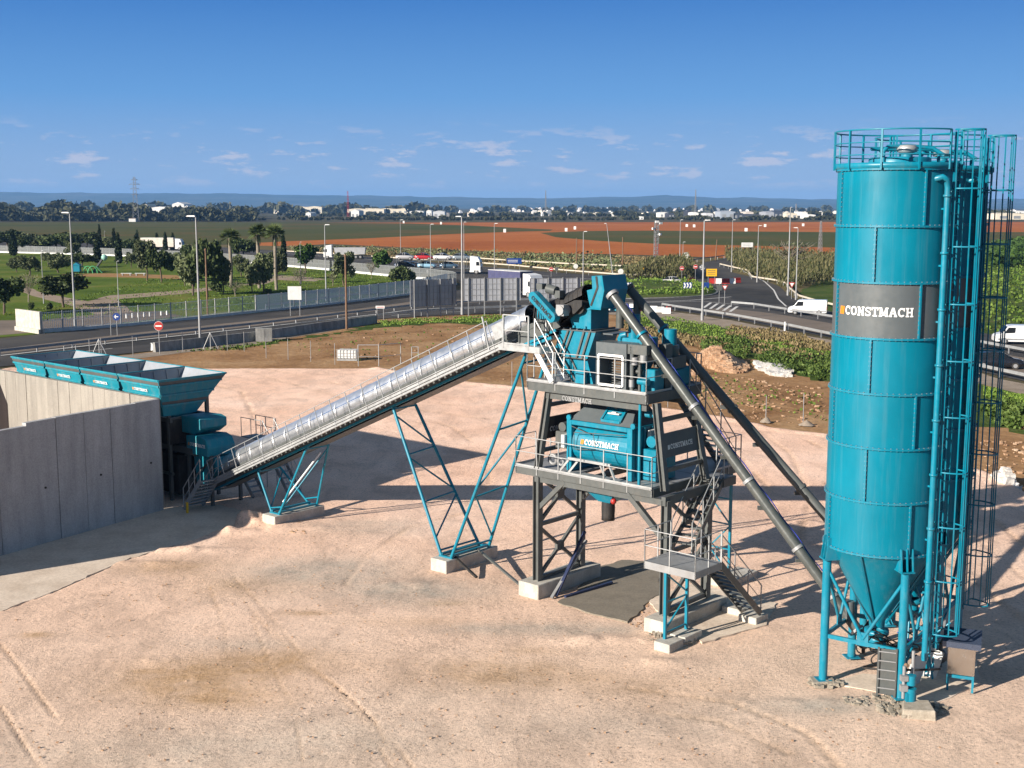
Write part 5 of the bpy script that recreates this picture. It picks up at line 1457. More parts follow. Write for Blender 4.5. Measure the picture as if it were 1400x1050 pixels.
for B, d, t, z0 in ((B1, d1, 2.2, 9.0), (B2, d2, 2.4, 9.0)):
    pass
# hangers carrying the tubes over the upper deck
for B, d, t, lab in ((B1, d1, 1.75, 'thin teal post with clamp holding the front screw tube above the deck'), (B2, d2, 1.9, 'thin teal post with clamp holding the rear screw tube above the deck')):
    c = B - d * t; mb = MB(); mb.tube(c + d * .04, c - d * .04, .21, 16); mb.tube((c.x, c.y - .0, 7.86), (c.x, c.y, c.z - .1), .04, 6)
    mb.obj('tube_post', m_teal, None, lab, 'post', None, None, (c.x, c.y, 7.86), 0, (c.x, c.y, 7.86))

# --- equipment among the silo feet
ec = thing('steel_cabinet', 'shiny stainless cabinet with sloping sky tinted roof beside the silo feet', 'cabinet', (13.12, 34.35, 0), R(-22)); ec.scale = (.9, .9, .86)
MB().box(-.42, .42, -.35, .35, .62, 1.60).obj('body', paint('stainless_steel', (.62, .60, .57), .18, 1.0, .06, .05), ec, bevel=.02)
mb = MB(); mb.hexa([(-.58, -.48, 1.60), (.58, -.48, 1.60), (.58, .4, 1.66), (-.58, .4, 1.66)], [(-.58, -.48, 1.80), (.58, -.48, 1.80), (.58, .4, 2.02), (-.58, .4, 2.02)]); mb.obj('roof', paint('sky_tinted_steel', (.10, .13, .20), .25, .6, .1, .05), ec)  # blue reflection of the sky put into the roof's base colour
mb = MB()
for x in (-.38, .38):
    for y in (-.3, .3): mb.beam((x, y, .04), (x, y, .62), .07, .07)
mb.beam((-.4, -.3, .55), (.4, -.3, .55), .06, .1); mb.obj('stand', m_teal, ec)
bl = thing('cable_tray', 'upright dark cable tray with rungs in front of the silo leg', 'cable tray', (10.72, 33.55, 0), R(-20))
mb = MB(); mb.box(-.24, .20, .03, .06, .15, 1.5); mb.beam((-.26, 0, .1), (-.26, 0, 1.55), .04, .06); mb.beam((.22, 0, .1), (.22, 0, 1.55), .04, .06)
mb.obj('tray', m_grey, bl)
mb = MB()
for k in range(5): mb.beam((-.26, -.02, .35 + .27 * k), (.22, -.02, .35 + .27 * k), .03, .03)
mb.obj('rung', m_galvd, bl)
m_rough = mk_concrete('spilled_rough_concrete', (0.28, 0.25, 0.20), (0.44, 0.39, 0.32), (0.20, 0.17, 0.13), 1.0, 3.0, .8)
va_ = thing('valve_manifold', 'small pipe manifold with teal drums at the front silo foot', 'valves', (11.2, 32.9, 0))
mb = MB(); mb.tube((0, 0, .25), (0, 0, .62), .15, 12); mb.tube((-.05, .25, .3), (-.05, .25, .9), .12, 12); mb.tube((0, 0, .72), (0, 0, 1.0), .13, 12); mb.box(-.16, .02, -.12, .05, .0, .5); mb.obj('drum', m_teal, va_)
mb = MB(); mb.tube((-.2, .05, .3), (-.2, .05, 1.25), .05, 8); mb.box(-.32, -.12, -.1, .06, .55, .72); mb.box(-.32, -.12, -.1, .06, .85, 1.0); mb.tube((.1, .2, .2), (.12, .3, 1.6), .05, 8); mb.obj('valve', m_galvd, va_)
mb = MB(); mb.ball((-.05, .35, 1.15), .07, 10); mb.obj('gauge', m_wood, va_)
mb = MB(); mb.hexa([(-.55, -.5, -.1), (.35, -.75, -.1), (.45, .1, -.1), (-.35, .25, -.1)], [(-.5, -.45, .24), (.32, -.7, .30), (.4, .1, .30), (-.3, .2, .25)])
mb.obj('foundation_block', m_rough, None, 'rough concrete foot under the pipe manifold of the front silo', 'concrete block', 'foundation blocks under the plant', None, (11.3, 32.75, 0), 0, bevel=.03)
mb = MB(); mb.hexa([(-.45, -.3, -.1), (.4, -.25, -.1), (.4, .35, -.1), (-.45, .3, -.1)], [(-.4, -.28, .10), (.3, -.2, .10), (.36, .3, .1), (-.4, .26, .1)])
mb.obj('foundation_block', m_rough, None, 'thin rough concrete foot under the left leg of the front silo', 'concrete block', 'foundation blocks under the plant', None, (9.26, 34.85, 0), 0, bevel=.03)
for i, (dx, dy, lab) in enumerate(((.2, 1.9, 'short dark vertical blower pipe under the silo cones'), (2.2, .7, 'grey blower pipe between the two silos'))):
    mb = MB(); mb.path([(0, 0, .1), (0, 0, .9), (.2, .1, 1.1), (.6, .2, 1.15)], .06, 8); mb.ball((0, 0, .45), .22, 12)
    mb.obj('blower', m_grey if i else m_black, None, lab, 'blower', None, None, (S1[0] + dx, S1[1] + dy, 0))
# hoses hanging under the cones
hs = thing('air_hose', 'tangle of black air hoses looping under the silo cone', 'hoses', (S1[0], S1[1] - .8, 0))
mb = MB(); rnd = random.Random(4)
big = [(.6 + 1.15 * math.cos(R(t)), .1 + .75 * math.sin(R(t)), .62 - .22 * math.sin(R(t))) for t in range(120, 330, 12)]
mb.path(big, .035, 6)
for k in range(9):
    x, y = rnd.uniform(-.5, .9), rnd.uniform(-.2, .8); r_ = rnd.uniform(.15, .4); z = rnd.uniform(.9, 1.35)
    mb.path([(x + r_ * math.cos(R(t)), y + .4 * r_ * math.cos(R(t + 40)), z + r_ * .8 * math.sin(R(t))) for t in range(0, 340, 20)], .022, 5)
for k in range(7):
    a = (rnd.uniform(-.3, .5), rnd.uniform(0, .9), rnd.uniform(1.2, 1.9)); b = (rnd.uniform(.6, 2.6), rnd.uniform(.2, 1.6), rnd.uniform(.5, 1.8)); m = lerp(a, b, .5); m = (m[0], m[1], m[2] - .35)
    mb.path([a, lerp(lerp(a, m, .5), lerp(m, b, .5), .25), lerp(lerp(a, m, .5), lerp(m, b, .5), .75), b], .022, 5)
mb.obj('hose', m_black, hs)
mb = MB(); mb.path([(.4, .1, 1.7), (.9, .4, 1.3), (1.6, .6, 1.5), (2.1, .9, 1.2), (2.4, .7, .6)], .02, 5); mb.obj('blue_hose', m_cable, hs)
for dx, dy, a_, lab in ((.95, -.55, .5, 'pale board leaning among the silo feet, left one'), (1.55, .1, -.4, 'pale board leaning among the silo feet, right one')):
    mb = MB(); ca, sa = math.cos(a_), math.sin(a_)
    mb.hexa([(-.3 * ca, -.3 * sa, 0), (.3 * ca, .3 * sa, 0), (.3 * ca - .03, .3 * sa + .03, 0), (-.3 * ca - .03, -.3 * sa + .03, 0)], [(-.25 * ca + .3, -.25 * sa + .2, .9), (.3 * ca + .3, .3 * sa + .2, .7), (.3 * ca + .27, .3 * sa + .23, .7), (-.25 * ca + .27, -.25 * sa + .23, .9)])
    mb.obj('leaning_board', m_whitew, None, lab, 'board', None, None, (S1[0] + dx, S1[1] + dy, .03))
ps = thing('pipe_prop', 'angled teal props and rods between the silo feet', 'props', (12.1, 35.5, 0))
mb = MB()
for a, b in (((-.4, -.6, .3), (-.1, .2, 2.6)), ((.3, -.9, .2), (.1, -.2, 2.2)), ((.5, -.3, .2), (.9, .9, 2.4)), ((-.2, .2, .5), (1.0, -.2, 1.7)), ((.9, .2, .2), (.3, .8, 2.5))): mb.tube(a, b, .035, 6)
mb.beam((-.5, -.5, 1.0), (.9, .3, 1.0), .06, .08)
mb.obj('prop', m_teal, ps)
mb = MB()
for a, b in (((.2, -.4, .1), (.5, .1, 1.9)), ((.6, 0, .1), (.2, .6, 1.7))): mb.tube(a, b, .03, 6)
mb.box(.5, .85, -.2, .1, 1.5, 1.8); mb.obj('rod', m_galvd, ps)
def spill():
    rs = random.Random(31); mb = MB()
    for cx, cy, rx, ry, n in ((11.25, 32.75, 1.0, .55, 260), (9.26, 34.75, .55, .4, 90), (10.3, 33.4, 1.1, .35, 120), (5.2, 38.6, .8, .7, 160)):
        for _ in range(n):
            t = rs.uniform(0, 6.28); q = math.sqrt(rs.random()); x, y = cx + rx * q * math.cos(t), cy + ry * q * math.sin(t); s = .02 + .07 * rs.random() ** 2
            mb.add([(x + s * rs.uniform(.6, 1) * sx, y + s * rs.uniform(.6, 1) * sy, .01 + s * rs.uniform(.3, .7) * (sz + 1)) for sz in (-1, 1) for sx, sy in ((-1, -1), (1, -1), (1, 1), (-1, 1))], [(4, 5, 6, 7), (0, 1, 5, 4), (1, 2, 6, 5), (2, 3, 7, 6), (3, 0, 4, 7)])
    mb.obj('spilled_concrete', m_rough, None, 'crumbs of spilled concrete round the silo feet and stair slab', 'rubble', None, 'stuff')
spill()
# ---------------------------------------------------------------- trees, palms, reeds, scrub
def leaf_mat(name, dark, light, rough=0.6):
    m, nt, b = new_mat(name)
    geo = nnode(nt, 'ShaderNodeNewGeometry')
    v = texco(nt)
    n1 = noisen(nt, v, 0.9, 4)
    f = mixc(nt, 0.5, geo.outputs['Random Per Island'], n1)
    oi = nnode(nt, 'ShaderNodeObjectInfo')
    c = ramp(nt, f, [(0.25, dark), (0.75, light)])
    h = nnode(nt, 'ShaderNodeHueSaturation'); link(nt, c, h.inputs['Color'])
    mr = nnode(nt, 'ShaderNodeMapRange'); mr.inputs[3].default_value = 0.85; mr.inputs[4].default_value = 1.45; link(nt, oi.outputs['Random'], mr.inputs[0])
    link(nt, mr.outputs[0], h.inputs['Value'])
    link(nt, h.outputs[0], b.inputs['Base Color']); b.inputs['Roughness'].default_value = rough
    b.inputs['Specular IOR Level'].default_value = 0.12
    return m
lf_pine = leaf_mat('pine_needles', (0.022, 0.036, 0.012), (0.085, 0.11, 0.042))
lf_olive = leaf_mat('olive_leaves', (0.04, 0.055, 0.022), (0.15, 0.17, 0.085))
lf_broad = leaf_mat('broad_leaves', (0.022, 0.05, 0.010), (0.06, 0.11, 0.025))
lf_cyp = leaf_mat('cypress_leaves', (0.010, 0.018, 0.008), (0.028, 0.042, 0.018))
lf_palm = leaf_mat('palm_fronds', (0.035, 0.055, 0.018), (0.10, 0.13, 0.05))
lf_reed = leaf_mat('reed_leaves', (0.04, 0.055, 0.018), (0.17, 0.155, 0.075))
lf_weed = leaf_mat('weed_leaves', (0.035, 0.068, 0.013), (0.115, 0.165, 0.042))
lf_dry = leaf_mat('dry_grass', (0.09, 0.075, 0.03), (0.26, 0.20, 0.105))
lf_turf = leaf_mat('turf_blades', (0.05, 0.10, 0.012), (0.14, 0.20, 0.04))
lf_far = leaf_mat('far_foliage', (0.028, 0.036, 0.018), (0.10, 0.10, 0.055))
m_bark = paint('bark', (0.10, 0.075, 0.055), 0.9, var=0.25, dirt=0.2, scale=3)
m_barkp = paint('pale_bark', (0.22, 0.19, 0.15), 0.9, var=0.2, dirt=0.2, scale=3)

def rot_quads(C, S, seed, flat=0.0, aspect=1.0, up=None):
    """leaf quads with random orientation, numpy arrays of centres (n,3) and sizes (n)"""
    rs = np.random.RandomState(seed); n = len(C)
    a = rs.normal(size=(n, 3)); a[:, 2] *= (1 - flat); a /= np.linalg.norm(a, axis=1)[:, None]
    b = rs.normal(size=(n, 3)); b -= (b * a).sum(1)[:, None] * a; b /= np.linalg.norm(b, axis=1)[:, None]
    if up is not None: a = np.tile(np.array(up, float), (n, 1)) + rs.normal(size=(n, 3)) * .36; a /= np.linalg.norm(a, axis=1)[:, None]; b -= (b * a).sum(1)[:, None] * a; b /= np.linalg.norm(b, axis=1)[:, None]
    a = a * (S * aspect)[:, None] / 2; b = b * S[:, None] / 2
    P = np.stack([C - a - b * .6, C + a * .2 - b, C + a + b * .5, C - a * .3 + b], 1)
    return P.reshape(-1, 3)
def quad_mesh(name, P, mat):
    n = len(P) // 4
    me = bpy.data.meshes.new(name)
    me.vertices.add(n * 4); me.vertices.foreach_set('co', P.astype(np.float32).ravel())
    me.loops.add(n * 4); me.loops.foreach_set('vertex_index', np.arange(n * 4, dtype=np.int32))
    me.polygons.add(n); me.polygons.foreach_set('loop_start', (np.arange(n) * 4).astype(np.int32))
    me.materials.append(mat); me.update(calc_edges=True)
    return me
def crown_pts(blobs, n, seed, shell=.55):
    rs = np.random.RandomState(seed); vol = np.array([b[3] * b[4] * b[5] for b in blobs]) ** .8; pr_ = vol / vol.sum(); out = []
    for b, p in zip(blobs, pr_):
        k = max(4, int(n * p)); d = rs.normal(size=(k, 3)); d /= np.linalg.norm(d, axis=1)[:, None]
        r = shell + (1 - shell) * rs.rand(k) ** .6
        lump = 1 + .16 * np.sin(d[:, 0] * 7 + seed) * np.cos(d[:, 1] * 6) + .12 * np.sin(d[:, 2] * 9 + d[:, 0] * 5)
        q = d * (r * lump)[:, None] * np.array(b[3:6]) + np.array(b[:3]); out.append(q)
    return np.concatenate(out)
def make_tree(kind, seed, cat='tree'):
    """unit sized prototypes: height 1 m scaled later is awkward for leaves, so real sizes here"""
    rnd = random.Random(seed); root = bpy.data.objects.new(kind, None); blobs = []; tk = MB()
    if kind == 'pine_tree':
        h, w = 6.0, 3.6; tk.path([(0, 0, 0), (.1, 0, 1.0), (.25 * rnd.uniform(-1, 1), .2, 2.2), (.1, .1, 3.6)], .16, 7)
        for k in range(5):
            a = k * 1.26 + rnd.random(); x, y = 1.5 * math.cos(a), 1.5 * math.sin(a); tk.path([(.1, .05, 1.6 + .2 * k), (x * .5, y * .5, 2.7 + .15 * k), (x, y, 3.8)], .07, 5)
        for k in range(11):
            a = k * 2.4; r_ = 2.3 * math.sqrt((k + .5) / 11); blobs.append((r_ * math.cos(a), r_ * math.sin(a), 3.75 + rnd.uniform(-.8, .8) - .2 * r_, rnd.uniform(.9, 1.5), rnd.uniform(.9, 1.5), rnd.uniform(.8, 1.15)))
        n, sz, m = 2600, (.16, .34), lf_pine
    elif kind == 'olive_tree':
        tk.path([(0, 0, 0), (.15, .1, .8), (-.05, 0, 1.6), (.1, 0, 2.6)], .14, 7)
        for k in range(5):
            a = k * 1.3 + rnd.random(); x, y = 1.2 * math.cos(a), 1.2 * math.sin(a); tk.path([(0, 0, 1.0 + .2 * k), (x * .5, y * .5, 2.2), (x, y, 3.2)], .05, 5)
        for k in range(13):
            a = k * 2.4; r_ = 1.7 * math.sqrt((k + .5) / 13); blobs.append((r_ * math.cos(a), r_ * math.sin(a), 3.0 + rnd.uniform(-1.3, 1.3), rnd.uniform(.6, 1.05), rnd.uniform(.6, 1.05), rnd.uniform(.6, 1.0)))
        n, sz, m = 2600, (.10, .26), lf_olive
    elif kind == 'broadleaf_tree':
        tk.path([(0, 0, 0), (.05, 0, 1.2), (0, .05, 2.4), (0, 0, 3.8)], .12, 7)
        for k in range(4):
            a = k * 1.6; tk.path([(0, 0, 1.6 + .2 * k), (.8 * math.cos(a), .8 * math.sin(a), 3.2)], .05, 5)
        for k in range(10):
            a = k * 2.4; r_ = 1.2 * math.sqrt((k + .5) / 10); blobs.append((r_ * math.cos(a), r_ * math.sin(a), 3.1 + rnd.uniform(-1.1, 1.1), rnd.uniform(.65, 1.0), rnd.uniform(.6, .95), rnd.uniform(.55, .9)))
        n, sz, m = 2200, (.14, .32), lf_broad
    elif kind == 'cypress_tree':
        tk.path([(0, 0, 0), (0, 0, 1.5), (0, 0, 5)], .10, 6)
        for k in range(9): blobs.append((rnd.uniform(-.1, .1), rnd.uniform(-.1, .1), .9 + k * .72, .62 * (1 - (k / 9.5) ** 2) + .14, .62 * (1 - (k / 9.5) ** 2) + .14, .7))
        n, sz, m = 1800, (.12, .28), lf_cyp
    elif kind == 'bush':
        for k in range(8):
            a = k * 2.4; r_ = 1.1 * math.sqrt((k + .5) / 8); blobs.append((r_ * math.cos(a), r_ * math.sin(a), .75 + rnd.uniform(-.2, .4), .6, .6, .65))
        tk.path([(0, 0, 0), (0, 0, .8)], .08, 5)
        n, sz, m = 1400, (.10, .24), lf_pine
    elif kind == 'bare_tree':
        tk.path([(0, 0, 0), (.05, 0, .8), (.1, .1, 1.6)], .08, 6)
        for k in range(26):
            a = rnd.uniform(0, 6.28); z0 = rnd.uniform(.7, 1.7); r_ = rnd.uniform(.6, 1.5); x, y = r_ * math.cos(a), r_ * math.sin(a); z1 = rnd.uniform(1.9, 3.6)
            tk.path([(.05, .03, z0), (x * .4, y * .4, (z0 + z1) / 2), (x, y, z1)], .022, 4)
            for q in range(2): tk.path([(x * .6, y * .6, (z0 + 2 * z1) / 3), (x + rnd.uniform(-.5, .5), y + rnd.uniform(-.5, .5), z1 + rnd.uniform(0, .4))], .012, 3)
        blobs = [(0, 0, 2.8, 1.2, 1.2, .8)]; n, sz, m = 220, (.05, .12), lf_olive
    elif kind == 'palm_tree':
        tk.path([(0, 0, 0), (.08, 0, 2.5), (.02, .05, 5), (0, 0, 7.3)], .22, 8)
        n = 0
    if kind == 'palm_tree':
        mb = MB()
        for k in range(46):
            a = rnd.uniform(0, 6.28); e = rnd.uniform(-.7, 1.3); L = rnd.uniform(.9, 1.35); d = Vector((math.cos(a) * math.cos(e), math.sin(a) * math.cos(e), math.sin(e)))
            c = Vector((0, 0, 7.4)) + d * .5
            sd = d.cross(Vector((0, 0, 1))).normalized()
            for j in range(9):              # fan leaf: narrow blades
                f = (j - 4) / 4 * 1.0; q = (d * math.cos(f) + sd * math.sin(f)).normalized() * L * (1 - .12 * abs(f)); q.z -= .18 * L
                w_ = sd * .05 if abs(f) < .6 else Vector((0, 0, .05))
                mb.add([c - w_ * .4, c + w_ * .4, c + q * .6 + w_, c + q, c + q * .6 - w_], [(0, 1, 2, 3, 4)])
            mb.beam(Vector((0, 0, 7.3)), c, .03, .03)
        for k in range(40):
            a = rnd.uniform(0, 6.28); z = rnd.uniform(6.1, 7.2); mb.add([(.2 * math.cos(a), .2 * math.sin(a), z + .3), (.35 * math.cos(a + .2), .35 * math.sin(a + .2), z - .5), (.3 * math.cos(a), .3 * math.sin(a), z - .6)], [(0, 1, 2)])
        cm = mb.mesh('crown', lf_palm)
    else:
        C = crown_pts(blobs, n, seed); rs = np.random.RandomState(seed + 5); S = rs.uniform(sz[0], sz[1], len(C)) * 1.6
        cm = quad_mesh('crown', rot_quads(C, S, seed + 9), m)
    tm = tk.mesh('trunk', m_barkp if kind in ('palm_tree', 'bare_tree') else m_bark)
    return root, cm, tm
HT = {'pine_tree': 5.3, 'olive_tree': 5.0, 'broadleaf_tree': 4.9, 'cypress_tree': 7.4, 'bush': 1.6, 'bare_tree': 3.7, 'palm_tree': 8.4}
WT = {'pine_tree': 6.4, 'olive_tree': 4.6, 'broadleaf_tree': 3.7, 'cypress_tree': 1.4, 'bush': 3.1, 'bare_tree': 2.8, 'palm_tree': 2.6}
PROTO = {}
CATN = {'bush': 'bush', 'palm_tree': 'palm'}
def tree(kind, px, py, top, width, label, group='trees in the roadside park', var=0, h=-.1):
    """foot where the survey picture shows it; top row and crown width give its true size"""
    key = (kind, var)
    if key not in PROTO: PROTO[key] = make_tree(kind, 11 + 7 * var + len(PROTO))
    _, cm, tm = PROTO[key]
    x, y, _z = G(px, py, h); dep = y * CP + CAMH * SP
    sz = (py - top) * dep / FPX / HT[kind] / CP; sx = (1.12 * width * dep / FPX / WT[kind]) if width else sz
    root = bpy.data.objects.new(kind, None); COL.objects.link(root)
    root.location = (x, y, h); root.rotation_euler = (0, 0, random.Random(int(px * 7 + py)).uniform(0, 6.28)); root.scale = (sx, sx, sz)
    props(root, label, CATN.get(kind, 'tree'), group)
    for nm, me in (('trunk', tm), ('crown', cm)):
        o = bpy.data.objects.new(nm, me); COL.objects.link(o); o.parent = root
    return root
T = [
 ('pine_tree', 6, 430, 374, 62, 'big dark pine cut by the left picture edge, nearest the white wall end', 0),
 ('pine_tree', 87, 420, 373, 64, 'broad dark pine with forked trunk by the lamp post inside the railing', 1),
 ('bare_tree', 39, 413, 374, 28, 'thin grey half bare tree between the two near pines at left', 0),
 ('olive_tree', 41, 377, 348, 30, 'olive tree left of the thin park lamp on the left lawn', 0),
 ('olive_tree', 80, 373, 346, 34, 'olive tree right of the thin park lamp on the left lawn', 1),
 ('pine_tree', 113, 366, 345, 32, 'low dark pine beside the green playground', 0),
 ('cypress_tree', 18, 350, 313, 9, 'wide cypress farthest left in the park', 0),
 ('cypress_tree', 107, 348, 320, 7, 'lone cypress above the low pine by the playground', 0),
 ('cypress_tree', 134, 360, 324, 9, 'cypress right of the playground, wider than its neighbours', 0),
 ('cypress_tree', 137, 347, 307, 5, 'thin far cypress peeking over the wide one by the playground', 0),
 ('cypress_tree', 157, 347, 312, 6, 'tall thin cypress left of the pair in mid park', 0),
 ('cypress_tree', 163, 361, 318, 8, 'tall dark cypress right of the pair in mid park', 0),
 ('cypress_tree', 186, 359, 322, 7, 'cypress just right of the small round olive', 0),
 ('cypress_tree', 188, 341, 314, 5, 'small far cypress rising behind the park olives', 0),
 ('cypress_tree', 215, 342, 318, 5.5, 'left cypress of three in front of the white lorry', 0),
 ('cypress_tree', 226.5, 343, 317, 5.5, 'middle cypress of three in front of the white lorry', 0),
 ('cypress_tree', 236.5, 342, 318, 5.5, 'right cypress of three in front of the white lorry', 0),
 ('pine_tree', 11, 342, 314, 40, 'far rounded pine at the left edge before the field', 1),
 ('olive_tree', 41, 343, 318, 30, 'far grey green tree second from the left edge', 0),
 ('pine_tree', 78, 346, 317, 48, 'wide spreading far pine with slanting trunk', 0),
 ('pine_tree', 119, 343, 317, 30, 'far dark pine above the lone cypress', 1),
 ('olive_tree', 147, 345, 324, 38, 'far olive green tree behind the tall cypress pair', 1),
 ('olive_tree', 58, 345, 325, 24, 'far low grey tree left of the lamp post', 1),
 ('olive_tree', 180, 366, 343, 19, 'small round olive in the middle of the park', 0),
 ('olive_tree', 201, 384, 325, 32, 'tall olive with leaning pale trunk', 0),
 ('pine_tree', 221, 386, 340, 40, 'dark pine with slanting pale trunk right of the leaning olive', 1),
 ('olive_tree', 253, 391, 346, 24, 'olive just left of the tall lamp post', 1),
 ('olive_tree', 264, 404, 338, 44, 'large olive touching the tall lamp post from the left', 1),
 ('pine_tree', 284, 406, 326, 50, 'largest park tree, dense olive green with forked trunk', 1),
 ('olive_tree', 305, 402, 350, 26, 'dark olive leaning against the first palm', 0),
 ('pine_tree', 333, 357, 324, 36, 'dark pine between the first palm and the palm pair', 0),
 ('olive_tree', 360, 401, 344, 34, 'grey olive in front of the left palm of the pair', 0),
 ('olive_tree', 380, 382, 340, 20, 'dark tree behind the right palm of the pair', 1),
 ('cypress_tree', 388.5, 372, 320, 8, 'cypress directly right of the palm pair', 0),
 ('broadleaf_tree', 418, 373, 334, 27, 'bright green broadleaf tree right of the palms', 0),
 ('olive_tree', 470, 391, 342, 32, 'round olive behind the wooden pole', 0),
 ('broadleaf_tree', 522, 376, 343, 25, 'green broadleaf tree at the right end of the lawn', 0),
 ('bare_tree', 322, 405, 384, 26, 'bare twiggy shrub right of the clipped round bush', 0),
 ('bare_tree', 411, 396, 366, 20, 'small bare tree with reddish tips behind the white board', 0),
 ('bare_tree', 455, 391, 374, 14, 'small bare tree left of the round olive', 0),
 ('bare_tree', 508, 381, 358, 15, 'small bare tree close to the green tree at the lawn end', 0),
 ('olive_tree', 100, 352, 330, 22, 'far small olive left of the lone cypress', 0),
 ('pine_tree', 172, 350, 326, 26, 'far dark pine right of the tall cypress pair', 0),
 ('olive_tree', 200, 349, 328, 24, 'far olive left of the cypress trio', 1),
 ('pine_tree', 262, 360, 334, 30, 'far pine behind the large olive by the lamp', 1),
 ('olive_tree', 330, 378, 348, 24, 'olive in front of the first palm trunk', 1),
 ('olive_tree', 345, 399, 362, 22, 'low grey olive left of the palm pair foot', 0),
 ('olive_tree', 23, 372, 350, 22, 'far left olive above the big edge pine', 1),
 ('pine_tree', 30, 346, 322, 26, 'far dark pine between the cypress and the spreading pine', 1),
 ('olive_tree', 66, 362, 345, 20, 'small olive between the left lawn olives', 0),
 ('olive_tree', 237, 364, 344, 20, 'small olive under the cypress trio', 0),
 ('bare_tree', 300, 380, 352, 24, 'thin bare tree behind the clipped round bush', 0),
 ('bare_tree', 1080, 372, 330, 52, 'large bare tree behind the reeds left of the silo', 0),
]
for t in T: tree(*t[:6], var=t[6])
for px, py, top, lab in ((316, 392, 315, 'fan palm standing alone, leftmost of the three'), (354.5, 394, 309, 'left fan palm of the pair'), (378, 396, 309, 'right fan palm of the pair')):
    tree('palm_tree', px, py, top, 25, lab, 'palms in the park')
for px, py, top, w, lab in ((295, 399, 387, 18, 'clipped round bush beside the largest park tree'), (549, 385, 366, 34, 'wide dark bush where the two screen fences meet'), (43, 424, 414, 8, 'left small round shrub behind the white wall end'), (68, 424, 414, 8, 'right small round shrub behind the white wall end'), (367, 402, 395, 10, 'small dark bush at the olive foot'), (500, 402, 391, 16, 'bush against the near fence')):
    tree('bush', px, py, top, w, lab, 'bushes in the park')

def scatter_px(poly, n, seed):
    """random ground points inside a picture polygon, even on the ground"""
    pts = [G(x, y)[:2] for x, y in poly]; rs = random.Random(seed)
    xs = [p[0] for p in pts]; ys = [p[1] for p in pts]; out = []
    tries = 0
    while len(out) < n and tries < n * 60:
        tries += 1
        x, y = rs.uniform(min(xs), max(xs)), rs.uniform(min(ys), max(ys)); c = False; j = len(pts) - 1
        for i in range(len(pts)):
            if (pts[i][1] > y) != (pts[j][1] > y) and x < (pts[j][0] - pts[i][0]) * (y - pts[i][1]) / (pts[j][1] - pts[i][1]) + pts[i][0]: c = not c
            j = i
        if c: out.append((x, y))
    return np.array(out)
def stuff_patch(name, label, cat, polys, mat, n, h, sz, seed, aspect=1.0, up=None, hvar=.5, lump=4.0):
    P = []
    for q, poly in enumerate(polys):
        p = scatter_px(poly, n, seed + q); rs = np.random.RandomState(seed + q)
        lm = np.array([.5 + .75 * mnoise.noise(Vector((x / lump, y / lump * .8, seed))) + .35 * mnoise.noise(Vector((x / lump * 3, y / lump * 2.4, seed + 9))) for x, y in p]).clip(0, 1)
        if hvar > .7: k_ = (lm > .30); p = p[k_]; lm = ((lm[k_] - .3) / .7)
        hh = h * (1 - hvar + hvar * lm * 1.3)
        z = hh * rs.rand(len(p)) ** .8 - .05
        C = np.stack([p[:, 0], p[:, 1], z], 1); S = rs.uniform(sz[0], sz[1], len(p))
        P.append(rot_quads(C, S, seed + 3 + q, 0, aspect, up))
    me = quad_mesh(name, np.concatenate(P), mat)
    o = bpy.data.objects.new(name, me); COL.objects.link(o); props(o, label, cat, None, 'stuff'); return o
reedL = [(852, 380), (880, 373), (905, 366), (930, 368), (948, 374), (950, 381), (935, 382), (870, 381)]
reedR1 = [(990, 350), (1040, 352), (1075, 356), (1085, 375), (1075, 396), (1060, 388), (1040, 381), (1010, 372), (1000, 364)]
reedR2 = [(1075, 357), (1145, 361), (1145, 388), (1110, 390), (1085, 395), (1075, 385)]
stuff_patch('reeds', 'dense tan and green reed beds either side of the closed road', 'reeds', [reedL, reedR1, reedR2], lf_reed, 11000, 3.6, (.08, .24), 3, 4.5, (0.1, 0.05, 1), .6, 4)
stuff_patch('scrub', 'scrubby green and brown bushes along the far road and field edge', 'scrub', [[(395, 338), (560, 341), (700, 347), (850, 350), (850, 362), (700, 358), (560, 349), (400, 343)], [(700, 362), (860, 372), (945, 374), (945, 366), (860, 364), (700, 352)]], lf_olive, 2600, 1.2, (.35, .8), 13, 1.0, None, .9, 9)
stuff_patch('dry_scrub', 'dry tan grass on the verge between the far rails', 'grass', [[(395, 337), (560, 340), (700, 346), (945, 352), (945, 372), (860, 373), (700, 364), (560, 352), (400, 345)]], lf_dry, 14000, .6, (.2, .5), 23, 1.2, None, .95, 7)
stuff_patch('island_grass', 'lush green grass covering the roundabout island', 'grass', [[(790, 397), (803, 389), (840, 386), (900, 385.5), (945, 389), (972, 394), (975, 399), (965, 403), (930, 405), (860, 406.5), (808, 405.5)]], lf_turf, 12000, 1.15, (.14, .32), 33, 1.4, None, .5, 3)
stuff_patch('bank_plants', 'low green plants on the bank right of the silos', 'plants', [[(1140, 420), (1145, 375), (1400, 345), (1500, 345), (1550, 460), (1400, 460)]], lf_turf, 14000, .5, (.2, .5), 43, 1.2, None, .8, 5)
stuff_patch('hedge_rows', 'dense dark green crop on the slope at the right edge', 'plants', [[(1345, 345), (1400, 333), (1480, 330), (1480, 356), (1400, 364), (1350, 366)]], lf_broad, 12000, 3.2, (.5, 1.0), 44, 1.2, None, .3, 5)
stuff_patch('weed_clumps', 'dense green weeds beside the rubble at the soil edge', 'weeds', [[(955, 478), (965, 466), (1010, 462), (1030, 474), (1020, 490), (985, 486)], [(1030, 488), (1050, 484), (1110, 487), (1145, 498), (1150, 520), (1120, 518), (1085, 508), (1050, 506)], [(1340, 560), (1360, 552), (1420, 560), (1420, 590), (1360, 580)], [(1110, 500), (1140, 500), (1140, 520), (1118, 520)]], lf_weed, 3600, .8, (.12, .28), 53, 1.1, None, .85, 1.6)
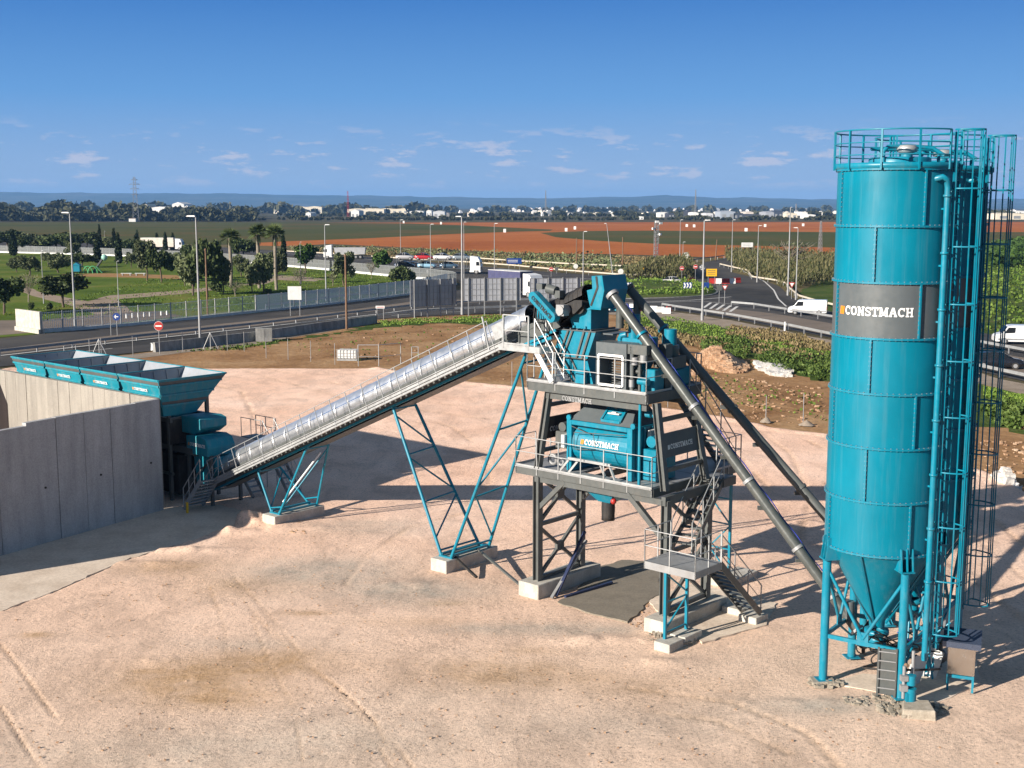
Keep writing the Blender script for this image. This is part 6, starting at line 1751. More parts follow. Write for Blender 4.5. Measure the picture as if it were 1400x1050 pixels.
stuff_patch('verge_grass', 'green grass strip beside the gravel shoulder', 'grass', [[(515, 438), (600, 433.5), (700, 430), (770, 430), (770, 437), (690, 442), (600, 440), (525, 445)], [(850, 428), (880, 426), (960, 441), (1050, 455), (1140, 476), (1140, 492), (1040, 474), (960, 462), (860, 444)], [(1345, 528), (1420, 545), (1420, 575), (1345, 560)]], lf_turf, 4200, .16, (.08, .18), 63, 1.4, (0, 0, 1), .95, 2.2)
stuff_patch('dry_grass', 'tan dry grass tufts on the verge by the soil', 'grass', [[(850, 442), (960, 460), (1040, 470), (1140, 490), (1140, 500), (1040, 484), (950, 474), (860, 456)], [(1000, 446), (1060, 452), (1140, 472), (1140, 482), (1040, 466), (990, 458)]], lf_dry, 3200, .35, (.10, .22), 73, 2.2, (0, 0, 1), .8, 2)
stuff_patch('lawn_tufts', 'short grass tufts scattered over the park lawns', 'grass', [[(0, 430), (60, 418), (200, 382), (392, 364), (590, 383), (560, 402), (350, 425), (200, 424), (60, 440)]], lf_turf, 7000, .12, (.1, .22), 83, 1.2, (0, 0, 1), .8, 6)
stuff_patch('soil_weeds', 'scattered low weeds on the brown soil plot', 'weeds', [[(350, 475), (520, 447), (700, 444), (700, 500), (490, 492)], [(930, 500), (1130, 540), (1130, 575), (950, 540)], [(240, 480), (350, 468), (400, 462), (330, 478)]], lf_turf, 300, .10, (.1, .24), 93, 1.2, None, .8, 3)

# far tree belt: one mass, drawn as many clumps
def far_belt():
    rs = np.random.RandomState(3); P = []
    def belt(x0, x1, ybase, n, hmin, hmax, size, seed):
        r = np.random.RandomState(seed)
        for i in range(n):
            px = r.uniform(x0, x1); py = ybase + r.uniform(-1.0, .8)
            x, y, _ = G(px, py); h = r.uniform(hmin, hmax) * (.75 + .35 * math.sin(px * .07 + seed)); w = h * r.uniform(.45, .9)
            k = 34; d = r.normal(size=(k, 3)); d /= np.linalg.norm(d, axis=1)[:, None]
            C = d * np.array([w, w, h * .42]) * (r.rand(k, 1) ** .3) + np.array([x, y, h * .58])
            P.append(rot_quads(C, np.full(k, size * (y / 900)), seed + i))
    belt(-60, 345, 302.0, 420, 7, 13, 3.2, 1)
    belt(-60, 200, 299.5, 200, 12, 19, 4.0, 2)
    belt(200, 345, 299, 110, 8, 14, 3.6, 3)
    belt(330, 1150, 300.6, 330, 2, 4.2, 2.2, 4)
    belt(380, 1150, 295.5, 240, 2.5, 6.5, 3.0, 5)
    belt(-60, 600, 292, 200, 7, 20, 5.0, 6); belt(590, 1150, 289.5, 70, 6, 12, 5.0, 16)
    belt(1330, 1460, 298, 60, 5, 9, 3.5, 7)
    me = quad_mesh('far_wood', np.concatenate(P), lf_far)
    o = bpy.data.objects.new('far_wood', me); COL.objects.link(o); props(o, 'dark belt of far off trees along the edge of the plain', 'woodland', None, 'stuff')
far_belt()

# distant hills
def hills():
    rs = random.Random(9); mb = MB(); n = 240; rows = []
    def ht(a):   # a: -1..1 across
        px = 700 + a * 1000
        y = 268
        prof = [(-300, 262), (0, 262), (100, 264), (200, 264.5), (350, 265), (430, 267), (550, 268.5), (700, 271), (760, 271), (830, 269.5), (905, 267.5), (960, 270), (1050, 271.5), (1150, 273), (1400, 272), (1700, 270)]
        for (x0, y0), (x1, y1) in zip(prof, prof[1:]):
            if x0 <= px <= x1: y = y0 + (y1 - y0) * (px - x0) / (x1 - x0)
        return y
    D = 11000.0
    for i in range(n + 1):
        a = -1 + 2 * i / n; x = a * D * .62
        y = ht(a) ; top = CAMH + (YH - y) / FPX * D + 9 * mnoise.noise(Vector((i * .22, 0, 0))) + 4 * mnoise.noise(Vector((i * 1.1, 5, 0)))
        rows.append([(x, D - 3200, -2), (x, D - 1900, (top) * .22 + 3 * mnoise.noise(Vector((i * .5, 3, 0)))), (x, D - 1000, top * .55 + 6 * mnoise.noise(Vector((i * .4, 9, 0)))), (x, D, top), (x, D + 900, top * .6), (x, D + 1600, -2)])
    vs = [p for r_ in rows for p in r_]; m = 6
    mb.add(vs, [(i * m + j, (i + 1) * m + j, (i + 1) * m + j + 1, i * m + j + 1) for i in range(n) for j in range(m - 1)], 0, True)
    hm = ground_mat('hill_scrub', [(0.02, 0.035, 0.025), (0.05, 0.065, 0.045), (0.14, 0.13, 0.10)], 0.0022, .02, 0, 0)
    mb.obj('hills', hm, kind='structure')
hills()
# ---------------------------------------------------------------- lamps, poles, fences, signs
def lamp(px, py, top, label, head=-1, r=.09, name='street_lamp', mat=None, headsize=.8, lean=0):
    x, y, _ = G(px, py, -.1); dep = y * CP + CAMH * SP; H_ = (py - top) * dep / FPX / CP * .985
    root = thing(name, label, 'street lamp', (x, y, -.1), 0, 'street lamps along the roads')
    mb = MB(); mb.tube((0, 0, 0), (lean * H_, 0, H_), r * 1.25, 8, r * .6); mb.obj('pole', mat or m_galvd, root)
    mb = MB(); mb.tube((0, 0, 0), (0, 0, .9), r * 1.6, 8); mb.obj('base', m_galvd, root)
    s = headsize * .62; mb = MB()
    mb.hexa([(lean * H_ + head * .05, -.16 * s, H_ - .02), (lean * H_ + head * 1.05 * s, -.12 * s, H_ + .02), (lean * H_ + head * 1.05 * s, .12 * s, H_ + .02), (lean * H_ + head * .05, .16 * s, H_ - .02)],
            [(lean * H_ + head * .1, -.12 * s, H_ + .14 * s), (lean * H_ + head * .9 * s, -.08 * s, H_ + .13 * s), (lean * H_ + head * .9 * s, .08 * s, H_ + .13 * s), (lean * H_ + head * .1, .12 * s, H_ + .14 * s)])
    if head > 0: pass
    mb.obj('lamp_head', m_white, root)
    return root
for a in ((103, 447, 292, 'tall street lamp by the near railing at the left', -1, .11, 1.5), (274, 474, 297, 'tall street lamp standing at the near kerb wall', -1, .11, 1.5), (446, 412, 308, 'street lamp right of the white board by the screen fence', 1, .09, 1.2),
          (548, 365, 301, 'street lamp beside the two dark parked cars', 1, .07, 1.1), (589, 383, 307, 'street lamp left of the car transporter', 1, .08, 1.1), (632, 430, 297, 'thick street lamp between the first two big sign backs', -1, .14, 1.3),
          (634.5, 381, 304, 'thin street lamp just behind the thick one', 1, .07, .8), (676, 381, 306, 'street lamp right of the transporter cab', 1, .08, 1.1), (797, 399, 317, 'street lamp at the roundabout left edge', 1, .09, 1.0),
          (929, 368, 301, 'street lamp above the left reed bed', 1, .08, 1.0), (933.5, 357, 331, 'short lamp behind the left reed bed', 1, .07, .9), (960, 438, 302, 'tall lamp at the guard rail below the roundabout', 1, .13, 1.2),
          (1000, 372, 301, 'street lamp left in the right reed bed', 1, .09, 1.0), (1035, 386, 309, 'leaning street lamp in the right reed bed', 1, .09, 1.0), (1077, 404, 284, 'tallest street lamp at the right reed end', 1, .12, .5),
          (1088, 410, 312, 'lamp next to the yield triangle', -1, .09, 1.1)):
    lamp(a[0], a[1], a[2], a[3], a[4], a[5], headsize=a[6])
lamp(838, 378, 306, 'strongly tilted street lamp behind the roundabout island', -1, .09, headsize=.9, lean=-.13)
for px, py, top, lab in ((60, 415, 343, 'thin park lamp between the left olives'), (162.5, 420, 357, 'park lamp with red basket in the middle of the park'), (411.5, 388, 331, 'park lamp by the bright green tree'), (144, 345, 316, 'short far park lamp among the cypresses')):
    lamp(px, py, top, lab, 1, .06, 'park_lamp', headsize=.5)
def pole(name, px, py, top, label, mat, r=.12, cat='pole', lean=0):
    x, y, _ = G(px, py, -.1); dep = y * CP + CAMH * SP; H_ = (py - top) * dep / FPX / CP
    mb = MB(); mb.tube((0, 0, 0), (lean * H_, 0, H_), r, 8, r * .7); mb.tube((lean * H_ * .97, 0, H_ * .97), (lean * H_ * .98, 0, H_ * .985), r * 1.3, 8)
    return mb.obj(name, mat, None, label, cat, None, None, (x, y, -.1))
pole('wooden_pole', 474, 450, 349, 'brown wooden pole standing at the near kerb wall', m_wood, .14)
pole('wooden_pole', 284, 432, 341, 'grey wooden pole inside the railing by the largest tree', m_wood, .13)
pole('wooden_pole', 788, 363, 326, 'short dark wooden pole at the red field edge', m_wood, .16)
pole('wooden_pole', 851, 362, 325, 'thin wooden pole behind the left reed bed', m_wood, .16)
pole('wooden_pole', 978, 356, 328, 'leaning wooden pole beside the closed road', m_wood, .16, lean=.06)
pole('antenna_mast', 186, 303, 243, 'none', m_galvd) if False else None

def lattice_mast(name, label, px, py, top, w0, w1, mat, arms=(), seg=9, cat='mast', thick=.12):
    x, y, _ = G(px, py, -.1); dep = y * CP + CAMH * SP; H_ = (py - top) * dep / FPX / CP
    root = thing(name, label, cat, (x, y, -.1), .3); mb = MB()
    C = lambda k, t: (((-1, 1, 1, -1)[k]) * (w0 + (w1 - w0) * t) / 2, ((-1, -1, 1, 1)[k]) * (w0 + (w1 - w0) * t) / 2, H_ * t)
    for k in range(4):
        mb.beam(C(k, 0), C(k, 1), thick, thick)
        for i in range(seg):
            t0, t1 = i / seg, (i + 1) / seg; j = (k + 1) % 4
            mb.beam(C(k, t0), C(j, t1), thick * .6, thick * .6); mb.beam(C(j, t0), C(k, t1), thick * .6, thick * .6)
    mb.obj('lattice', mat, root)
    if arms:
        mb = MB()
        for t, L in arms:
            mb.beam((-L, 0, H_ * t), (L, 0, H_ * t), thick, thick); mb.beam((-L, 0, H_ * t), (0, 0, H_ * t + L * .4), thick * .6, thick * .6); mb.beam((L, 0, H_ * t), (0, 0, H_ * t + L * .4), thick * .6, thick * .6)
        mb.obj('cross_arm', mat, root)
    return root, H_
pyl, ph_ = lattice_mast('power_pylon', 'tall grey lattice pylon above a small hut at the dark wood', 186, 303, 243, 5.5, 1.4, m_galvd, ((.93, 3), (.83, 5), (.73, 4), (.6, 3)), 9, 'pylon', .35)
x, y, _ = G(182, 303)
ht = thing('transformer_hut', 'small pale hut at the pylon foot', 'hut', (x, y, -.1)); MB().box(-3, 3.2, -3, 3, 0, 3.0).obj('wall', m_whitew, ht); mb = MB(); mb.hexa([(-3.3, -3.3, 3.0), (3.5, -3.3, 3.0), (3.5, 3.3, 3.0), (-3.3, 3.3, 3.0)], [(-3.1, -3.1, 3.3), (3.3, -3.1, 3.3), (3.3, 3.1, 3.3), (-3.1, 3.1, 3.3)]); mb.obj('roof', m_wood, ht)
lattice_mast('radio_mast', 'thin red lattice mast beyond the long white shed', 476, 299, 262, 2.2, 1.0, m_red, (), 8, 'mast', .13)
lattice_mast('radio_mast', 'faint thin mast over the far town centre', 746, 294, 261, 2.5, .6, m_galvd, (), 8, 'mast', .3)
lattice_mast('radio_mast', 'faint thin mast left of the silo over the town', 950.5, 296, 260, 2.0, .6, m_galvd, (), 8, 'mast', .3)
lattice_mast('radio_mast', 'pale lattice mast close to the dark tower block', 1088, 296, 279, 2.0, .8, m_galvd, (), 5, 'mast', .3)
lattice_mast('radio_mast', 'small lattice mast at the field edge left of the silo', 1121, 346, 303, 1.0, .35, m_galvd, (), 8, 'mast', .08)
cm, ch_ = lattice_mast('floodlight_mast', 'red and white lattice mast carrying white floodlights beside the red field', 897, 354, 303, 1.0, .9, m_galvd, (), 9, 'mast', .11)
for i, (dx, t) in enumerate(((-.1, .98), (1.0, .94), (-1.1, .80), (.9, .65))):
    mb = MB(); mb.cbox((dx, -.5, ch_ * t), .95, .4, .55, .2 * i); mb.beam((0, -.3, ch_ * t), (dx, -.4, ch_ * t), .1, .1); mb.obj('floodlight', m_white, cm)
mb = MB(); mb.box(-.50, -.42, -.55, -.47, 0, ch_ * .55); mb.box(.42, .50, -.55, -.47, 0, ch_ * .4); mb.obj('red_corner', m_red, cm)
# old leaning lattice post with wire
pole('thin_pole', 1047, 574, 541, 'thin fence post with a heap of grit at its foot, left one', m_galvd, .03)

# --- guard rails
def guard(name, px, label, h=.72, post=4.0, mat=None, z=-.09, double=False):
    pts = [(*G(x, y)[:2], z) for x, y in px]; root = thing(name, label, 'guard rail', pts[0], 0, None, pts[0]); L = plen(pts)
    mb = MB()
    for i in range(len(pts) - 1):
        a = Vector(pts[i]); b = Vector(pts[i + 1])
        for dz in (.0, .15): mb.beam(a + Vector((0, 0, h - dz)), b + Vector((0, 0, h - dz)), .06, .11)
        mb.beam(a + Vector((0, 0, h - .075)), b + Vector((0, 0, h - .075)), .02, .08)
    mb.obj('rail', mat or m_galv, root)
    n = min(95, int(L / post)); pm_ = MB(); pm_.box(-.05, .05, -.05, .05, 0, h - .02); me = pm_.mesh('post', m_galvd)
    for i in range(n + 1):
        p, a = polyline_at(pts, L * i / n * .999); o = bpy.data.objects.new('post', me); COL.objects.link(o); o.parent = root; o.location = Vector(p) - Vector(pts[0]); o.rotation_euler = (0, 0, a)
    return root
m_darkrail = paint('shaded_rail_steel', (0.10, 0.10, 0.11), 0.6, metal=.2, var=.1)
m_beigerail = paint('pale_concrete_rail', (0.50, 0.45, 0.37), 0.8, var=.1, dirt=.2)
guard('guard_rail', [(0, 485.5), (100, 474.5), (175, 466), (350, 447), (470, 432.5), (565, 421), (640, 416), (700, 413.5), (760, 412)], 'long dark guard rail between the two near carriageways', .6, 4.0, m_galvd)
guard('guard_rail', [(363, 423), (420, 416), (470, 409), (558, 400)], 'dark guard rail along the foot of the near screen fence', .75, 4.0, m_galvd)
guard('guard_rail', [(514, 437), (565, 431.5), (620, 427.5), (700, 424.5), (770, 423)], 'galvanised guard rail in front of the big sign backs', .75, 4.0)
guard('guard_rail', [(905, 421), (925, 424.5), (1000, 436), (1070, 449), (1135, 463), (1260, 491), (1400, 522), (1500, 545)], 'galvanised guard rail along the gravel shoulder at right', .75, 4.0)
guard('guard_rail', [(1000, 418.5), (1030, 421), (1080, 429), (1140, 439), (1300, 467), (1400, 486), (1500, 505)], 'median guard rail between van and near lane', .75, 4.0)
guard('guard_rail', [(392, 346), (480, 351), (560, 357), (640, 361.5), (700, 366), (770, 373), (850, 379.5), (900, 380), (940, 379.5)], 'pale rail along the near side of the far scrub strip', .8, 8.0, m_beigerail)
guard('guard_rail', [(600, 352), (640, 355), (700, 359.5), (780, 364), (850, 367)], 'thin pale rail within the far scrub strip', .8, 8.0, m_beigerail)
guard('guard_rail', [(984, 364), (1000, 368), (1022, 373), (1028, 382), (1060, 387), (1074, 391), (1080, 399), (1092, 409), (1115, 416), (1140, 422)], 'winding pale rail between the closed road and the right reed bed', .75, 5.0, m_beigerail)
guard('guard_rail', [(935, 361), (960, 357), (990, 353)], 'dark short rail across the end of the closed road', .9, 6, m_galvd)

# --- fences
m_screen = None
def screen_mat():
    m, nt, b = new_mat('pale_mesh_screen')
    v = texco(nt); b.inputs['Base Color'].default_value = (.80, .80, .78, 1); b.inputs['Roughness'].default_value = .6
    return m
m_screen = screen_mat(); m_screen2 = paint('grey_slat_steel', (.23, .25, .26), .6, .1, .08, .15)
def picket_fence(name, px, label, h, gap, w, postgap, kerb=.3, z=-.1, dense=False, matp=None):
    pts = [(*G(x, y)[:2], z) for x, y in px]; root = thing(name, label, 'fence', pts[0], 0, None, pts[0]); L = plen(pts)
    mb = MB()
    if kerb:
        for i in range(len(pts) - 1): mb.beam(Vector(pts[i]) + Vector((0, 0, kerb / 2)), Vector(pts[i + 1]) + Vector((0, 0, kerb / 2)), .28, kerb)
        mb.obj('kerb_wall', m_whitew, root)
    mb = MB(); d = 0
    while d < L:
        p, a = polyline_at(pts, d); mb.add([(p[0] - math.cos(a) * w / 2, p[1] - math.sin(a) * w / 2, z + kerb), (p[0] + math.cos(a) * w / 2, p[1] + math.sin(a) * w / 2, z + kerb), (p[0] + math.cos(a) * w / 2, p[1] + math.sin(a) * w / 2, z + h), (p[0] - math.cos(a) * w / 2, p[1] - math.sin(a) * w / 2, z + h)], [(0, 1, 2, 3)])
        d += gap
    for i in range(len(pts) - 1):
        for zz in (kerb + .1, h - .1, (h + kerb) / 2): mb.beam(Vector(pts[i]) + Vector((0, 0, zz)), Vector(pts[i + 1]) + Vector((0, 0, zz)), .03, .04)
    o = mb.obj('picket_panel', matp or m_screen, root)
    n = min(95, int(L / postgap)); pm_ = MB(); pm_.box(-.05, .05, -.05, .05, 0, h + .05); me = pm_.mesh('post', m_galvd)
    for i in range(n + 1):
        p, a = polyline_at(pts, L * i / n * .999); q = bpy.data.objects.new('post', me); COL.objects.link(q); q.parent = root; q.location = Vector(p) - Vector(pts[0]); q.rotation_euler = (0, 0, a)
picket_fence('railing_fence', [(57, 454), (104, 450.5), (180, 444), (260, 436), (350, 426.5)], 'open grey picket railing on a low kerb in front of the park', 2.35, .22, .05, 2.5, .35)
picket_fence('screen_fence', [(350, 426.5), (430, 418), (500, 410), (559, 402.5), (585, 398), (612, 391)], 'dense pale picket fence along the near road past the white board', 2.35, .13, .10, 2.5, .3)
picket_fence('screen_fence', [(0, 345), (80, 347), (170, 350), (270, 355), (340, 360), (392, 364), (450, 369), (520, 376), (590, 382.5), (618, 386), (624, 389), (612, 391)], 'dense pale fence on a white kerb between park lawn and far road', 2.2, .20, .10, 3.0, .40, matp=m_screen2)
x0, y0, _ = G(24, 450); x1, y1, _ = G(57, 455)
mb = MB(); mb.beam((x0, y0, 1.1), (x1, y1, 1.1), .3, 2.5); mb.beam((x0, y0, .1), (x1, y1, .1), .7, .55)
mb.obj('gate_wall', m_conc, None, 'white wall end where the picket railing begins', 'wall', None, None, (x0, y0, 0), 0, (x0, y0, 0))
def kerbwall(px, label, h=.95, th=.45, seg=3.0):
    pts = [(*G(x, y)[:2], -.1) for x, y in px]; root = thing('concrete_barrier', label, 'barrier', pts[0], 0, None, pts[0]); L = plen(pts); d = 0
    while d < L - .5:
        e = min(L, d + seg - .03); a, _ = polyline_at(pts, d); b, _ = polyline_at(pts, e); mb = MB(); A = Vector(a); B = Vector(b); t = (B - A).normalized().cross(Vector((0, 0, 1)))
        mb.hexa([A - t * th / 2, A + t * th / 2, B + t * th / 2, B - t * th / 2], [A - t * th * .22 + Vector((0, 0, h)), A + t * th * .22 + Vector((0, 0, h)), B + t * th * .22 + Vector((0, 0, h)), B - t * th * .22 + Vector((0, 0, h))])
        mb.obj('segment', m_jersey, root); d += seg
kerbwall([(211, 480), (274, 473), (352, 464)], 'grey concrete barrier left of the square pillar')
kerbwall([(368, 461.5), (440, 450.5), (514, 440.5)], 'long stained concrete barrier right of the square pillar')
mb = MB(); x, y, _ = G(361, 465); mb.box(-.85, .85, -.4, .4, 0, 1.35); mb.box(-.1, .1, -.42, -.4, .0, 1.2); mb.obj('concrete_pillar', m_jersey, None, 'square grey concrete pillar between two barriers', 'pillar', None, None, (x, y, -.1), .2, bevel=.03)
# thin site fence posts along the yard edge
FP = [(123, 492), (139, 490), (182, 487), (250, 480), (311, 479), (334, 480), (364, 489), (394, 491), (425, 494), (458, 498), (700, 527), (760, 534), (913, 556), (985, 570), (1098, 577)]
mb = MB(); mb.tube((0, 0, 0), (0, 0, 1.95), .028, 6); fpm = mb.mesh('fence_post', m_galvd)
for i, (px, py) in enumerate(FP):
    x, y, _ = G(px, py, 0); o = bpy.data.objects.new('fence_post', fpm); COL.objects.link(o); o.location = (x, y, -.05)
    props(o, 'thin bare metal fence post standing along the edge of the yard', 'post', 'thin fence posts along the yard edge')
for i, (px, py, r_, lab) in enumerate(((1047, 576, .32, 'small grey heap of grit round a thin post, left of two'), (1103, 580, .42, 'grey heap of grit round a thin post, right of two'))):
    x, y, _ = G(px, py); mb = MB(); n = 20; prof = [(r_ * 1.3, 0), (r_ * .8, .12), (r_ * .35, .26), (0, .34)]; mb.lathe(prof, (0, 0, 0), n)
    mb.v = [(a + .08 * mnoise.noise(Vector((a * 3, b * 3, i))), b, c + .06 * mnoise.noise(Vector((a * 4, b * 4, i)))) for a, b, c in mb.v]
    mb.obj('grit_heap', m_gravel, None, lab, 'heap', None, None, (x, y, -.05))
# braced frames of the site fence
for px, py, lab in ((136, 486, 'A shaped grey fence brace at the left by the near lane'), (288, 476, 'A shaped grey fence brace beside the tall lamp at the kerb wall')):
    x, y, _ = G(px, py); mb = MB(); mb.tube((-.75, 0, 0), (0, 0, 1.65), .04, 6); mb.tube((.75, 0, 0), (0, 0, 1.65), .04, 6); mb.tube((0, 0, 0), (0, 0, 1.7), .04, 6); mb.obj('fence_brace', m_galv, None, lab, 'brace', None, None, (x, y, -.1))
def frame_gate(pxs, h, label):
    p = [Vector((*G(x, y)[:2], -.05)) for x, y in pxs]; mb = MB(); hz = Vector((0, 0, h))
    for q in p: mb.tube(q, q + hz, .04, 6)
    for a, b in zip(p, p[1:]):
        mb.tube(a + hz, b + hz, .035, 6); mb.tube(a + hz * .45, b + hz * .45, .025, 6)
    mb.obj('metal_frame', m_galv, None, label, 'metal frame', None, None, tuple(p[0]), 0, tuple(p[0]))
frame_gate([(490, 500), (518, 500), (548, 497)], 1.9, 'light tubular metal frame standing on the soil plot')
frame_gate([(563, 488), (572, 488)], 1.0, 'small tubular metal frame near the conveyor')
frame_gate([(88, 487), (104, 485)], 1.0, 'small tubular metal frame at the lane edge far left')
x, y, _ = G(476, 491); tb = thing('liquid_tote', 'white caged tote tank on the soil plot', 'tote', (x, y, -.08), -.1)
MB().box(-.9, .9, -.5, .5, .15, 1.0).obj('tank', m_whitew, tb, bevel=.08)
mb = MB()
for k in range(7): mb.beam((-.93 + k * .31, -.53, .1), (-.93 + k * .31, -.53, 1.05), .03, .03)
for z in (.12, .4, .7, 1.03): mb.beam((-.95, -.53, z), (.95, -.53, z), .03, .03)
mb.box(-.95, .95, -.55, .55, 0, .1); mb.obj('cage', m_galv, tb)
x, y, _ = G(488, 491); MB().tube((0, 0, 0), (0, 0, .75), .22, 10).tube((0, 0, .75), (0, 0, .85), .1, 8).obj('yellow_drum', m_yellow, None, 'yellow drum beside the white tote', 'drum', None, None, (x, y, -.08))

# --- signs
def sign_back(px0, px1, ytop, ybot, yfoot, label, nribs, npost):
    """big road sign seen from behind: ribs, rails and legs"""
    a = Vector(G(px0, yfoot[0], -.1)); b = Vector(G(px1, yfoot[1], -.1)); L = (b - a).length
    root = thing('large_road_sign', label, 'road sign', tuple(a), math.atan2((b - a).y, (b - a).x), 'big road signs seen from behind')
    dep = ((a + b) / 2).y * CP + CAMH * SP; z1 = (((yfoot[0] + yfoot[1]) / 2 - ytop) * dep / FPX) / CP; z0 = (((yfoot[0] + yfoot[1]) / 2 - ybot) * dep / FPX) / CP
    mb = MB(); mb.box(0, L, -.02, .02, z0, z1); mb.obj('panel', paint('aluminium_sign_back', (.36, .38, .42), .55, .2, .1, .25) if 'aluminium_sign_back' not in bpy.data.materials else bpy.data.materials['aluminium_sign_back'], root)
    mb = MB(); n = nribs
    for i in range(n + 1): mb.beam((.03 + (L - .06) * i / n, -.04, z0), (.03 + (L - .06) * i / n, -.04, z1), .035, .035)
    k = 4
    for i in range(k + 1): mb.beam((0, -.05, z0 + (z1 - z0) * i / k), (L, -.05, z0 + (z1 - z0) * i / k), .03, .05)
    mb.obj('rib', m_galvd, root)
    for i in range(npost):
        x = L * (.08 + .84 * i / (npost - 1)); MB().beam((x, -.14, 0), (x, -.14, z1 + .1), .16, .12).obj('post', m_galvd, root)
sign_back(561, 624, 383, 418, (435, 431), 'left big grey sign back with four legs beside the lamp', 12, 4)
sign_back(634, 712, 381, 411, (432, 431), 'middle big grey sign back right of the thick lamp', 14, 4)
sign_back(724, 794, 381, 408, (431, 430), 'right big grey sign back behind the conveyor head', 12, 4)
x, y, _ = G(796, 430)
def board(px, py, w, h, z0, label, mat, posts=(.0,), name='sign_board', yaw=0.0, deco=None, back=None, z=-.1):
    x, y, _ = G(px, py, z); root = thing(name, label, 'sign', (x, y, z), yaw)
    mb = MB(); mb.box(-w / 2, w / 2, -.03, .0, z0, z0 + h); mb.obj('panel', mat, root)
    mb = MB()
    for p in posts: mb.beam((p, .04, 0), (p, .04, z0 + h * .9), .07, .07)
    mb.obj('post', m_galvd, root)
    if deco: deco(root, w, h, z0)
    return root
board(403.5, 432, 1.75, 1.75, 2.1, 'white square board on two posts beside the near road', m_whitew, (-.62, .62))
def txt_bar(root, w, h, z0):
    mb = MB(); mb.box(-w * .42, w * .42, -.04, -.032, z0 + h * .35, z0 + h * .65); mb.obj('red_band', m_red, root)
board(520, 438, 1.1, .32, 1.5, 'small white and red board on two thin posts by the barrier end', m_white, (-.4, .4), deco=txt_bar)
def disc(root, r, zc_, mat, y_=-.05, n=20, nm='disc'):
    mb = MB(); mb.tube((0, y_, zc_), (0, y_ + .02, zc_), r, n); return mb.obj(nm, mat, root)
def rsign(px, py, top, label, kind, r=.32):
    x, y, _ = G(px, py, -.1); dep = y * CP + CAMH * SP; H_ = (py - top) * dep / FPX / CP
    root = thing('traffic_sign', label, 'traffic sign', (x, y, -.1)); MB().tube((0, 0, 0), (0, 0, H_), .04, 6).obj('post', m_galvd, root); zc_ = H_ - r
    if kind == 'noentry':
        disc(root, r, zc_, m_red); mb = MB(); mb.box(-r * .7, r * .7, -.062, -.052, zc_ - r * .16, zc_ + r * .16); mb.obj('white_bar', m_white, root)
        disc(root, r * 1.06, zc_, m_white, -.03, nm='rim')
    elif kind == 'blue':
        disc(root, r, zc_, m_blue); mb = MB(); mb.beam((r * .5, -.06, zc_), (-r * .45, -.06, zc_), .02, r * .22); mb.beam((-r * .1, -.06, zc_ + r * .45), (-r * .55, -.06, zc_), .02, r * .2); mb.beam((-r * .1, -.06, zc_ - r * .45), (-r * .55, -.06, zc_), .02, r * .2); mb.obj('arrow', m_white, root)
    elif kind == 'grey': disc(root, r, zc_, m_whitew)
    elif kind == 'dark': mb = MB(); mb.prism([(-r, zc_ + r * .8), (r, zc_ + r * .8), (r * .6, zc_ - r * .8), (-r * .6, zc_ - r * .8)], 'y', -.06, -.03); mb.obj('plate', m_grey, root)
    elif kind == 'yield':
        mb = MB(); mb.prism([(-r, zc_ + r * .7), (0, zc_ - r), (r, zc_ + r * .7)], 'y', -.05, -.02); mb.obj('red_triangle', m_red, root)
        mb = MB(); mb.prism([(-r * .62, zc_ + r * .48), (0, zc_ - r * .6), (r * .62, zc_ + r * .48)], 'y', -.06, -.052); mb.obj('white_triangle', m_white, root)
    elif kind == 'red': disc(root, r, zc_, m_red)
    return root
rsign(160.5, 459, 428, 'round blue arrow sign on the verge before the picket railing', 'blue', .42)
rsign(152, 459, 416, 'bare sign post left of the round blue arrow sign', 'none')
rsign(218.5, 484, 440, 'round no entry sign at the near lane edge, left of the tall lamp', 'noentry', .42)
rsign(950.5, 385, 362, 'round no entry sign at the mouth of the closed road', 'noentry', .42)
rsign(932, 383, 364, 'second no entry sign in the shade of the left reed bed', 'noentry', .42)
rsign(960, 372, 362, 'round white sign back behind the yellow board', 'grey', .6)
rsign(753.5, 379, 365.5, 'no entry sign on the far verge left of the roundabout', 'noentry', .42)
rsign(761, 374, 365, 'small dark blue square sign on the far verge', 'dark', .45)
rsign(787, 373, 361, 'round dark sign back on the far verge', 'grey', .5)
rsign(848.5, 380, 367.5, 'round white sign beside the tilted lamp', 'grey', .55)
rsign(1082, 409, 385, 'red and white yield triangle by the right lamp pair', 'yield', .5)
rsign(983, 415, 389, 'left dark backed sign of the pair on the splitter island', 'dark', .5)
rsign(990.5, 415.5, 389, 'right yield sign of the pair on the splitter island', 'yield', .45)
rsign(676.5, 386, 368, 'red round sign beside the thin lamp near the transporter', 'red', .6)
rsign(938, 356, 345, 'round white sign above the left reed bed', 'grey', .8)
rsign(160.8, 424, 360, 'bare white post under the middle park lamp', 'none') if False else None
board(972.5, 389, 1.9, 1.35, 1.5, 'yellow detour board with dark lines before the closed road', m_yellow, (-.6, .6), deco=lambda root, w, h, z0: [MB().box(-.75, .7, -.045, -.035, z0 + h * f, z0 + h * (f + .08)).obj('text_line', m_grey, root) for f in (.25, .5, .72)])
board(876.5, 380, 1.1, .5, 1.5, 'small yellow board in front of the left reed bed', m_yellow, (-.35, .35))
def chev(root, w, h, z0, n=4):
    mb = MB(); s = w / n
    for i in range(n):
        x = -w / 2 + s * (i + .25)
        mb.beam((x, -.045, z0 + h * .92), (x + s * .4, -.045, z0 + h * .5), .01, .22); mb.beam((x + s * .4, -.045, z0 + h * .5), (x, -.045, z0 + h * .08), .01, .22)
    mb.obj('chevron', m_white, root)
board(940, 402, 1.4, 1.0, .9, 'blue and white chevron board on the roundabout island', m_blue, (-.45, .45), deco=lambda r_, w, h, z0: chev(r_, w, h, z0, 3))
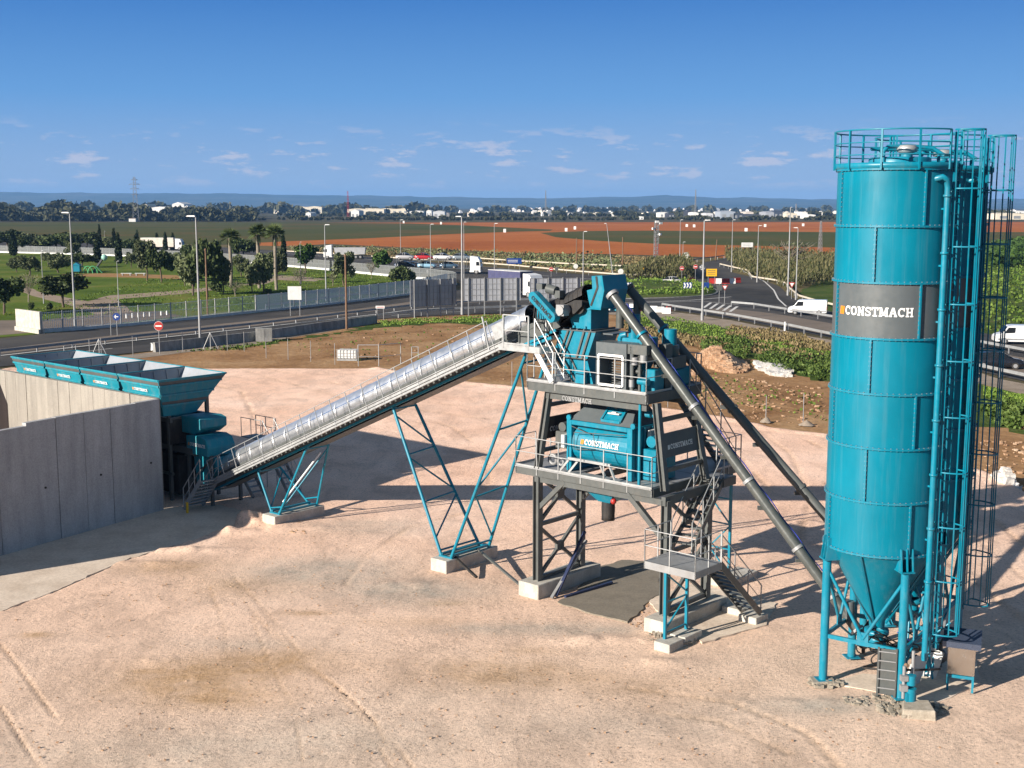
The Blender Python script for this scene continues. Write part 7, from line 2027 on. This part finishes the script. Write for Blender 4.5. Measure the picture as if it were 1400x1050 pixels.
board(857, 403, 1.7, .6, 1.35, 'small blue chevron board left on the roundabout island', m_blue, (-.7, .7), deco=chev)
board(964, 403, 1.2, .9, 1.1, 'plain blue board by the tall lamp on the island', m_blue, (-.4, .4))
board(703, 370, 3.3, 1.25, 1.5, 'dark blue direction board beyond the far road', m_blue, (-1.2, 1.2), deco=lambda root, w, h, z0: [MB().box(-1.4, .8, -.045, -.035, z0 + h * f, z0 + h * (f + .09)).obj('text_line', m_whitew, root) for f in (.3, .58)])
board(1021, 357, 3.0, 1.2, 3.6, 'white panel sign above the right reed bed', m_whitew, (-1.5, 1.5), deco=lambda root, w, h, z0: [MB().box(-w / 2 + .5, w / 2 - .5, -.045, -.035, z0 + h * f, z0 + h * (f + .05)).obj('seam', m_galvd, root) for f in (.33, .66)])

# plastic barriers
def barrier_mesh(mat):
    mb = MB(); mb.prism([(-.24, 0), (.24, 0), (.2, .25), (.09, .45), (.08, .95), (-.08, .95), (-.09, .45), (-.2, .25)], 'x', -.72, .72); return mb.mesh('plastic_barrier', mat)
bmr, bmw = barrier_mesh(m_red), barrier_mesh(m_white)
BR = [(945, 387, 0, .6, 'first red plastic barrier under the no entry sign'), (975, 387.5, 0, 0, 'red barrier left of the yellow board legs'), (984, 387.7, 1, 0, 'white barrier in the row across the closed road'), (992, 387.8, 0, 0, 'red barrier in the middle of the row across the closed road'),
      (1000, 387.6, 1, .1, 'white barrier second from the right end of the closed road row'), (1008, 386.6, 0, .5, 'red barrier at the right end of the closed road row'),
      (866, 423, 1, -.4, 'white barrier at the left end of the pile by the guard rail'), (874, 425, 0, .7, 'red barrier half hidden by the screw tubes'), (881, 424, 1, .1, 'white barrier between the two screw tubes'), (893, 426, 1, -.3, 'white barrier right of the screw tubes'),
      (902, 427, 1, .2, 'white barrier lying at the guard rail start'), (911, 428.5, 1, -.2, 'dirty white barrier beside the last red one'), (914.5, 426, 0, .9, 'last red barrier of the pile at the guard rail start'),
      (838, 424, 1, .3, 'white barrier seen left of the front screw tube')]
for px, py, w, a, lab in BR:
    x, y, _ = G(px, py, -.08); o = bpy.data.objects.new('plastic_barrier', bmw if w else bmr); COL.objects.link(o); o.location = (x, y, -.08); o.rotation_euler = (0, 0, a); s = 1.0 if py < 400 else .8; o.scale = (s, s, s)
    props(o, lab, 'barrier', 'red and white plastic barriers')
for px, py, lab in ((1138, 444, 'white roadside marker post by the near lane'),): pass
pole('marker_post', 1073, 452, 440, 'white marker post at the shoulder guard rail', m_white, .12)
pole('marker_post', 209, 479, 469, 'small white marker at the left end of the concrete barrier', m_white, .2)
IRR = ['far edge left of the tilted lamp', 'in the green strip left of the tilted lamp', 'left of two by the tall lamp', 'right of two by the tall lamp', 'above the white panel sign', 'right of the transporter lamp at the far edge', 'between the two lamps right of the transporter', 'above the lamp by the dark parked cars', 'near the leaning reed lamp', 'beside the tallest reed lamp', 'at the left end of the right green strip']
for i, (px, py, lab) in enumerate(((745, 303.6, 0), (774, 316, 1), (939, 310, 2), (949, 310.5, 3), (1020, 316, 4), (603, 306.5, 5), (690, 317.5, 6), (552, 305, 7), (1046, 310, 8), (1098, 309, 9), (786, 313.5, 10))):
    x, y, _ = G(px, py); mb = MB(); mb.box(-.7, .7, -.7, .7, 0, 1.9); mb.box(-.4, .4, -.75, -.7, .2, 1.4); mb.obj('irrigation_box', m_white, None, 'small white field box ' + IRR[i], 'box', 'white boxes dotted over the fields', None, (x, y, -.1))

# playground
x, y, _ = G(118, 373)
pg = thing('play_structure', 'green play structure with arches on the ochre ground', 'playground', (x, y, -.1))
mb = MB(); mb.box(-2.6, -1.2, -.6, .6, .4, 1.7); mb.prism([(-2.8, 1.7), (-1.0, 1.7), (-1.9, 2.3)], 'y', -.7, .7); mb.obj('house', m_teal, pg)
mb = MB()
for k in range(3): mb.path([(-.6 + k * 1.0 + 1.0 * math.cos(R(t)), 0, 1.5 * math.sin(R(t))) for t in range(0, 181, 20)], .13, 6)
mb.beam((2.2, 0, 1.5), (3.4, 0, .1), .6, .12); mb.obj('arch', paint('play_green', (.05, .28, .10), .5), pg)
x, y, _ = G(134, 372)
sl = thing('tube_slide', 'dark climbing ramp with pale blue top beside the play structure', 'slide', (x, y, -.1)); mb = MB(); mb.beam((-1.0, 0, .1), (1.2, 0, 3.0), 1.0, .3); mb.obj('ramp', m_grey, sl); mb = MB(); mb.ball((1.5, 0, 3.2), .7, 10); mb.obj('cap', paint('play_mint', (.25, .5, .42), .5), sl)
for px, py, lab in ((173, 376, 'left pale bench on the ochre playground strip'), (192, 376, 'right pale bench on the ochre playground strip'), (24, 358, 'pale picnic table group on the far left lawn')):
    x, y, _ = G(px, py); b_ = thing('park_bench', lab, 'bench', (x, y, -.1)); MB().box(-1.1, 1.1, -.3, .3, .42, .5).obj('seat', m_whitew, b_); mb = MB(); mb.box(-.9, -.7, -.25, .25, 0, .42); mb.box(.7, .9, -.25, .25, 0, .42); mb.obj('leg', m_galvd, b_)
# bollards in the car park
mb = MB(); mb.tube((0, 0, 0), (0, 0, .45), .12, 8); mb.ball((0, 0, .45), .13, 8); bm_ = mb.mesh('white_bollard', m_white)
for i in range(8):
    x, y, _ = G(173 + i * 7.9, 434 - i * .65); o = bpy.data.objects.new('white_bollard', bm_); COL.objects.link(o); o.location = (x, y, -.1); props(o, 'low white bollard in the row behind the picket railing', 'bollard', 'row of low white bollards')

# rubble
def rubble(name, label, px0, px1, py0, py1, n, smin, smax, hmax, mat, seed):
    rs = random.Random(seed); a = G((px0 + px1) / 2, (py0 + py1) / 2); rx = abs(G(px1, py1)[0] - G(px0, py1)[0]) / 2; ry = abs(G(px0, py0)[1] - G(px0, py1)[1]) / 2
    mb = MB()
    for i in range(n):
        t = rs.uniform(0, 6.28); r_ = math.sqrt(rs.random()); x, y = r_ * rx * math.cos(t), r_ * ry * math.sin(t); h = hmax * (1 - r_ ** 1.3) * (0.7 + .5 * math.sin(x * 1.3 + seed)) * rs.uniform(.75, 1.05)
        s = rs.uniform(smin, smax); vs = [(x + s * rs.uniform(.6, 1) * sx, y + s * rs.uniform(.6, 1) * sy, max(0, h) + s * rs.uniform(.4, .9) * sz) for sz in (-1, 1) for sx, sy in ((-1, -1), (1, -1), (1, 1), (-1, 1))]
        mb.add(vs, [(0, 3, 2, 1), (4, 5, 6, 7), (0, 1, 5, 4), (1, 2, 6, 5), (2, 3, 7, 6), (3, 0, 4, 7)])
    k = 22; core = [(rx * .96, -.1), (rx * .7, hmax * .28), (rx * .4, hmax * .62), (0, hmax * .85)]; b0 = len(mb.v); mb.lathe(core, (0, 0, 0), k); mb.v[b0:] = [(x, y * ry / rx, z) for x, y, z in mb.v[b0:]]
    mb.obj(name, mat, None, label, 'rubble', None, 'stuff', (a[0], a[1], -.1))
m_rub = ground_mat('clay_rubble', [(0.30, 0.17, 0.10), (0.46, 0.30, 0.19), (0.58, 0.44, 0.32)], .8, 6, .5, .05)
m_rubw = ground_mat('pale_rubble', [(0.40, 0.38, 0.35), (0.60, 0.58, 0.55), (0.7, .69, .67)], .8, 6, .5, .05)
rubble('rubble_heap', 'heap of clay coloured rubble behind the black screw tube', 955, 1018, 482, 508, 1400, .08, .30, 1.5, m_rub, 3)
rubble('rubble_heap', 'spread of pale building rubble and rags near the green weeds', 1036, 1075, 493, 514, 260, .08, .35, .6, m_rubw, 5)
rubble('rubble_heap', 'pale rubble just right of the tall lamp edge of the soil', 918, 962, 495, 512, 160, .06, .2, .35, m_rub, 7)
rubble('rubble_heap', 'grey sack like rubble at the yard corner right of the silos', 1365, 1382, 650, 668, 60, .08, .25, .7, m_rubw, 8)
def clods():
    rs = random.Random(12); mb = MB()
    for poly, n in (([(930, 505), (1130, 530), (1130, 585), (920, 555)], 380), ([(300, 480), (700, 440), (700, 520), (500, 495)], 60), ([(1340, 600), (1420, 600), (1420, 680), (1345, 650)], 120)):
        for x, y in scatter_px(poly, n, 5):
            s = .03 + .12 * rs.random() ** 2; mb.add([(x + s * rs.uniform(.6, 1) * sx, y + s * rs.uniform(.6, 1) * sy, -.09 + s * rs.uniform(.4, .9) * (sz + 1) * .6) for sz in (-1, 1) for sx, sy in ((-1, -1), (1, -1), (1, 1), (-1, 1))], [(4, 5, 6, 7), (0, 1, 5, 4), (1, 2, 6, 5), (2, 3, 7, 6), (3, 0, 4, 7)])
    mb.obj('clods', m_rub, None, 'loose clods scattered over the brown soil', 'clods', None, 'stuff')
    mb = MB()
    for poly, n, s0, s1 in (([(0, 1040), (0, 850), (230, 760), (420, 730), (720, 800), (900, 900), (1100, 960), (1400, 1000), (1400, 1045)], 1500, .008, .035), ([(330, 705), (400, 700), (420, 730), (350, 725)], 320, .02, .08), ([(880, 790), (905, 800), (905, 870), (850, 850)], 260, .015, .05)):
        for x, y in scatter_px(poly, n, 6):
            s = s0 + (s1 - s0) * rs.random() ** 2.5; mb.add([(x + s * rs.uniform(.6, 1) * sx, y + s * rs.uniform(.6, 1) * sy, .0 + s * rs.uniform(.4, .9) * (sz + 1) * .6) for sz in (-1, 1) for sx, sy in ((-1, -1), (1, -1), (1, 1), (-1, 1))], [(4, 5, 6, 7), (0, 1, 5, 4), (1, 2, 6, 5), (2, 3, 7, 6), (3, 0, 4, 7)])
    mb.obj('pebbles', m_rub, None, 'small stones strewn over the sandy yard', 'stones', None, 'stuff')
clods()
# ---------------------------------------------------------------- vehicles
def wheels(root, xs, r, w, half, mat=None):
    for x in xs:
        for s in (-1, 1):
            wo = MB().tube((x, s * half, r), (x, s * (half - w), r), r, 14).obj('wheel', m_tyre, root)
            MB().tube((x, s * (half + .012), r), (x, s * (half - .02), r), r * .58, 10).obj('rim', m_galvd, wo)
def loft(mb, secs, smooth=False):
    """secs: list of (x, half width low, half width high, z0, zmid, z1, half top): closed car-like cross sections"""
    vs = []; k = 8
    for x, wl_, wm, wt, z0, zm, z1 in secs:
        vs += [(x, -wl_, z0), (x, -wm, zm), (x, -wm * .98, zm + .02), (x, -wt, z1), (x, wt, z1), (x, wm * .98, zm + .02), (x, wm, zm), (x, wl_, z0)]
    n = len(secs); fs = [(i * k + j, i * k + (j + 1) % k, (i + 1) * k + (j + 1) % k, (i + 1) * k + j) for i in range(n - 1) for j in range(k)]
    fs += [tuple(reversed(range(k))), tuple(range((n - 1) * k, n * k))]
    return mb.add(vs, fs, 0, smooth)
def car(label, at, rz, col, van=False, group='cars and vans on the roads', L=4.3, parent_name='car'):
    root = thing('van' if van else parent_name, label, 'van' if van else 'car', at, rz, group)
    m = paint('car_paint_%d' % len(bpy.data.materials), col, .3, .1, .03, .05, coat=.5)
    if not van:
        W_ = .88; h = 1.45; s = L / 4.3
        mb = MB(); loft(mb, [(-2.12 * s, .70, .78, .74, .35, .62, .86), (-2.0 * s, .80, .86, .80, .25, .7, .95), (-1.2 * s, .84, W_, .82, .2, .75, .98), (0, .84, W_, .82, .2, .75, .97), (1.0 * s, .84, W_, .82, .2, .72, .95), (1.75 * s, .80, .84, .74, .22, .62, .82), (2.12 * s, .62, .70, .62, .3, .5, .68)], True)
        mb.obj('body', m, root)
        mb = MB(); loft(mb, [(-1.95 * s, .66, .74, .60, .9, .95, 1.0), (-1.45 * s, .74, .76, .58, .9, 1.02, 1.36), (-.4 * s, .74, .77, .60, .9, 1.05, 1.46), (.35 * s, .74, .77, .58, .9, 1.02, 1.38), (1.15 * s, .7, .76, .66, .88, .93, .97)], True)
        gl = mb.obj('window', m_glass, root)
        mb = MB(); loft(mb, [(-1.4 * s, .50, .56, .52, 1.36, 1.375, 1.39), (-.4 * s, .56, .60, .56, 1.44, 1.46, 1.485), (.3 * s, .50, .56, .5, 1.37, 1.385, 1.405)]); 
        for sx in (-1, 1):
            for x in (-.45 * s, .0): mb.beam((x, sx * .775, .95), (x, sx * .61, 1.45), .06, .03)
        mb.obj('roof', m, root)
        for s_ in (-1, 1):
            MB().cbox((2.06 * s, s_ * .52, .64), .10, .26, .12).obj('headlight', m_white, root); MB().cbox((-2.10 * s, s_ * .58, .75), .08, .24, .14).obj('tail_light', m_red, root)
        wheels(root, (-1.3 * s, 1.32 * s), .31, .2, .86)
    else:
        mb = MB(); loft(mb, [(-2.45, .86, .93, .84, .35, 1.2, 1.93), (-2.3, .9, .95, .86, .3, 1.2, 1.96), (.6, .9, .95, .86, .3, 1.2, 1.96), (1.2, .9, .95, .82, .3, 1.1, 1.90), (1.75, .9, .94, .80, .3, 1.05, 1.15), (2.3, .86, .9, .74, .3, .8, 1.0), (2.5, .74, .8, .66, .35, .6, .82)])
        mb.obj('body', m, root)
        mb = MB()
        mb.hexa([(1.28, -.74, 1.82), (1.28, .74, 1.82), (1.76, .76, 1.18), (1.76, -.76, 1.18)], [(1.33, -.74, 1.86), (1.33, .74, 1.86), (1.83, .76, 1.20), (1.83, -.76, 1.20)])
        mb.obj('windscreen', m_glass, root)
        for s_ in (-1, 1):
            mb = MB(); mb.prism([(.55, 1.2), (1.62, 1.15), (1.2, 1.75), (.55, 1.75)], 'y', s_ * .945, s_ * .90); mb.obj('side_window', m_glass, root)
            MB().cbox((2.42, s_ * .62, .78), .12, .3, .2).obj('headlight', m_galv, root); MB().cbox((-2.46, s_ * .84, 1.0), .05, .12, .5).obj('tail_light', m_red, root)
            mb = MB(); mb.box(-2.3, 2.2, s_ * .955 - .02, s_ * .955 + .02, .5, .62); mb.obj('side_strip', m_galvd, root)
        mb = MB(); mb.box(-2.48, -2.45, -.55, .55, .75, .9); mb.box(-2.48, -2.455, -.7, -.08, 1.25, 1.75); mb.box(-2.48, -2.455, .08, .7, 1.25, 1.75); mb.obj('rear_window', m_glass, root)
        wheels(root, (-1.5, 1.55), .34, .22, .93)
    return root
def at(px, py, z=-.08): return G(px, py, z)
car('white van driving left beside the roundabout exit', at(1104, 430), R(163), (.75, .76, .76), True)
car('white van at the right picture edge behind the ladder cage', at(1392, 470), R(170), (.75, .76, .77), True)
car('black car on the near lane behind the silo ladders', at(1364, 503), R(-13), (.012, .014, .02))
car('white car entering the closed road by the island', at(915, 389), R(172), (.70, .70, .68))
car('dark blue car left of two on the far road', at(552, 366), R(-8), (.03, .05, .10))
car('black car right of two on the far road', at(565, 366), R(-8), (.02, .022, .03))
def artic(label, a, rz, box=None, cab=(.78, .79, .79), kind='box', L=12.5):
    root = thing('lorry', label, 'lorry', a, rz, 'lorries on the roads')
    mc = paint('lorry_paint_%d' % len(bpy.data.materials), cab, .35, .05, .03, .08)
    mb = MB(); mb.prism([(-1.1, .75), (1.1, .75), (1.15, 1.6), (.95, 2.9), (.55, 3.55), (-1.1, 3.75)], 'y', -1.22, 1.22); mb.box(-1.2, 1.15, -1.15, 1.15, .4, .8); cb = mb.obj('cab', mc, root, bevel=.06)
    mb = MB(); mb.hexa([(1.17, -1.08, 1.75), (1.22, -1.08, 1.75), (1.22, 1.08, 1.75), (1.17, 1.08, 1.75)], [(.98, -1.05, 2.75), (1.03, -1.05, 2.75), (1.03, 1.05, 2.75), (.98, 1.05, 2.75)]); mb.obj('windscreen', m_glass, cb)
    for s_ in (-1, 1):
        mb = MB(); mb.prism([(.2, 1.8), (.95, 1.8), (.8, 2.6), (.2, 2.6)], 'y', s_ * 1.225, s_ * 1.24); mb.obj('side_window', m_glass, cb)
        MB().cbox((1.16, s_ * .95, .95), .06, .35, .22).obj('headlight', m_galv, cb); MB().cbox((1.25, s_ * 1.4, 2.3), .12, .2, .6).obj('mirror', m_grey, cb)
    mb = MB(); mb.box(1.15, 1.2, -.9, .9, .75, 1.5); mb.obj('grille', m_grey, cb)
    mb = MB(); mb.box(-L, -1.0, -.5, .5, .75, 1.05); mb.obj('chassis', m_grey, root)
    if kind == 'box':
        mb = MB(); mb.box(-L, -1.7, -1.25, 1.25, 1.1, 3.95); t = mb.obj('trailer_side', box, root); mb = MB(); mb.box(-L - .02, -1.68, -1.27, 1.27, 3.955, 4.02); mb.obj('trailer_roof', m_whitew, root)
        wheels(root, (.2, -3.2, -L + 1.4, -L + 2.6, -L + 3.8), .5, .3, 1.22)
    elif kind == 'dump':
        mb = MB(); mb.hexa([(-L, -1.1, 1.2), (-2.0, -1.1, 1.2), (-2.0, 1.1, 1.2), (-L, 1.1, 1.2)], [(-L - .2, -1.25, 3.0), (-1.7, -1.25, 3.0), (-1.7, 1.25, 3.0), (-L - .2, 1.25, 3.0)])
        for k in range(8): mb.beam((-L + k * (L - 2) / 7.5 + .2, -1.26, 1.3), (-L + k * (L - 2) / 7.5 + .2, -1.3, 2.95), .08, .06)
        mb.obj('tipper_body', box, root); wheels(root, (.2, -2.6, -3.8, -L + 1.2, -L + 2.4), .5, .3, 1.2)
    elif kind == 'carrier':
        mb = MB()
        for z in (1.0, 2.75): mb.box(-L, -1.5, -1.2, 1.2, z, z + .12)
        for x in (-L + .2, -L * .68, -L * .4, -1.8):
            for s_ in (-1, 1): mb.beam((x, s_ * 1.2, 1.0), (x, s_ * 1.2, 3.1), .14, .12)
        mb.beam((-L, -1.2, 1.2), (-L * .68, -1.2, 2.7), .1, .1)
        mb.obj('car_rack', m_grey, root); wheels(root, (.2, -L * .6, -L * .6 - 1.2), .5, .3, 1.2)
    return root
a = G(651, 374.5, -.08)
hd_ = R(-8)
artic('white car transporter facing the roundabout on the far road', a, hd_, None, kind='carrier', L=17)
cols = [((.02, .03, .04), 'lower left car on the transporter, dark'), ((.25, .45, .6), 'lower middle car on the transporter, light blue'), ((.05, .10, .16), 'lower right car on the transporter, dark blue'), ((.40, .40, .42), 'upper left car on the transporter, grey'), ((.40, .02, .03), 'red car on the upper deck of the transporter'), ((.65, .66, .68), 'silver car on the upper deck beside the red one'), ((.18, .22, .26), 'upper right car on the transporter behind the cab, dark grey')]
for i, (c, lab) in enumerate(cols):
    top = i >= 3; k = (i - 3) if top else i
    d = -15.2 + k * (4.05 if top else 4.7)
    p = (a[0] + d * math.cos(hd_), a[1] + d * math.sin(hd_), a[2] + (2.87 if top else 1.12)); car(lab, p, hd_, c, L=3.9)
artic('white lorry with dark curtain trailer behind the big sign backs', G(729, 407, -.08), R(-52), paint('blue_curtain', (.05, .055, .13), .6), L=10)
artic('white tipper lorry on the far road above the round olive', G(449, 353.5, -.08), R(180), paint('tipper_steel', (.42, .43, .45), .55, .2, .1, .2), kind='dump', L=10.0)
artic('long pale lorry behind the cypress trio at the field edge', G(246, 342, -.08), R(-4), paint('cream_curtain', (.62, .57, .50), .6), L=12.5)
pk_ = [(18 + 0, 0)]
# ---------------------------------------------------------------- far sheds and town
def shed(px0, px1, py, top, label, col, depth=40, roofc=None, group='long sheds far across the plain', sign=None, nm='warehouse'):
    x0, y0, _ = G(px0, py); x1, _, _ = G(px1, py); dep = y0 * CP + CAMH * SP; H_ = (py - top) * dep / FPX
    root = thing(nm, label, 'building', ((x0 + x1) / 2, y0, -.1), 0, group); w = (x1 - x0) / 2
    mw = paint('shed_wall_%d' % len(bpy.data.materials), col, .8, 0, .06, .15, scale=.05)
    MB().box(-w, w, 0, depth, 0, H_ * .88).obj('wall', mw, root)
    mb = MB(); n = max(1, int(w / 14)); s = 2 * w / n
    for i in range(n):
        a = -w + i * s; mb.prism([(a, H_ * .88), (a + s, H_ * .88), (a + s * .5, H_)], 'y', -.3, depth + .3)
    mb.obj('roof', paint('shed_roof_%d' % len(bpy.data.materials), roofc or tuple(min(1, c * 1.1) for c in col), .7, 0, .05, .1, scale=.05), root)
    wn_ = MB(); k = max(2, int(w / 5))
    for i in range(k): c = -w + (i + .5) * 2 * w / k; wn_.box(c - w / k * .5, c + w / k * .5, -.06, -.01, H_ * .12, H_ * .55)
    wn_.obj('door_row', m_galvd, root)
cream = (.66, .60, .48); wh = (.72, .72, .70)
for a in ((374, 440, 292, 282, 'long cream shed left of the red mast', cream), (475, 525, 293, 285, 'cream shed right of the red mast', cream), (490, 566, 292.5, 284.8, 'longest pale shed in the middle distance', cream), (560, 579, 295, 288, 'white end shed of the long shed row', wh), (480, 491, 300, 286.5, 'small white gabled shed right of the red mast', wh),
          (236, 252, 298, 276.5, 'tall white block building over the dark wood', wh), (252, 260, 298, 281, 'smaller white block right of the tall one', wh), (145, 160, 296, 281.5, 'left low cream shed behind the wood', cream), (168, 183, 296, 282, 'low cream shed left of the pylon', cream), (197, 203, 296, 279, 'narrow pale block right of the pylon', cream), (205, 232, 297, 282.5, 'low pale row between pylon and white block', wh),
          (418, 425, 299, 290, 'grey boxy kiosk building near the long cream shed', wh), (583, 590, 297, 287, 'small white block right of the long sheds', wh), (592, 608, 298, 288, 'grey white pair block right of the sheds', (.5, .52, .55)), (328, 345, 296, 283.5, 'orange roofed cream house at the end of the wood', cream),
          (902, 914, 297, 290, 'white shed left end of the industrial strip', wh), (914, 922, 297.5, 291, 'dark glazed hall left in the industrial strip', (.03, .035, .05)), (940, 947, 297, 287.5, 'tall dark tower block in the industrial strip', (.03, .035, .05)), (947, 955, 298, 290, 'white block right of the dark tower', wh),
          (985, 1005, 299, 288, 'glassy grey blue office block', (.3, .34, .40)), (1003, 1016, 299, 290.5, 'dark office block right of the glassy one', (.04, .05, .07)), (1016, 1040, 299, 292.5, 'low dark hall in the industrial strip', (.05, .06, .08)), (1047, 1058, 298.5, 289, 'grey office with dark side', (.3, .32, .36)), (1058, 1070, 298.5, 287.5, 'dark blue tower like block', (.035, .05, .08)),
          (1075, 1090, 298, 291, 'cream low block left of the white roofed one', cream), (1096, 1104, 298, 289.5, 'white roofed block near the silo', wh), (1105, 1115, 299, 293, 'small white shed near the silo', wh), (870, 880, 300, 295.5, 'low white shed before the town', wh), (1020, 1030, 297, 289, 'pale stepped office block right of the dark hall', (.55, .5, .45)), (965, 975, 298, 291, 'pale block in front of the town', (.55, .56, .58)),
          (1362, 1400, 300, 291, 'cream low shed at the right edge', cream), (1375, 1440, 296, 288, 'white building at the right edge beyond the shed', wh)):
    shed(*a[:6])
rs = random.Random(21)
vm = []
for k, c in enumerate(((.74, .73, .70), (.66, .62, .55), (.55, .50, .46), (.70, .70, .72))):
    mb = MB(); mb.box(-5, 5, -5, 5, 0, 7); mb.box(-3, 3, -3, 3, 7, 9.5); mb.box(-3.5, -1.5, -5.06, -5, 2, 5); mb.box(1.5, 3.5, -5.06, -5, 2, 5); me = mb.mesh('town_house', paint('town_wall_%d' % k, c, .85, 0, .08, .1, scale=.1)); vm.append(me)
def house(px, py):
    x, y, _ = G(px, py); o = bpy.data.objects.new('town_house', rs.choice(vm)); COL.objects.link(o); o.location = (x, y, -.1); o.rotation_euler = (0, 0, rs.uniform(-.5, .5)); s = rs.uniform(.35, .72) * (1.3 if py < 288 else 1.0); o.scale = (s * rs.uniform(.8, 1.8), s, s * rs.uniform(.7, 1.3))
    props(o, 'small pale flat roofed house in the far off town strip', 'house', 'pale houses of the far off town')
for i in range(150): house(rs.triangular(600, 1150, 760), rs.uniform(286.3, 289.5))
for i in range(70): house(rs.uniform(690, 860), rs.uniform(286.6, 290))
for i in range(45): house(rs.uniform(590, 1150), rs.uniform(292, 296))
for i in range(20): house(rs.uniform(1380, 1450), rs.uniform(287, 292))
# ---------------------------------------------------------------- the air
hz_m = bpy.data.materials.new('haze'); hz_m.use_nodes = True
hn = hz_m.node_tree; hn.nodes.clear(); ho = hn.nodes.new('ShaderNodeOutputMaterial'); hv = hn.nodes.new('ShaderNodeVolumePrincipled')
hv.inputs['Color'].default_value = (.24, .52, 1.0, 1); hv.inputs['Density'].default_value = 8e-5; hv.inputs['Anisotropy'].default_value = 0.0
hn.links.new(hv.outputs[0], ho.inputs['Volume'])
MB().box(-16500, 16500, -16500, 16500, -4, 190).obj('haze', hz_m, None, 'thin blue winter haze lying over the whole plain', 'haze', None, 'stuff')
